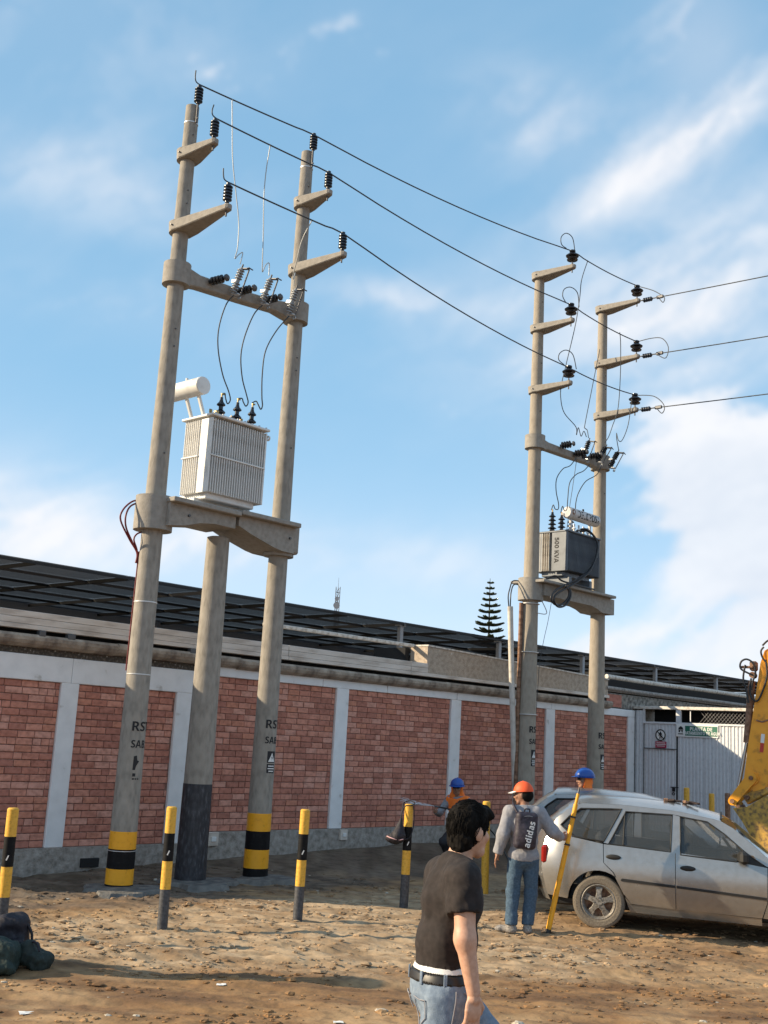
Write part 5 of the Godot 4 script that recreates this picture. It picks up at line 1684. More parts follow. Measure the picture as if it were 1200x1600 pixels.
# cuts: [point, normal]; matter is kept on the side the normal points away from
func blob(mb: MB, prims: Array, cell: float, k := 0.03, cuts := [], grow := 0.0, fold := 0.0, fold_f := 9.0) -> void:
	var box: AABB = prim_box(prims[0])
	for q in prims: box = box.merge(prim_box(q))
	box = box.grow(grow + fold + cell * 2.5)
	var o := box.position
	var B := 6
	var bx := int(ceil(box.size.x / cell / B))
	var by := int(ceil(box.size.y / cell / B))
	var bz := int(ceil(box.size.z / cell / B))
	var nx := bx * B + 1
	var ny := by * B + 1
	var nzz := bz * B + 1
	var val := PackedFloat32Array()
	val.resize(nx * ny * nzz)
	val.fill(1.0)
	var R := cell * B * 0.5 * 1.7321
	var active := []
	for iz in bz:
		for iy in by:
			for ix in bx:
				var cen := o + Vector3(ix + .5, iy + .5, iz + .5) * (cell * B)
				var loc := []
				var least := 1e9
				for q in prims:
					var d := sd_one(q, cen) - grow
					least = minf(least, d)
					if d < R * 1.35 + k + fold + cell * 2.0:
						loc.append(q)
				if least > R * 1.35 + cell * 2.0 + fold + k * .5:
					continue
				var inside := false
				if least < -(R * 1.5 + cell * 2.0 + fold) and cuts.is_empty():
					inside = true
				else:
					active.append(Vector3i(ix, iy, iz))
				for c in B:
					for b in B:
						for a in B:
							var gx := ix * B + a
							var gy := iy * B + b
							var gz := iz * B + c
							var id := (gz * ny + gy) * nx + gx
							if inside:
								val[id] = -1.0
								continue
							var p := o + Vector3(gx, gy, gz) * cell
							var f := 1e9
							for q in loc:
								var d := sd_one(q, p)
								if f > 1e8:
									f = d
								else:
									var h := maxf(k - absf(f - d), 0.0) / k
									f = minf(f, d) - h * h * k * .25
							f -= grow
							if fold > 0.0:
								f += nz.get_noise_3d(p.x * fold_f, p.y * fold_f * .7, p.z * fold_f) * fold
							for w in cuts:
								f = maxf(f, (p - w[0]).dot(w[1]))
							val[id] = f
	var vid := PackedInt32Array()
	vid.resize(nx * ny * nzz)
	vid.fill(-1)
	var P := PackedVector3Array()
	var N := PackedVector3Array()
	var sy := nx
	var sz := nx * ny
	var offs := [0, 1, sy, sy + 1, sz, sz + 1, sz + sy, sz + sy + 1]
	var edges := [[0, 1], [2, 3], [4, 5], [6, 7], [0, 2], [1, 3], [4, 6], [5, 7], [0, 4], [1, 5], [2, 6], [3, 7]]
	var cells := PackedInt32Array()
	for blk in active:
		for c in B:
			for b in B:
				for a in B:
					var gx: int = blk.x * B + a
					var gy: int = blk.y * B + b
					var gz: int = blk.z * B + c
					if gx >= nx - 1 or gy >= ny - 1 or gz >= nzz - 1:
						continue
					var id := (gz * ny + gy) * nx + gx
					var s0 := val[id] < 0.0
					if (val[id + 1] < 0.0) == s0 and (val[id + sy] < 0.0) == s0 and (val[id + sy + 1] < 0.0) == s0 and (val[id + sz] < 0.0) == s0 and (val[id + sz + 1] < 0.0) == s0 and (val[id + sz + sy] < 0.0) == s0 and (val[id + sz + sy + 1] < 0.0) == s0:
						continue
					var acc := Vector3.ZERO
					var cnt := 0
					for e in edges:
						var va := val[id + offs[e[0]]]
						var vb := val[id + offs[e[1]]]
						if (va < 0.0) != (vb < 0.0):
							var t := va / (va - vb)
							var pa := Vector3(e[0] & 1, (e[0] >> 1) & 1, (e[0] >> 2) & 1)
							var pb := Vector3(e[1] & 1, (e[1] >> 1) & 1, (e[1] >> 2) & 1)
							acc += pa.lerp(pb, t)
							cnt += 1
					var v0 := val[id]; var v1 := val[id + 1]; var v2 := val[id + sy]; var v3 := val[id + sy + 1]
					var v4 := val[id + sz]; var v5 := val[id + sz + 1]; var v6 := val[id + sz + sy]; var v7 := val[id + sz + sy + 1]
					var g := Vector3((v1 + v3 + v5 + v7) - (v0 + v2 + v4 + v6), (v2 + v3 + v6 + v7) - (v0 + v1 + v4 + v5), (v4 + v5 + v6 + v7) - (v0 + v1 + v2 + v3))
					vid[id] = P.size()
					P.push_back(o + (Vector3(gx, gy, gz) + acc / cnt) * cell)
					N.push_back(g.normalized() if g.length_squared() > 1e-14 else Vector3.UP)
					cells.push_back(id)
	for id in cells:
		var s0 := val[id] < 0.0
		for w in [[1, sy, sz], [sy, sz, 1], [sz, 1, sy]]:
			if (val[id + w[0]] < 0.0) != s0:
				var a := vid[id]
				var b := vid[id - w[1]]
				var c := vid[id - w[1] - w[2]]
				var d := vid[id - w[2]]
				if a >= 0 and b >= 0 and c >= 0 and d >= 0:
					mb.tri(P[a], P[b], P[c], N[a], N[b], N[c])
					mb.tri(P[a], P[c], P[d], N[a], N[c], N[d])

# the nearest point of a body's surface
func onto(prims: Array, p: Vector3, k: float, grow: float) -> Vector3:
	for it in 6:
		var f := field(prims, p, k) - grow
		var e := .002
		var g := Vector3(field(prims, p + Vector3(e, 0, 0), k) - field(prims, p - Vector3(e, 0, 0), k), field(prims, p + Vector3(0, e, 0), k) - field(prims, p - Vector3(0, e, 0), k), field(prims, p + Vector3(0, 0, e), k) - field(prims, p - Vector3(0, 0, e), k))
		if g.length_squared() < 1e-12:
			return p
		p -= g.normalized() * f
	return p

func field(prims: Array, p: Vector3, k: float) -> float:
	var f := 1e9
	for q in prims:
		var d := sd_one(q, p)
		if f > 1e8:
			f = d
		else:
			var h := maxf(k - absf(f - d), 0.0) / k
			f = minf(f, d) - h * h * k * .25
	return f

# a hand: palm and five fingers; dir points along the fingers, pn out of the palm, thumb to the side th
func hand_prims(w: Vector3, dir: Vector3, pn: Vector3, th: Vector3, curl: float, sc := 1.0) -> Array:
	var o := []
	dir = dir.normalized()
	th = (th - dir * th.dot(dir)).normalized()
	pn = (pn - dir * pn.dot(dir) - th * pn.dot(th)).normalized()
	var palm := w + dir * .055 * sc
	o.append([0, w - dir * .02 * sc, w + dir * .02 * sc, .025 * sc, .027 * sc])
	o.append([1, palm, Vector3(.04, .052, .0165) * sc, Basis(th, dir, pn)])
	var len := [.062, .072, .067, .052]
	for f in 4:
		var off := (1.5 - f) * .0195 * sc
		var p0 := w + dir * (.093 - absf(f - 1.2) * .004) * sc + th * off
		var a1 := curl * (.55 + .06 * f)
		var d1 := (dir * cos(a1) + pn * sin(a1)).normalized()
		var p1: Vector3 = p0 + d1 * len[f] * .52 * sc
		var a2 := curl * (1.35 + .1 * f)
		var d2 := (dir * cos(a2) + pn * sin(a2)).normalized()
		var p2: Vector3 = p1 + d2 * len[f] * .55 * sc
		o.append([0, p0 - dir * .02 * sc, p1, .0098 * sc, .0088 * sc])
		o.append([0, p1, p2, .0088 * sc, .0074 * sc])
	var t0 := w + dir * .028 * sc + th * .028 * sc
	var t1 := t0 + (dir * .7 + th * .62 + pn * .3).normalized() * .04 * sc
	var t2 := t1 + (dir * .9 + th * .12 + pn * .45).normalized() * .03 * sc
	o.append([0, t0, t1, .0135 * sc, .0105 * sc])
	o.append([0, t1, t2, .0105 * sc, .0085 * sc])
	return o

# head in its own frame: -z is where the face looks, origin at the middle of the skull
func head_prims(c: Vector3, hb: Basis, sc: float) -> Array:
	var f := func(x: float, y: float, z: float) -> Vector3: return c + hb * (Vector3(x, y, z) * sc)
	var bs := hb
	return [
		[1, f.call(0, .018, .012), Vector3(.074, .098, .094) * sc, bs],
		[1, f.call(0, -.03, -.022), Vector3(.062, .082, .072) * sc, bs],
		[0, f.call(-.03, -.085, -.045), f.call(.03, -.085, -.045), .026 * sc, .026 * sc],
		[1, f.call(0, -.098, -.066), Vector3(.024, .020, .018) * sc, bs],
		[0, f.call(0, .012, -.088), f.call(0, -.030, -.108), .009 * sc, .0125 * sc],
		[1, f.call(.013, -.034, -.095), Vector3(.010, .008, .010) * sc, bs],
		[1, f.call(-.013, -.034, -.095), Vector3(.010, .008, .010) * sc, bs],
		[0, f.call(-.016, -.064, -.086), f.call(.016, -.064, -.086), .0085 * sc, .0085 * sc],
		[0, f.call(-.034, .030, -.077), f.call(.034, .030, -.077), .010 * sc, .010 * sc],
		[1, f.call(.041, -.022, -.060), Vector3(.022, .022, .022) * sc, bs],
		[1, f.call(-.041, -.022, -.060), Vector3(.022, .022, .022) * sc, bs],
		[1, f.call(.078, -.012, .012), Vector3(.010, .032, .019) * sc, bs * Basis(Vector3(0, 1, 0), -.45)],
		[1, f.call(-.078, -.012, .012), Vector3(.010, .032, .019) * sc, bs * Basis(Vector3(0, 1, 0), .45)]]

func helmet(p: Node, c: Vector3, hb: Basis, mat: Material, peak := true) -> void:
	var mb := MB.new()
	mb.ell(c + hb * Vector3(0, .055, .008), Vector3(.118, .108, .142), hb, 26, 9, 0.0, .52)
	mb.ell(c + hb * Vector3(0, .055, .008), Vector3(.110, .100, .134), hb, 26, 9, 0.0, .52)
	var n := 28
	for k in n:
		var q := []
		for w in [k, k + 1]:
			var a: float = TAU * w / n
			var ext := .018 + (.05 * pow(maxf(0.0, -sin(a)), 2.0) if peak else 0.0)
			q.append(c + hb * Vector3(cos(a) * .109, .048, .008 + sin(a) * .133))
			q.append(c + hb * Vector3(cos(a) * (.116 + ext), .036, .008 + sin(a) * (.14 + ext)))
		mb.quad(q[0], q[1], q[3], q[2], hb.y)
		mb.quad(q[0] - hb.y * .006, q[1] - hb.y * .006, q[3] - hb.y * .006, q[2] - hb.y * .006, -hb.y)
	var o := part(p, "helmet", mb, mat)
	mb = MB.new()
	mb.tube(curve([c + hb * Vector3(0, .06, -.137), c + hb * Vector3(0, .135, -.085), c + hb * Vector3(0, .165, .01), c + hb * Vector3(0, .135, .10), c + hb * Vector3(0, .06, .153)], 6), .009, 7)
	part(o, "ridge", mb, mat)

# joints are in the figure's own frame: x to its right, -z where it faces
func figure(label: String, at: Vector3, turn: float, J: Dictionary, S: Dictionary) -> Node3D:
	var t := thing("person", label, "person", at, turn, "people in the yard")
	var sc: float = S.get("scale", 1.0)
	var hb: Basis = J.head_basis
	var cell: float = S.get("cell", .014)
	var fine: float = S.get("fine", .0055)
	var tb: Basis = J.torso_basis
	var mid: Vector3 = (J.pelvis as Vector3).lerp(J.chest, .5)
	var torso := [
		[1, J.pelvis, Vector3(.158, .125, .118) * sc, tb], [1, mid, Vector3(.138 + S.get("belly", 0.0) * .5, .15, .108 + S.get("belly", 0.0)) * sc, tb],
		[1, J.chest, Vector3(.163, .165, .115) * sc, tb],
		[0, (J.ls as Vector3).lerp(J.rs, .12) + Vector3(0, .0, 0), (J.ls as Vector3).lerp(J.rs, .88), .062 * sc, .062 * sc],
		[0, J.neck + tb * Vector3(0, -.035, .0) * sc, (J.neck as Vector3).lerp(J.ls, .72), .055 * sc, .058 * sc],
		[0, J.neck + tb * Vector3(0, -.035, .0) * sc, (J.neck as Vector3).lerp(J.rs, .72), .055 * sc, .058 * sc],
		[0, J.neck + tb * Vector3(0, -.045, .012) * sc, J.chest + tb * Vector3(0, .0, .055) * sc, .058 * sc, .075 * sc],
		[0, J.neck + Vector3(0, -.05, 0) * sc, (J.neck as Vector3).lerp(J.head, .55), .060 * sc, .054 * sc]]
	var arms := [[0, J.ls, J.le, .052 * sc, .043 * sc], [0, J.le, J.lw, .044 * sc, .029 * sc], [0, J.rs, J.re, .052 * sc, .043 * sc], [0, J.re, J.rw, .044 * sc, .029 * sc]]
	var legs := [[0, J.lh, J.lk, .078 * sc, .055 * sc], [0, J.lk, J.la, .053 * sc, .038 * sc], [0, J.rh, J.rk, .078 * sc, .055 * sc], [0, J.rk, J.ra, .053 * sc, .038 * sc]]
	var mb := MB.new()
	var inner := []
	for q in torso + legs:
		var w: Array = q.duplicate()
		if w[0] == 0:
			w[3] *= .86
			w[4] *= .86
		else:
			w[2] = w[2] * .86
		inner.append(w)
	blob(mb, inner + arms, cell, .03)
	blob(mb, head_prims(J.head, hb, sc) + [[0, J.neck, (J.neck as Vector3).lerp(J.head, .5), .056 * sc, .052 * sc]], fine, .012)
	for h in ["l", "r"]:
		var wv: Vector3 = J[h + "w"]
		var dir: Vector3 = J.get(h + "dir", wv - J[h + "e"])
		blob(mb, hand_prims(wv, dir, J[h + "palm"], J[h + "thumb"], J.get(h + "curl", .5), sc), fine * .8, .008)
	part(t, "body", mb, S.skin)
	# eyes
	if S.get("eyes", true):
		for sg in [-1.0, 1.0]:
			var em := MB.new()
			em.ell(J.head + hb * (Vector3(.031 * sg, .012, -.079) * sc), Vector3(.012, .008, .008) * sc, hb, 10, 6)
			part(t, "eye", em, M.ink)
	# shirt
	var sl: float = S.get("sleeve", 1.0)
	var top := torso.slice(0, 7)
	for h in ["l", "r"]:
		var a: Vector3 = J[h + "s"]
		var e: Vector3 = J[h + "e"]
		var w: Vector3 = J[h + "w"]
		if sl < 1.0:
			top.append([2, a, a.lerp(e, sl), .066 * sc, .064 * sc])
		else:
			top.append([0, a, e, .058 * sc, .047 * sc])
			top.append([2, e, e.lerp(w, .93), .047 * sc, .036 * sc])
	mb = MB.new()
	var hem: float = S.get("hem", -.06)
	blob(mb, top, cell * .9, .035, [[J.pelvis + Vector3(0, hem * sc, 0), Vector3(0, -1, 0)], [J.neck + tb * Vector3(0, .012, -.01) * sc, tb * Vector3(0, .95, -.3).normalized()]], S.get("grow", .010), S.get("fold", .006), S.get("fold_f", 9.0))
	part(t, S.get("top_name", "shirt"), mb, S.top)
	# trousers
	var low := [[1, J.pelvis + Vector3(0, -.02, 0), Vector3(.162, .125, .122) * sc, tb]]
	for h in ["l", "r"]:
		low.append([0, J[h + "h"], J[h + "k"], .090 * sc, .070 * sc])
		low.append([2, J[h + "k"], (J[h + "k"] as Vector3).lerp(J[h + "a"], .97), .068 * sc, .062 * sc])
	mb = MB.new()
	blob(mb, low, cell * .9, .035, [[J.pelvis + Vector3(0, S.get("waist", .06) * sc, 0), Vector3(0, 1, 0)]], .006, .011, 13.0)
	J._low = low
	part(t, "trousers", mb, S.low)
	# shoes
	for h in ["l", "r"]:
		var a: Vector3 = J[h + "a"]
		var d: Vector3 = J[h + "t"]
		mb = MB.new()
		var g := Vector3(a.x, a.y - .045 * sc, a.z)
		blob(mb, [[0, g - d * .03 * sc, g + d * .12 * sc, .042 * sc, .036 * sc], [0, a + Vector3(0, .02, 0), g, .046 * sc, .05 * sc], [1, g + d * .15 * sc + Vector3(0, -.008, 0), Vector3(.044, .03, .05) * sc]], .011, .03, [[Vector3(0, a.y - .082 * sc, 0), Vector3(0, -1, 0)]])
		part(t, "shoe", mb, S.shoe)
	return t

func build_people() -> void:
	var skin := mottled(80, [lin(.47, .25, .165), lin(.56, .32, .215), lin(.62, .37, .26)], [.1, .5, .9], .02, 3.0, .55)
	var skin_dark := mottled(81, [lin(.22, .10, .06), lin(.30, .15, .095), lin(.36, .19, .12)], [.1, .5, .9], .02, 3.0, .55)
	var black_tee := mottled(82, [lin(.011, .0075, .007), lin(.019, .0135, .0125), lin(.03, .022, .02)], [.1, .5, .9], .02, 2.0, .9)
	var jeans_pale := mottled(83, [lin(.12, .165, .23), lin(.17, .225, .30), lin(.25, .31, .38)], [.1, .5, .92], .03, 1.6, .9, .15, .2)
	var jeans_blue := mottled(84, [lin(.035, .065, .105), lin(.05, .092, .145), lin(.085, .14, .205)], [.1, .5, .92], .035, 1.8, .9, .15, .2)
	var grey_knit := mottled(85, [lin(.22, .22, .24), lin(.27, .27, .295), lin(.32, .32, .34)], [.1, .5, .9], .02, 2.0, .92, .15, .2)
	var grey_work := mottled(86, [lin(.15, .16, .18), lin(.24, .25, .275), lin(.32, .33, .35)], [.1, .5, .9], .02, 2.0, .92)
	var work_dark := plain(lin(.03, .03, .035), .9)
	var orange := mottled(87, [lin(.86, .15, .018), lin(.95, .20, .022), lin(.96, .235, .035)], [.05, .4, .9], .02, 2.0, .75)
	var orange_cap := plain(lin(.78, .10, .022), .6)
	var blue_hat := plain(lin(.012, .075, .34), .32)
	var hair := mottled(88, [lin(.004, .0035, .003), lin(.009, .0075, .0065), lin(.03, .024, .02)], [.2, .62, .98], .06, 9.0, .8)
	hair.metallic_specular = .25
	var shoe := mottled(89, [lin(.10, .09, .085), lin(.24, .22, .20), lin(.42, .39, .36)], [.1, .5, .9], .02, 4.0, .8)
	var leather := plain(lin(.012, .011, .011), .45)
	# man in the dark shirt
	var J := {"pelvis": Vector3(0, .945, .006), "chest": Vector3(0, 1.30, -.035), "neck": Vector3(0, 1.485, -.062), "head": Vector3(.005, 1.610, -.105),
		"rs": Vector3(.178, 1.405, -.012), "re": Vector3(.224, 1.17, -.004), "rw": Vector3(.245, .952, -.045), "ls": Vector3(-.172, 1.385, -.05), "le": Vector3(-.225, 1.15, -.05), "lw": Vector3(-.17, 1.03, -.15),
		"rh": Vector3(.085, .90, .02), "rk": Vector3(.09, .53, .06), "ra": Vector3(.09, .13, .26), "lh": Vector3(-.085, .90, -.05), "lk": Vector3(-.09, .60, -.37), "la": Vector3(-.09, .19, -.43),
		"rt": Vector3(0, 0, -1), "lt": Vector3(0, 0, -1), "rpalm": Vector3(-1, 0, -.2), "rthumb": Vector3(-.2, 0, -1), "lpalm": Vector3(1, 0, .3), "lthumb": Vector3(.3, .3, -1), "rcurl": .55, "lcurl": .9, "ldir": Vector3(.1, -.9, -.35), "rdir": Vector3(.05, -1, .02),
		"head_basis": Basis(Vector3.UP, .34) * Basis(Vector3(1, 0, 0), -.10), "torso_basis": Basis(Vector3(1, 0, 0), -.09)}
	var at := Vector3(.371, ground_y(.371, -5.4), -5.4)
	var t := figure("man in a dark brown t-shirt and pale jeans walking in the foreground", at, -1.2237, J, {"skin": skin, "top": black_tee, "top_name": "t_shirt", "low": jeans_pale, "shoe": shoe, "sleeve": .52, "scale": 1.03, "cell": .0125, "fine": .005, "belly": .012, "hem": .078, "fold": .011, "fold_f": 13.0, "waist": .03})
	var mb := MB.new()
	var hb: Basis = J.head_basis
	var hc: Vector3 = J.head
	blob(mb, [[1, hc + hb * Vector3(0, .024, .012), Vector3(.083, .106, .102), hb], [1, hc + hb * Vector3(0, -.045, .05), Vector3(.064, .06, .048), hb], [1, hc + hb * Vector3(0, .088, -.055), Vector3(.064, .032, .045), hb], [1, hc + hb * Vector3(.01, .062, -.085), Vector3(.05, .03, .02), hb]], .0048, .02,
		[[hc + hb * Vector3(0, .022, -.052), hb * Vector3(0, -.62, -.785).normalized()]], .003, .012, 30.0)
	part(t, "hair", mb, hair)
	# belt, the white waistband above it and belt loops
	var tb: Basis = J.torso_basis
	var waist := [[1, J.pelvis, Vector3(.163, .13, .1215), tb], [1, (J.pelvis as Vector3).lerp(J.chest, .5), Vector3(.150, .155, .127), tb]]
	mb = MB.new()
	blob(mb, waist, .007, .03, [[J.pelvis + Vector3(0, .060, 0), Vector3(0, 1, 0)], [J.pelvis + Vector3(0, .020, 0), Vector3(0, -1, 0)]], .015)
	part(t, "belt", mb, leather)
	mb = MB.new()
	blob(mb, waist, .007, .03, [[J.pelvis + Vector3(0, .086, 0), Vector3(0, 1, 0)], [J.pelvis + Vector3(0, .061, 0), Vector3(0, -1, 0)]], .012)
	part(t, "waistband", mb, M.paper_white)
	for a in [.35, 1.15, 2.1]:
		mb = MB.new()
		mb.cbox(J.pelvis + Vector3(cos(a) * .171, .04, sin(a) * .133), Vector3(.016, .055, .008), .002, Basis(Vector3.UP, PI * .5 - a))
		part(t, "belt_loop", mb, jeans_pale)
	# stitched pockets and side seam lying on the cloth
	var lw: Array = J._low
	var seams := [[Vector3(.03, .90, .16), Vector3(.075, .895, .17), Vector3(.12, .90, .14), Vector3(.125, .83, .14), Vector3(.08, .79, .17), Vector3(.035, .82, .17), Vector3(.03, .90, .16)],
		[Vector3(-.03, .90, .16), Vector3(-.075, .895, .17), Vector3(-.12, .90, .14), Vector3(-.125, .83, .14), Vector3(-.08, .79, .17), Vector3(-.035, .82, .17), Vector3(-.03, .90, .16)],
		[Vector3(.19, .95, .01), Vector3(.20, .85, .02), Vector3(.20, .72, .04), Vector3(.19, .58, .06), Vector3(.17, .46, .09)],
		[Vector3(.17, .94, -.03), Vector3(.16, .90, -.08), Vector3(.10, .875, -.13)]]
	for sm in seams:
		var pts := []
		for k in sm.size() - 1:
			for f in 6:
				pts.append(onto(lw, (sm[k] as Vector3).lerp(sm[k + 1], f / 6.0), .035, .012))
		mb = MB.new()
		mb.tube(PackedVector3Array(pts), .0028, 5)
		part(t, "seam", mb, grey_knit)
	# loose strands over the hair
	var hr := RandomNumberGenerator.new()
	hr.seed = 63
	mb = MB.new()
	var rad := Vector3(.0865, .1095, .1055)
	var hc0 := Vector3(0, .024, .012)
	var made := 0
	while made < 900:
		var d := Vector3(hr.randfn(), hr.randfn(), hr.randfn()).normalized()
		if d.y < -.72:
			continue
		var p := d
		var pts := PackedVector3Array()
		var keep := true
		var L := hr.randf_range(.025, .05)
		var lift := hr.randf_range(.99, 1.03)
		for k in 5:
			var q := hc0 + p * rad * (lift + .012 * k * hr.randf())
			if (q - Vector3(0, .022, -.052)).dot(Vector3(0, -.62, -.785)) > .006:
				keep = k > 2
				break
			pts.push_back(hc + hb * q)
			var flow := Vector3(0, -1, 0) + (Vector3(0, 0, -1.3) if d.y > .55 else Vector3(0, 0, .25)) + Vector3(hr.randfn(), hr.randfn(), hr.randfn()) * .18
			flow = (flow - p * flow.dot(p)).normalized()
			p = (p + flow * L * .25 / .1).normalized()
		if keep and pts.size() > 2:
			mb.tube(pts, .0022, 4, .0008)
			made += 1
		elif hr.randf() < .002:
			made += 1
	part(t, "hair_strands", mb, hair).set_meta("kind", "stuff")
	# man with the orange cap and the backpack
	at = Vector3(1.756, ground_y(1.756, -13.281), -13.281)
	J = {"pelvis": Vector3(.02, .835, 0), "chest": Vector3(.02, 1.17, .0), "neck": Vector3(.025, 1.36, -.01), "head": Vector3(.0, 1.50, -.03),
		"ls": Vector3(-.155, 1.30, -.01), "le": Vector3(-.225, 1.06, .04), "lw": Vector3(-.275, .85, .0), "rs": Vector3(.195, 1.295, 0), "re": Vector3(.335, 1.11, .04), "rw": Vector3(.455, 1.05, -.085),
		"lh": Vector3(-.065, .80, 0), "lk": Vector3(-.085, .43, -.03), "la": Vector3(-.10, .09, .0), "rh": Vector3(.105, .80, 0), "rk": Vector3(.12, .43, -.03), "ra": Vector3(.085, .09, .0),
		"lt": Vector3(-.88, 0, -.47), "rt": Vector3(.2, 0, -.98), "lpalm": Vector3(.6, 0, -.8), "lthumb": Vector3(.3, 0, -1), "rpalm": Vector3(.3, .1, -1), "rthumb": Vector3(.1, 1, .1), "lcurl": .3, "rcurl": 1.35, "rdir": Vector3(.9, -.05, -.25),
		"head_basis": Basis(Vector3.UP, 1.0) * Basis(Vector3(1, 0, 0), -.08), "torso_basis": Basis()}
	t = figure("man in an orange cap, grey sweater and blue jeans holding a yellow rod", at, .0997, J, {"skin": skin_dark, "top": grey_knit, "top_name": "sweater", "low": jeans_blue, "shoe": shoe, "scale": .97, "cell": .014, "fine": .0065, "hem": -.055, "fold": .012, "fold_f": 11.0, "grow": .024, "waist": -.02})
	hb = J.head_basis
	hc = J.head
	mb = MB.new()
	mb.ell(hc + hb * Vector3(0, .03, .008), Vector3(.098, .118, .116), hb, 24, 9, 0.0, .5)
	mb.ell(hc + hb * Vector3(0, .03, .008), Vector3(.094, .113, .112), hb, 24, 9, 0.0, .5)
	mb.cyl(hc + hb * Vector3(0, .146, .008), hc + hb * Vector3(0, .152, .008), .012, .008, 8)
	var cap := part(t, "cap", mb, orange_cap)
	mb = MB.new()
	var sec := []
	for k in 9:
		var a := -PI * (.12 + .76 * k / 8.0)
		sec.append(Vector3(cos(a), 0, sin(a)))
	for k in 8:
		var a: Vector3 = sec[k]
		var b: Vector3 = sec[k + 1]
		for w in [.0, -.006]:
			mb.quad(hc + hb * Vector3(a.x * .092, .042 + w, .008 + a.z * .11), hc + hb * Vector3(b.x * .092, .042 + w, .008 + b.z * .11), hc + hb * Vector3(b.x * .085, .022 + w, -.06 + b.z * .12), hc + hb * Vector3(a.x * .085, .022 + w, -.06 + a.z * .12), hb.y * (1.0 if w == 0.0 else -1.0))
	part(cap, "visor", mb, M.paper_white)
	mb = MB.new()
	blob(mb, [[1, hc + hb * Vector3(0, -.01, .035), Vector3(.078, .075, .082), hb]], .008, .01, [[hc + hb * Vector3(0, 0, .0), hb * Vector3(0, -.35, -.94).normalized()]], .004, .003, 30.0)
	part(t, "hair", mb, hair)
	# his backpack
	var bk := thing("backpack", "dark purple sports backpack with white lettering on the back of the grey sweater", "backpack", at + Basis(Vector3.UP, .0997) * Vector3(.0, .95, .165), .0997)
	var nylon := mottled(90, [lin(.012, .010, .017), lin(.024, .019, .032), lin(.05, .042, .06)], [.1, .5, .9], .02, 2.0, .6)
	mb = MB.new()
	blob(mb, [[3, Vector3(-.005, .17, .0), Vector3(.125, .20, .065), Basis(Vector3(0, 0, 1), -.06), .05], [1, Vector3(.0, .12, .035), Vector3(.10, .13, .06)]], .011, .03, [], 0.0, .005, 12.0)
	part(bk, "bag_body", mb, nylon)
	mb = MB.new()
	mb.tube(curve([Vector3(-.10, .36, -.02), Vector3(-.13, .42, -.06), Vector3(-.125, .445, -.13), Vector3(-.10, .41, -.22), Vector3(-.09, .28, -.26)], 6), .017, 6)
	part(bk, "shoulder_strap", mb, nylon)
	mb = MB.new()
	mb.tube(curve([Vector3(-.02, .365, -.01), Vector3(-.02, .40, .01), Vector3(.03, .40, .01), Vector3(.035, .365, -.01)], 5), .008, 6)
	part(bk, "grab_handle", mb, nylon)
	mb = MB.new()
	mb.tube(curve([Vector3(-.09, .29, .055), Vector3(-.03, .325, .062), Vector3(.05, .325, .062), Vector3(.10, .28, .052)], 5), .004, 5)
	part(bk, "zip", mb, grey_work)
	var tx := part(bk, "lettering", lettering("adidas", .066, .003), M.paper_white)
	tx.transform = Transform3D(Basis(Vector3(0, 0, 1), PI * .5 - .22), Vector3(.02, .135, .098))
	# worker rinsing the wall
	at = Vector3(1.513, ground_y(1.513, -19.8), -19.8)
	J = {"pelvis": Vector3(0, .60, .10), "chest": Vector3(0, .93, .03), "neck": Vector3(0, 1.115, -.02), "head": Vector3(.0, 1.255, -.05),
		"rs": Vector3(.18, 1.035, .0), "re": Vector3(.25, .82, -.18), "rw": Vector3(.17, .86, -.45), "ls": Vector3(-.18, 1.035, .02), "le": Vector3(-.25, .78, .06), "lw": Vector3(-.12, .72, -.16),
		"rh": Vector3(.085, .57, .10), "rk": Vector3(.12, .37, -.22), "ra": Vector3(.11, .085, .02), "lh": Vector3(-.085, .57, .10), "lk": Vector3(-.12, .37, -.22), "la": Vector3(-.11, .085, .02),
		"rt": Vector3(.1, 0, -1), "lt": Vector3(-.2, 0, -1), "rpalm": Vector3(-1, 0, .1), "rthumb": Vector3(0, 1, -.1), "lpalm": Vector3(.9, 0, .3), "lthumb": Vector3(0, 1, 0), "rcurl": 1.3, "lcurl": 1.2,
		"head_basis": Basis(Vector3.UP, .35) * Basis(Vector3(1, 0, 0), -.1), "torso_basis": Basis(Vector3(1, 0, 0), -.22)}
	var S := {"skin": skin_dark, "top": grey_work, "low": work_dark, "shoe": leather, "scale": .98, "cell": .017, "fine": .009, "hem": -.05}
	t = figure("worker in a blue helmet and orange vest spraying water beside the brick wall", at, 2.556, J, S)
	dress(t, J, .98, orange, blue_hat)
	# worker beyond the car
	var at2 := Vector3(3.156, ground_y(3.156, -17.0), -17.0)
	var J2 := {"pelvis": Vector3(0, .92, .02), "chest": Vector3(0, 1.27, .0), "neck": Vector3(0, 1.455, -.015), "head": Vector3(.0, 1.60, -.035),
		"rs": Vector3(.185, 1.37, 0), "re": Vector3(.23, 1.08, .03), "rw": Vector3(.22, .83, -.06), "ls": Vector3(-.185, 1.37, .0), "le": Vector3(-.24, 1.09, .05), "lw": Vector3(-.22, .84, -.02),
		"rh": Vector3(.085, .87, .02), "rk": Vector3(.09, .48, .0), "ra": Vector3(.09, .09, .04), "lh": Vector3(-.085, .87, .02), "lk": Vector3(-.10, .48, -.02), "la": Vector3(-.11, .09, .03),
		"rt": Vector3(.1, 0, -1), "lt": Vector3(-.2, 0, -1), "rpalm": Vector3(-1, 0, 0), "rthumb": Vector3(0, 0, -1), "lpalm": Vector3(1, 0, 0), "lthumb": Vector3(0, 0, -1), "rcurl": .5, "lcurl": .5,
		"head_basis": Basis(Vector3.UP, -.2), "torso_basis": Basis()}
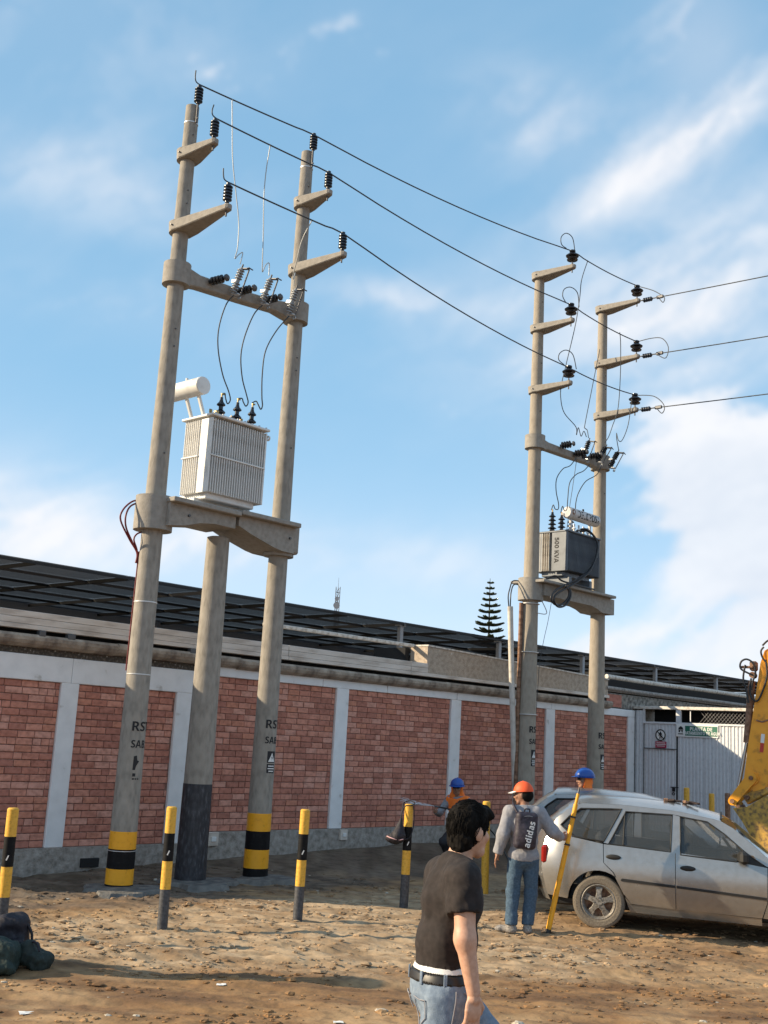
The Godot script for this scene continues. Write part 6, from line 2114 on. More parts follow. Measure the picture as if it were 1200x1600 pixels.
	t = figure("worker in a blue helmet and orange neck flap standing beyond the silver car", at2, 1.85, J2, {"skin": skin_dark, "top": grey_work, "low": work_dark, "shoe": leather, "scale": 1.0, "cell": .018, "fine": .009, "hem": -.05})
	dress(t, J2, 1.0, orange, blue_hat)
	# an unseen worker added left of the view to cast the long shadow
	copy_of(t, "person", "unseen worker in a blue helmet added beyond the left edge to cast the long shadow", Vector3(-3.85, ground_y(-3.85, -9.85), -9.85), .4)
	# rod held by the man in the orange cap
	var rb := Vector3(2.085, ground_y(2.085, -13.40), -13.40)
	var rd := thing("telescopic_rod", "long yellow telescopic rod held upright by the man in the orange cap", "rod", rb)
	var up := Vector3(.338, 1.60, -.075)
	var segs := [[.02, .60, .030, M.yellow], [.60, .88, .026, M.yellow], [.88, .955, .018, M.yellow]]
	for s in segs:
		mb = MB.new()
		mb.cyl(up * s[0], up * s[1], s[2], s[2] * .96, 14)
		part(rd, "rod_section", mb, s[3])
	mb = MB.new()
	mb.cyl(up * -.004, up * .025, .034, .032, 12)
	part(rd, "rubber_foot", mb, leather)
	for f in [.60, .79]:
		mb = MB.new()
		mb.cyl(up * (f - .006), up * (f + .006), .036, .036, 12)
		part(rd, "collar", mb, leather)
	mb = MB.new()
	mb.cyl(up * .955, up * 1.0, .014, .008, 8)
	part(rd, "tip", mb, M.steel_dark)
	# water lance, hose and jet of the worker at the wall
	var hp := Vector3(1.36, .935, -19.43)
	var hw := thing("spray_lance", "black spray lance held by the worker at the brick wall", "spray lance", hp)
	mb = MB.new()
	mb.tube(curve([Vector3(-.20, .03, -.03), Vector3(0, 0, 0), Vector3(.22, -.07, -.1), Vector3(.42, -.14, -.22)], 5), .014, 7)
	part(hw, "tube", mb, leather)
	mb = MB.new()
	mb.cyl(Vector3(-.26, .038, -.035), Vector3(-.19, .028, -.03), .011, .018, 10)
	part(hw, "nozzle", mb, M.steel_dark)
	mb = MB.new()
	mb.tube(curve([Vector3(.42, -.14, -.22), Vector3(.75, -.35, -.35), Vector3(.98, -.70, -.30), Vector3(1.1, -.92, .0), Vector3(1.6, -.94, .4), Vector3(2.3, -.95, .5)], 6), .013, 7)
	part(hw, "hose", mb, leather)
	var spray := plain(lin(.85, .87, .90), .3)
	spray.transparency = BaseMaterial3D.TRANSPARENCY_ALPHA
	spray.albedo_color.a = .42
	mb = MB.new()
	var r := RandomNumberGenerator.new()
	r.seed = 77
	for k in 46:
		var f := r.randf()
		var dv := Vector3(-.46, .045, -.10) + Vector3(0, r.randf_range(-.05, .05), r.randf_range(-.05, .05))
		mb.cyl(dv * f, dv * minf(f + .28, 1.25), .0045, .002, 5)
	mb.cyl(Vector3.ZERO, Vector3(-.40, .033, -.073), .006, .010, 6)
	solo("water_jet", mb, spray, "thin white jet of water from the lance of the worker at the wall", "water jet", hp + Vector3(-.26, .038, -.035))

func dress(t: Node, J: Dictionary, sc: float, orange: Material, blue: Material) -> void:
	var tb: Basis = J.torso_basis
	var mid: Vector3 = (J.pelvis as Vector3).lerp(J.chest, .5)
	var mb := MB.new()
	blob(mb, [[1, J.pelvis, Vector3(.158, .125, .118) * sc, tb], [1, mid, Vector3(.145, .16, .115) * sc, tb], [1, J.chest, Vector3(.163, .165, .115) * sc, tb], [0, (J.ls as Vector3).lerp(J.rs, .06), (J.ls as Vector3).lerp(J.rs, .94), .062 * sc, .062 * sc]], .014, .04,
		[[J.pelvis + Vector3(0, -.07, 0) * sc, Vector3(0, -1, 0)], [J.neck + tb * Vector3(0, -.005, -.03) * sc, tb * Vector3(0, .9, -.43).normalized()], [(J.ls as Vector3).lerp(J.rs, -.06), (J.ls - J.rs as Vector3).normalized()], [(J.ls as Vector3).lerp(J.rs, 1.06), (J.rs - J.ls as Vector3).normalized()]], .032 * sc, .008, 7.0)
	var v := part(t, "vest", mb, orange)
	for h in ["l", "r"]:
		var c: Vector3 = (J.chest as Vector3) + tb * Vector3(-.075 if h == "l" else .075, -.02, -.138) * sc
		mb = MB.new()
		mb.cbox(c, Vector3(.085, .09, .02) * sc, .006, tb)
		part(v, "pocket", mb, orange)
	var hb: Basis = J.head_basis
	var hc: Vector3 = J.head
	mb = MB.new()
	blob(mb, [[1, hc + hb * Vector3(0, -.02, .022) * sc, Vector3(.098, .12, .105) * sc, hb], [0, hc + hb * Vector3(-.06, -.13, .03) * sc, hc + hb * Vector3(.06, -.13, .03) * sc, .065 * sc, .065 * sc], [0, hc + hb * Vector3(-.07, -.18, .05) * sc, hc + hb * Vector3(.07, -.18, .05) * sc, .06 * sc, .06 * sc]], .010, .04,
		[[hc + hb * Vector3(0, 0, -.012) * sc, hb * Vector3(0, .12, -1).normalized()]], .004, .012, 11.0)
	part(t, "neck_flap", mb, orange)
	helmet(t, hc, hb * sc, blue)
	mb = MB.new()
	for sg in [-1.0, 1.0]:
		mb.cbox(hc + hb * Vector3(.033 * sg, .012, -.088) * sc, Vector3(.058, .036, .012) * sc, .004, hb * Basis(Vector3.UP, -.3 * sg))
	mb.cbox(hc + hb * Vector3(0, .018, -.096) * sc, Vector3(.03, .01, .01) * sc, .002, hb)
	part(t, "glasses", mb, M.ink)

# ---------------------------------------------------------------- bags
func build_bags() -> void:
	var dark := mottled(92, [lin(.006, .005, .009), lin(.013, .011, .018), lin(.03, .026, .036)], [.1, .5, .9], .02, 2.5, .7)
	var green := mottled(93, [lin(.006, .013, .011), lin(.012, .027, .022), lin(.024, .046, .038)], [.1, .5, .9], .02, 2.5, .75)
	var mb := MB.new()
	var at := Vector3(-2.96, ground_y(-2.96, -10.15) - .05, -10.15)
	var b := thing("backpack", "dark purple backpack standing in the pile of bags at the left edge", "backpack", at, .3)
	blob(mb, [[3, Vector3(0, .22, 0), Vector3(.17, .23, .10), Basis(Vector3(0, 0, 1), .12), .09], [3, Vector3(.02, .15, .10), Vector3(.12, .12, .05), Basis(Vector3(0, 0, 1), .1), .04], [1, Vector3(.01, .40, .02), Vector3(.13, .07, .09)]], .012, .03, [], 0.0, .03, 7.0)
	part(b, "bag_body", mb, dark)
	mb = MB.new()
	mb.tube(curve([Vector3(.13, .40, .06), Vector3(.185, .30, .07), Vector3(.18, .16, .08)], 5), .013, 6)
	part(b, "strap", mb, dark)
	at = Vector3(-2.92, ground_y(-2.92, -9.80), -9.80)
	b = thing("duffel_bag", "crumpled dark green bag slumped in front of the dark purple backpack at the left edge", "bag", at, .1)
	mb = MB.new()
	blob(mb, [[3, Vector3(-.06, .11, 0), Vector3(.21, .115, .15), Basis(Vector3(0, 0, 1), -.08), .07], [3, Vector3(.0, .20, .0), Vector3(.14, .055, .13), Basis(Vector3(0, 0, 1), -.25), .045], [0, Vector3(-.2, .08, .15), Vector3(.12, .05, .14), .05, .045], [0, Vector3(-.15, .24, .09), Vector3(.10, .19, .11), .03, .022]], .011, .025, [[Vector3(0, -.01, 0), Vector3(0, -1, 0)]], 0.0, .04, 6.5)
	part(b, "bag_body", mb, green)
	mb = MB.new()
	mb.tube(curve([Vector3(-.16, .30, .06), Vector3(-.09, .295, .10), Vector3(-.05, .25, .13)], 5), .010, 6)
	part(b, "pale_strap", mb, M.paper_white)
	at = Vector3(-2.66, ground_y(-2.66, -9.95), -9.95)
	b = thing("rucksack", "small black green rucksack lying at the right end of the bag pile", "bag", at, -.2)
	mb = MB.new()
	blob(mb, [[3, Vector3(0, .07, 0), Vector3(.12, .075, .10), Basis(Vector3(0, 0, 1), -.35), .05], [3, Vector3(-.07, .13, -.02), Vector3(.07, .07, .09), Basis(Vector3(0, 0, 1), .3), .04]], .011, .025, [[Vector3(0, -.01, 0), Vector3(0, -1, 0)]], 0.0, .035, 8.0)
	part(b, "bag_body", mb, mottled(94, [lin(.006, .010, .009), lin(.012, .022, .018), lin(.022, .035, .03)], [.1, .5, .9], .02, 2.5, .75))
	mb = MB.new()
	mb.tube(curve([Vector3(-.06, .20, .03), Vector3(.02, .21, .06), Vector3(.07, .15, .09)], 5), .009, 6)
	part(b, "strap", mb, dark)
	# bag slung over the bollard
	at = Vector3(.51, 1.21, -14.78)
	b = thing("drawstring_bag", "black drawstring bag with a pink edge hanging from a striped bollard", "bag", at)
	mb = MB.new()
	blob(mb, [[0, Vector3(-.085, -.17, .075), Vector3(-.12, -.36, .085), .022, .075], [1, Vector3(-.155, -.40, .085), Vector3(.115, .065, .07)], [1, Vector3(-.10, -.36, .09), Vector3(.07, .08, .06)]], .010, .05, [], 0.0, .014, 9.0)
	part(b, "bag_body", mb, dark)
	mb = MB.new()
	mb.tube(curve([Vector3(-.255, -.375, .125), Vector3(-.19, -.395, .158), Vector3(-.11, -.41, .16), Vector3(-.05, -.40, .145)], 6), .007, 6)
	part(b, "piping", mb, plain(lin(.75, .45, .45), .7))
	mb = MB.new()
	mb.tube(curve([Vector3(-.09, -.15, .08), Vector3(-.07, -.05, .065), Vector3(-.03, .0, .072), Vector3(.04, .005, .06), Vector3(.075, .03, .0), Vector3(.03, .055, -.05), Vector3(-.05, .035, -.045), Vector3(-.072, -.03, .02), Vector3(-.09, -.16, .075)], 6), .008, 6)
	part(b, "cord", mb, dark)
	mb = MB.new()
	mb.tube(curve([Vector3(.06, .0, .04), Vector3(.075, -.12, .05), Vector3(.07, -.26, .055), Vector3(.03, -.38, .07), Vector3(-.05, -.41, .09)], 6), .007, 6)
	part(b, "cord", mb, dark)

# ---------------------------------------------------------------- estate car: x forward from the rear axle, z to its right
func car_w(x: float, y: float) -> float:
	var w: float
	if y < .93:
		w = .842 - .055 * pow((y - .60) / .34, 2.0)
	else:
		w = .842 - .055 * pow(.33 / .34, 2.0) - (y - .93) * .36 - maxf(0.0, y - 1.25) * .18
	if x < -.25: w -= .34 * pow((-.25 - x) / .5, 2.0) * .5
	if x > 2.5: w -= .22 * pow((x - 2.5) / .8, 2.0)
	if y > .93 and x > 1.35: w += (x - 1.35) * .05
	return w

func car_panel(mb: MB, poly: PackedVector2Array, side: float, off := 0.0, step := .07) -> void:
	var lo := Vector2(1e9, 1e9)
	var hi := Vector2(-1e9, -1e9)
	for p in poly:
		lo = lo.min(p)
		hi = hi.max(p)
	var nx := maxi(1, int(ceil((hi.x - lo.x) / step)))
	var ny := maxi(1, int(ceil((hi.y - lo.y) / step)))
	for j in ny:
		for i in nx:
			var a := Vector2(lerpf(lo.x, hi.x, float(i) / nx), lerpf(lo.y, hi.y, float(j) / ny))
			var b := Vector2(lerpf(lo.x, hi.x, float(i + 1) / nx), lerpf(lo.y, hi.y, float(j + 1) / ny))
			for piece in Geometry2D.intersect_polygons(poly, PackedVector2Array([a, Vector2(b.x, a.y), b, Vector2(a.x, b.y)])):
				var idx := Geometry2D.triangulate_polygon(piece)
				for k in range(0, idx.size(), 3):
					var q := []
					var nn := []
					for w in 3:
						var p: Vector2 = piece[idx[k + w]]
						var e := .01
						var gx := (car_w(p.x + e, p.y) - car_w(p.x - e, p.y)) / (2 * e)
						var gy := (car_w(p.x, p.y + e) - car_w(p.x, p.y - e)) / (2 * e)
						nn.append(Vector3(-gx, -gy, side).normalized())
						q.append(Vector3(p.x, p.y, side * (car_w(p.x, p.y) + off)))
					mb.tri(q[0], q[1], q[2], nn[0], nn[1], nn[2])
	# a folded-in edge gives the sheet its depth
	for i in poly.size():
		var a := poly[i]
		var b := poly[(i + 1) % poly.size()]
		var A := Vector3(a.x, a.y, side * (car_w(a.x, a.y) + off))
		var B := Vector3(b.x, b.y, side * (car_w(b.x, b.y) + off))
		var inn := Vector3(0, 0, -side * .025)
		mb.quad(A, B, B + inn, A + inn, Vector3(b.y - a.y, a.x - b.x, 0))

func car_outline(mb: MB, poly: PackedVector2Array, side: float, r: float, off := 0.0) -> void:
	var pts := PackedVector3Array()
	for i in poly.size() + 1:
		var a := poly[i % poly.size()]
		var b := poly[(i + 1) % poly.size()]
		for k in 4:
			var p := a.lerp(b, k / 4.0)
			pts.push_back(Vector3(p.x, p.y, side * (car_w(p.x, p.y) + off)))
	mb.tube(pts, r, 6)

func curve_at(tab: Array, x: float) -> float:
	for i in tab.size() - 1:
		if x <= tab[i + 1][0]:
			var f: float = clampf((x - tab[i][0]) / (tab[i + 1][0] - tab[i][0]), 0.0, 1.0)
			return lerpf(tab[i][1], tab[i + 1][1], f)
	return tab[-1][1]

func top_sheet(mb: MB, tab: Array, x0: float, x1: float, crown: float, nx: int, inset := 0.0) -> void:
	var P := []
	for i in nx + 1:
		var x := lerpf(x0, x1, float(i) / nx)
		var y := curve_at(tab, x)
		var w := car_w(x, y) - inset
		var row := []
		for k in 13:
			var f := k / 6.0 - 1.0
			row.append(Vector3(x, y + crown * (1.0 - .4 * smoothstep(.8, 1.4, x)) * (1.0 - f * f) * (1.0 - .12 * f * f), f * w))
		P.append(row)
	for i in nx:
		for k in 12:
			var nn := []
			for q in [[i, k], [i + 1, k], [i + 1, k + 1], [i, k + 1]]:
				var a: Vector3 = P[mini(q[0] + 1, nx)][q[1]] - P[maxi(q[0] - 1, 0)][q[1]]
				var b: Vector3 = P[q[0]][mini(q[1] + 1, 12)] - P[q[0]][maxi(q[1] - 1, 0)]
				nn.append(b.cross(a).normalized())
			mb.squad(P[i][k], P[i + 1][k], P[i + 1][k + 1], P[i][k + 1], nn[0], nn[1], nn[2], nn[3])

func v2(a: Array) -> PackedVector2Array:
	var o := PackedVector2Array()
	for p in a: o.push_back(Vector2(p[0], p[1]))
	return o

func arch(cx: float, r: float, a0: float, a1: float, n := 12) -> Array:
	var o := []
	for k in n + 1:
		var a := deg_to_rad(lerpf(a0, a1, float(k) / n))
		o.append([cx + cos(a) * r, .30 + sin(a) * r])
	return o

func car_wheel(t: Node, x: float, side: float, tyre: Material, rim: Material) -> void:
	var z := side * .735
	var bs := Basis(Vector3(1, 0, 0), Vector3(0, 0, side), Vector3(0, -side, 0)) if side > 0 else Basis(Vector3(1, 0, 0), Vector3(0, 0, -1), Vector3(0, 1, 0))
	var w := Node3D.new()
	var mb := MB.new()
	mb.lathe([Vector2(.19, -.085), Vector2(.262, -.088), Vector2(.288, -.078), Vector2(.299, -.05), Vector2(.301, .0), Vector2(.299, .05), Vector2(.288, .078), Vector2(.262, .088), Vector2(.215, .086), Vector2(.195, .075), Vector2(.19, .03)], Transform3D(bs, Vector3(0, 0, 0)), 40)
	var o := part(t, "wheel", mb, tyre)
	o.position = Vector3(x, .30, z)
	mb = MB.new()
	mb.lathe([Vector2(.19, -.08), Vector2(.178, .0), Vector2(.165, .03), Vector2(.19, .05), Vector2(.198, .078), Vector2(.19, .082), Vector2(.172, .06), Vector2(.16, .035)], Transform3D(bs, Vector3.ZERO), 36)
	for k in 5:
		var a := TAU * k / 5.0 + .3
		var d := Vector3(cos(a), sin(a), 0)
		var p := Vector3(-sin(a), cos(a), 0)
		mb.loft([rect_sec(d * .04 + Vector3(0, 0, side * .058), p, Vector3(0, 0, 1), .075, .02, .006), rect_sec(d * .10 + Vector3(0, 0, side * .052), p, Vector3(0, 0, 1), .058, .02, .006), rect_sec(d * .172 + Vector3(0, 0, side * .04), p, Vector3(0, 0, 1), .095, .02, .006)])
	mb.cyl(Vector3(0, 0, side * .03), Vector3(0, 0, side * .072), .05, .042, 18)
	for k in 4:
		var a := TAU * k / 4.0
		mb.cyl(Vector3(cos(a) * .052, sin(a) * .052, side * .06), Vector3(cos(a) * .052, sin(a) * .052, side * .078), .010, .010, 6)
	part(o, "rim", mb, rim)
	mb = MB.new()
	mb.cyl(Vector3(0, 0, side * -.05), Vector3(0, 0, side * .0), .165, .165, 24)
	part(o, "brake_drum", mb, M.rust)
	w.free()

func make_car(label: String, at: Vector3, turn: float) -> Node3D:
	var t := thing("estate_car", label, "car", at, turn, "parked silver estate cars")
	var paint := mottled(100, [lin(.31, .295, .275), lin(.335, .325, .312), lin(.35, .343, .332), lin(.37, .364, .355)], [.05, .4, .62, .95], .03, .7, .27, 0.0, .05, false, 5)
	paint.metallic = .72
	paint.clearcoat_enabled = true
	paint.clearcoat = .5
	paint.clearcoat_roughness = .12
	var glass := plain(lin(.075, .08, .078), .05)
	glass.transparency = BaseMaterial3D.TRANSPARENCY_ALPHA
	glass.albedo_color.a = .42
	var rubber := plain(lin(.012, .012, .012), .6)
	var tyre := mottled(101, [lin(.10, .085, .068), lin(.15, .128, .10), lin(.21, .18, .145)], [.15, .5, .9], .04, 2.0, .9)
	var rim := mottled(102, [lin(.10, .09, .075), lin(.22, .205, .185), lin(.32, .30, .275)], [.1, .5, .9], .02, 3.0, .45)
	rim.metallic = .4
	var cloth := plain(lin(.05, .052, .056), .9)
	var xe := [[.25, -.56], [.33, -.60], [.42, -.63], [.53, -.66], [.63, -.683], [.87, -.677], [1.01, -.633], [1.2, -.53], [1.31, -.40], [1.39, -.24]]
	for side in [1.0, -1.0]:
		var quarter := [[-.60, .33]]
		quarter.append([-.355, .31])
		quarter.append_array(arch(0, .355, 178, 20, 14))
		quarter.append_array([[.292, .404], [.165, .640], [.05, .745], [.038, .95], [-.3, 1.0], [-.628, 1.02], [-.677, .87], [-.683, .63], [-.66, .53], [-.63, .42]])
		var mb := MB.new()
		car_panel(mb, v2(quarter), side)
		part(t, "quarter_panel", mb, paint)
		mb = MB.new()
		var rd := v2([[.046, .948], [.058, .744], [.174, .646], [.30, .404], [.367, .312], [.866, .296], [.856, .92]])
		car_panel(mb, rd, side)
		var door := part(t, "rear_door", mb, paint)
		mb = MB.new()
		car_panel(mb, v2([[.104, .955], [.262, .953], [.262, 1.27], [.25, 1.25]]), side, -.014)
		car_panel(mb, v2([[.280, .952], [.806, .922], [.816, 1.328], [.288, 1.326], [.280, 1.31]]), side, -.014)
		part(door, "window", mb, glass)
		mb = MB.new()
		car_outline(mb, v2([[.104, .955], [.806, .92], [.816, 1.328], [.286, 1.328]]), side, .007)
		mb.tube(PackedVector3Array([Vector3(.271, .955, side * car_w(.271, .955)), Vector3(.275, 1.31, side * car_w(.275, 1.31))]), .008, 6)
		part(door, "window_seal", mb, rubber)
		mb = MB.new()
		mb.ell(Vector3(.165, .815, side * (car_w(.165, .815) + .004)), Vector3(.088, .030, .016), Basis(), 16, 8)
		part(door, "handle", mb, rubber)
		mb = MB.new()
		car_panel(mb, v2([[.252, .572], [.27, .588], [.86, .560], [.86, .532], [.262, .556]]), side, .010)
		part(door, "trim_strip", mb, rubber)
		mb = MB.new()
		var fd := v2([[.873, .295], [.863, .918], [1.53, .868], [1.86, .83], [1.855, .46], [1.80, .285]])
		car_panel(mb, fd, side)
		door = part(t, "front_door", mb, paint)
		var fg := v2([[.919, .898], [.907, 1.313], [1.211, 1.277], [1.4, 1.157], [1.60, .998], [1.53, .870]])
		mb = MB.new()
		car_panel(mb, fg, side, -.014)
		part(door, "window", mb, glass)
		mb = MB.new()
		car_outline(mb, fg, side, .008)
		part(door, "window_seal", mb, rubber)
		mb = MB.new()
		mb.ell(Vector3(1.0, .757, side * (car_w(1.0, .757) + .004)), Vector3(.088, .030, .016), Basis(), 16, 8)
		part(door, "handle", mb, rubber)
		mb = MB.new()
		car_panel(mb, v2([[.878, .533], [.878, .560], [1.85, .512], [1.85, .484]]), side, .010)
		part(door, "trim_strip", mb, rubber)
		mb = MB.new()
		car_panel(mb, v2([[1.535, .870], [1.605, .995], [1.70, .93], [1.85, .835]]), side, -.002)
		mb.cbox(Vector3(1.60, .925, side * (car_w(1.6, .93) + .09)), Vector3(.10, .13, .20), .03, Basis(Vector3.UP, side * .2))
		mb.cyl(Vector3(1.60, .90, side * car_w(1.6, .9)), Vector3(1.60, .90, side * (car_w(1.6, .9) + .06)), .025, .025, 8)
		part(door, "wing_mirror", mb, rubber)
		# pillars and roof rail
		mb = MB.new()
		car_panel(mb, v2([[-.628, 1.025], [-.32, 1.005], [-.475, 1.13], [-.374, 1.235], [-.244, 1.332], [.245, 1.358], [.245, 1.40], [-.24, 1.39], [-.40, 1.31], [-.53, 1.20]]), side)
		car_panel(mb, v2([[.045, .965], [.24, 1.36], [.295, 1.36], [.278, 1.33], [.098, .958]]), side)
		car_panel(mb, v2([[.814, .92], [.824, 1.328], [.900, 1.315], [.911, .90]]), side)
		car_panel(mb, v2([[.245, 1.36], [.286, 1.335], [.816, 1.335], [.907, 1.321], [1.211, 1.285], [1.4, 1.165], [1.605, 1.003], [1.70, .937], [1.86, .84], [1.92, .885], [1.70, 1.07], [1.5, 1.225], [1.35, 1.30], [.87, 1.372], [.245, 1.40]]), side)
		part(t, "pillars", mb, paint)
		var qg := v2([[-.30, 1.008], [-.47, 1.128], [-.372, 1.232], [-.244, 1.328], [.236, 1.352], [.045, .978]])
		mb = MB.new()
		car_panel(mb, qg, side, -.012)
		var q := part(t, "quarter_window", mb, glass)
		mb = MB.new()
		car_outline(mb, qg, side, .010)
		part(q, "window_seal", mb, rubber)
		mb = MB.new()
		car_panel(mb, v2([[.30, .38], [.372, .305], [1.795, .278], [1.80, .20], [.36, .215]]), side, -.012)
		part(t, "sill", mb, paint)
		mb = MB.new()
		var fen := [[1.868, .83], [1.863, .46], [1.81, .285], [2.06, .27]]
		fen.append_array(arch(2.465, .35, 185, -2, 14))
		fen.append_array([[3.0, .30], [3.20, .32], [3.24, .60], [3.15, .73], [2.5, .80]])
		car_panel(mb, v2(fen), side)
		part(t, "front_wing", mb, paint)
		mb = MB.new()
		for x in [0.0, 2.465]:
			for k in 16:
				var a0 := PI * k / 16.0
				var a1 := PI * (k + 1) / 16.0
				mb.quad(Vector3(x + cos(a0) * .36, .30 + sin(a0) * .36, side * .80), Vector3(x + cos(a1) * .36, .30 + sin(a1) * .36, side * .80), Vector3(x + cos(a1) * .36, .30 + sin(a1) * .36, side * .5), Vector3(x + cos(a0) * .36, .30 + sin(a0) * .36, side * .5), Vector3(-cos(a0), -sin(a0), 0))
		part(t, "arch_liner", mb, rubber)
		car_wheel(t, 0.0, side, tyre, rim)
		car_wheel(t, 2.465, side, tyre, rim)
		mb = MB.new()
		mb.cbox(Vector3(-.645, .78, side * .68), Vector3(.09, .22, .13), .03)
		part(t, "tail_light", mb, plain(lin(.25, .015, .012), .2))
	var roof_tab := [[-.30, 1.385], [-.24, 1.392], [.25, 1.402], [.87, 1.374], [1.35, 1.302], [1.5, 1.227], [1.7, 1.072], [1.92, .887], [2.5, .80], [3.15, .73], [3.26, .60]]
	var mb := MB.new()
	top_sheet(mb, roof_tab, -.30, 1.36, .08, 22)
	part(t, "roof", mb, paint)
	mb = MB.new()
	top_sheet(mb, roof_tab, 1.362, 1.91, .078, 10, .03)
	var ws := part(t, "windscreen", mb, glass)
	mb = MB.new()
	mb.tube(PackedVector3Array([Vector3(1.36, 1.31, -.55), Vector3(1.36, 1.365, 0), Vector3(1.36, 1.31, .55)]), .012, 6)
	part(ws, "windscreen_seal", mb, rubber)
	mb = MB.new()
	top_sheet(mb, roof_tab, 1.93, 3.26, .06, 14)
	part(t, "bonnet", mb, paint)
	# back end
	mb = MB.new()
	var rows := 16
	var G := []
	for j in rows + 1:
		var y := lerpf(.27, 1.39, float(j) / rows)
		var x := curve_at(xe, y)
		var w := car_w(x, y)
		var row := []
		for k in 13:
			var f := k / 6.0 - 1.0
			row.append(Vector3(x - .16 * (1.0 - pow(absf(f), 3.0)) * (1.0 - smoothstep(1.1, 1.39, y) * .8), y + (.075 * (1.0 - f * f) * smoothstep(1.1, 1.39, y)), f * w))
		G.append(row)
	for j in rows:
		for k in 12:
			var glz: bool = G[j][k].y > .98 and G[j + 1][k].y < 1.36 and k > 1 and k < 10
			if not glz:
				mb.quad(G[j][k], G[j][k + 1], G[j + 1][k + 1], G[j + 1][k], Vector3(-1, 0, 0))
	var tg := part(t, "tailgate", mb, paint)
	mb = MB.new()
	for j in rows:
		for k in 12:
			if G[j][k].y > .98 and G[j + 1][k].y < 1.36 and k > 1 and k < 10:
				mb.quad(G[j][k], G[j][k + 1], G[j + 1][k + 1], G[j + 1][k], Vector3(-1, 0, 0))
	part(tg, "rear_window", mb, glass)
	mb = MB.new()
	mb.cbox(Vector3(-.80, .44, 0), Vector3(.12, .22, 1.35), .04)
	part(t, "rear_bumper", mb, paint)
	mb = MB.new()
	mb.cbox(Vector3(3.26, .42, 0), Vector3(.14, .26, 1.40), .05)
	part(t, "front_bumper", mb, paint)
	for sd in [-.55, .55]:
		mb = MB.new()
		mb.cbox(Vector3(3.25, .63, sd), Vector3(.08, .13, .30), .02)
		part(t, "headlight", mb, M.paper_white)
	# floor and seats
	mb = MB.new()
	mb.cbox(Vector3(1.25, .27, 0), Vector3(3.6, .10, 1.36), .02)
	part(t, "floor_pan", mb, rubber)
	for sd in [-.36, .36]:
		mb = MB.new()
		mb.cbox(Vector3(1.15, .55, sd), Vector3(.5, .16, .48), .05)
		mb.cbox(Vector3(.90, .85, sd), Vector3(.13, .55, .46), .05, Basis(Vector3(0, 0, 1), .2))
		mb.cbox(Vector3(.82, 1.17, sd), Vector3(.09, .16, .26), .035, Basis(Vector3(0, 0, 1), .2))
		part(t, "front_seat", mb, cloth)
	mb = MB.new()
	mb.cbox(Vector3(.28, .55, 0), Vector3(.5, .16, 1.2), .05)
	mb.cbox(Vector3(.02, .83, 0), Vector3(.13, .5, 1.2), .05, Basis(Vector3(0, 0, 1), .2))
	part(t, "rear_seat", mb, cloth)
	mb = MB.new()
	mb.cbox(Vector3(1.72, .80, 0), Vector3(.30, .2, 1.3), .05)
	part(t, "dashboard", mb, cloth)
	mb = MB.new()
	mb.ring(Vector3(1.48, .90, -.36), Vector3(1.50, .915, -.36), .16, .185, 22)
	part(t, "steering_wheel", mb, rubber)
	return t

func build_cars() -> void:
	var turn := deg_to_rad(-17.0)
	var at := Vector3(2.961, ground_y(2.9, -14.0) + .0, -14.566)
	var c := make_car("dusty silver estate car parked nearest the camera at the right edge", at, turn)
	copy_of(c, "estate_car", "pale grey car almost hidden behind the nearer silver estate car", Vector3(3.02, ground_y(3.02, -16.7), -16.75), turn)
	# two dark gloves left on the roof
	var b := Basis(Vector3.UP, turn)
	var cloth := plain(lin(.035, .022, .02), .9)
	for g in [[.78, .12, "dark glove lying on the silver car roof, left of two", .3], [1.0, .10, "dark glove lying on the silver car roof, right of two", -.4]]:
		var mb := MB.new()
		var o := thing("work_glove", g[2], "glove", at + b * Vector3(g[0], 1.452 - (g[0] - .78) * .06, g[1]), turn + g[3], "gloves on the car roof")
		blob(mb, [[1, Vector3(0, .018, 0), Vector3(.055, .022, .042)], [0, Vector3(.03, .018, .02), Vector3(.11, .014, .035), .013, .010], [0, Vector3(.03, .02, .0), Vector3(.12, .016, .005), .013, .010], [0, Vector3(.03, .018, -.02), Vector3(.11, .014, -.025), .013, .010], [0, Vector3(-.02, .02, .03), Vector3(.02, .03, .07), .013, .011]], .007, .012, [], 0.0, .006, 14.0)
		part(o, "glove_body", mb, cloth)
		mb = MB.new()
		mb.ring(Vector3(-.085, .018, 0), Vector3(-.045, .018, 0), .018, .026, 12)
		part(o, "cuff", mb, M.rust)

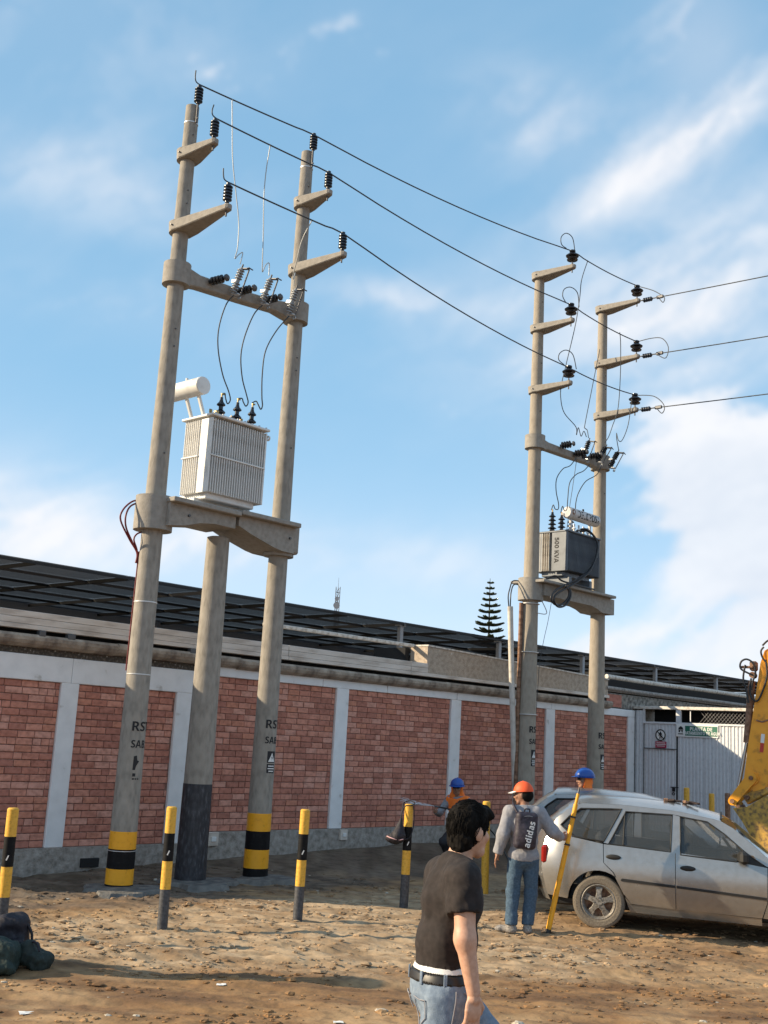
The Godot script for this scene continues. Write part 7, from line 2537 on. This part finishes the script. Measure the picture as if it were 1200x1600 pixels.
# ---------------------------------------------------------------- yellow digger arm
func build_digger() -> void:
	var yel := mottled(110, [lin(.50, .21, .015), lin(.80, .33, .014), lin(.86, .37, .02)], [.05, .35, .85], .015, .7, .42)
	var dirt := mottled(111, [lin(.16, .10, .05), lin(.45, .26, .06), lin(.62, .36, .07)], [.15, .5, .9], .02, 1.2, .75)
	var chrome := plain(lin(.45, .44, .42), .25, .8)
	var o := Vector3(5.6, 0, -16.5)
	var t := thing("digger", "yellow backhoe digger arm reaching in at the right edge behind the car", "digger", o, -.5)
	var X := Transform3D(Basis(), Vector3(-o.x, 0, 0))
	var mb := MB.new()
	mb.prism(v2([[5.56, 3.36], [5.483, 2.85], [5.374, 2.17], [5.315, 1.70], [5.36, 1.62], [5.46, 1.57], [5.60, 1.62], [5.74, 1.85], [5.84, 2.6], [5.88, 3.2], [5.86, 3.52], [5.74, 3.62], [5.62, 3.55]]), X, -.11, .11)
	var arm := part(t, "dipper_arm", mb, yel)
	mb = MB.new()
	mb.ring(Vector3(5.43 - o.x, 1.755, .11), Vector3(5.43 - o.x, 1.755, .135), .03, .10, 22)
	part(arm, "pivot_boss", mb, yel)
	for k in 2:
		mb = MB.new()
		mb.box(Vector3(5.583 - k * .013 - o.x, 2.31 - k * .13, .113), Vector3(.05, .125, .004), Basis(Vector3(0, 0, 1), -.1))
		part(arm, "reflector", mb, M.paper_white if k == 0 else plain(lin(.50, .03, .02), .4))
	mb = MB.new()
	mb.tube(PackedVector3Array([Vector3(5.50 - o.x, 2.56, .115), Vector3(5.58 - o.x, 2.54, .116), Vector3(5.66 - o.x, 2.57, .115)]), .012, 6)
	part(arm, "hose_clamp", mb, M.rust)
	mb = MB.new()
	mb.cyl(Vector3(5.43 - o.x, 3.12, .05), Vector3(5.352 - o.x, 2.24, .05), .05, .05, 16)
	mb.cyl(Vector3(5.45 - o.x, 3.20, -.03), Vector3(5.45 - o.x, 3.20, .13), .045, .045, 14)
	var cy := part(t, "hydraulic_cylinder", mb, M.rust)
	mb = MB.new()
	mb.cyl(Vector3(5.352 - o.x, 2.24, .05), Vector3(5.237 - o.x, 1.62, .05), .026, .026, 12)
	part(cy, "piston_rod", mb, chrome)
	# links
	for z in [-.15, .15]:
		mb = MB.new()
		for w in [[5.43, 1.755, 5.169, 1.419, .075]]:
			var a := Vector2(w[0], w[1])
			var b := Vector2(w[2], w[3])
			var d := (b - a).normalized()
			var p := Vector2(-d.y, d.x)
			var poly := PackedVector2Array()
			for k in 9:
				var g := PI * k / 8.0
				poly.push_back(a + p * cos(g) * w[4] - d * sin(g) * w[4])
			for k in 9:
				var g := PI * k / 8.0
				poly.push_back(b - p * cos(g) * w[4] * .8 + d * sin(g) * w[4] * .8)
			mb.prism(poly, X, z - .02, z + .02)
		part(t, "link_plate", mb, yel)
	mb = MB.new()
	for q in [[5.43, 1.755, .03], [5.169, 1.419, .032], [5.252, 1.345, .03], [5.37, 1.484, .03]]:
		mb.cyl(Vector3(q[0] - o.x, q[1], -.2), Vector3(q[0] - o.x, q[1], .2), q[2], q[2], 14)
	part(t, "pins", mb, M.rust).set_meta("kind", "stuff")
	mb = MB.new()
	mb.cyl(Vector3(5.252 - o.x, 1.35, 0), Vector3(5.169 - o.x, 1.419, 0), .06, .06, 12)
	mb.loft([rect_sec(Vector3(5.33 - o.x, 1.44, 0), Vector3(.55, -.83, 0), Vector3(0, 0, 1), .13, .2, .02), rect_sec(Vector3(5.62 - o.x, 1.62, 0), Vector3(.55, -.83, 0), Vector3(0, 0, 1), .15, .2, .02)])
	part(t, "bucket_link", mb, dirt)
	mb = MB.new()
	mb.prism(v2([[5.22, 1.33], [5.40, 1.36], [5.66, 1.53], [5.90, 1.45], [6.02, 1.0], [5.85, .55], [5.5, .35], [5.15, .42], [5.05, .52], [5.35, .62], [5.5, .9], [5.35, 1.15]]), X, -.38, .38)
	part(t, "bucket", mb, dirt)
	# hoses at the head of the arm
	var hs := [[[5.45, 3.20], [5.30, 3.28], [5.30, 3.38], [5.38, 3.42], [5.47, 3.36], [5.50, 3.22], [5.46, 3.10], [5.44, 2.98]], [[5.36, 3.34], [5.33, 3.15], [5.37, 2.98], [5.40, 2.80]], [[5.44, 3.15], [5.42, 3.02], [5.44, 2.88], [5.52, 2.83], [5.60, 2.98], [5.66, 3.2], [5.64, 3.42]], [[5.62, 3.60], [5.58, 3.54], [5.60, 3.45], [5.66, 3.36], [5.74, 3.2]], [[5.60, 3.62], [5.70, 3.70], [5.85, 3.66], [6.1, 3.5]]]
	for h in hs:
		var pts := []
		for p in h: pts.append(Vector3(p[0] - o.x, p[1], .15))
		mb = MB.new()
		mb.tube(curve(pts, 6), .014, 7)
		part(t, "hydraulic_hose", mb, M.cable)
	mb = MB.new()
	mb.cbox(Vector3(5.38 - o.x, 3.31, .12), Vector3(.17, .035, .05), .01)
	mb.cbox(Vector3(5.46 - o.x, 3.33, .05), Vector3(.10, .14, .14), .02)
	part(t, "valve_block", mb, M.rust)
	# boom and the machine itself, beyond the edge of the picture
	mb = MB.new()
	mb.prism(v2([[5.68, 3.30], [5.66, 3.52], [5.80, 3.70], [6.2, 3.72], [7.2, 3.1], [8.35, 1.5], [8.3, 1.15], [8.05, 1.1], [6.9, 2.7], [6.1, 3.28]]), X, -.17, .17)
	part(t, "boom", mb, yel)
	mb = MB.new()
	mb.cbox(Vector3(8.3 - o.x, .95, 0), Vector3(.5, 1.0, .6), .04)
	part(t, "swing_post", mb, yel)
	mb = MB.new()
	mb.cbox(Vector3(10.2 - o.x, .95, 0), Vector3(3.6, .5, 1.1), .06)
	part(t, "chassis", mb, yel)
	mb = MB.new()
	mb.cbox(Vector3(10.0 - o.x, 2.0, 0), Vector3(1.5, 1.6, 1.4), .1)
	part(t, "cab", mb, M.dark)
	mb = MB.new()
	mb.cbox(Vector3(10.0 - o.x, 2.86, 0), Vector3(1.7, .1, 1.6), .03)
	part(t, "cab_roof", mb, yel)
	for w in [[9.3, .72, .78], [11.5, .5, .7]]:
		for sd in [-1.0, 1.0]:
			mb = MB.new()
			mb.cyl(Vector3(w[0] - o.x, w[1], sd * (w[2] - .2)), Vector3(w[0] - o.x, w[1], sd * (w[2] + .2)), w[1], w[1], 30)
			part(t, "wheel", mb, M.dark)

func _ready() -> void:
	setup_view()
	rng.seed = 5
	nz.seed = 3
	nz.frequency = 0.7
	nz.fractal_octaves = 4
	nz2.seed = 9
	nz2.frequency = 0.7
	nz2.fractal_octaves = 3
	setup_materials()
	build_ground()
	build_warehouse()
	build_canopy()
	build_gate()
	build_far()
	build_left_poles()
	build_right_poles()
	build_transformers()
	build_wires()
	build_bollards()
	build_cars()
	build_digger()
	build_bags()
	build_people()
	build_gravel()
	for n in get_children():
		if n.has_meta("mat_cast"):
			n.remove_meta("mat_cast")
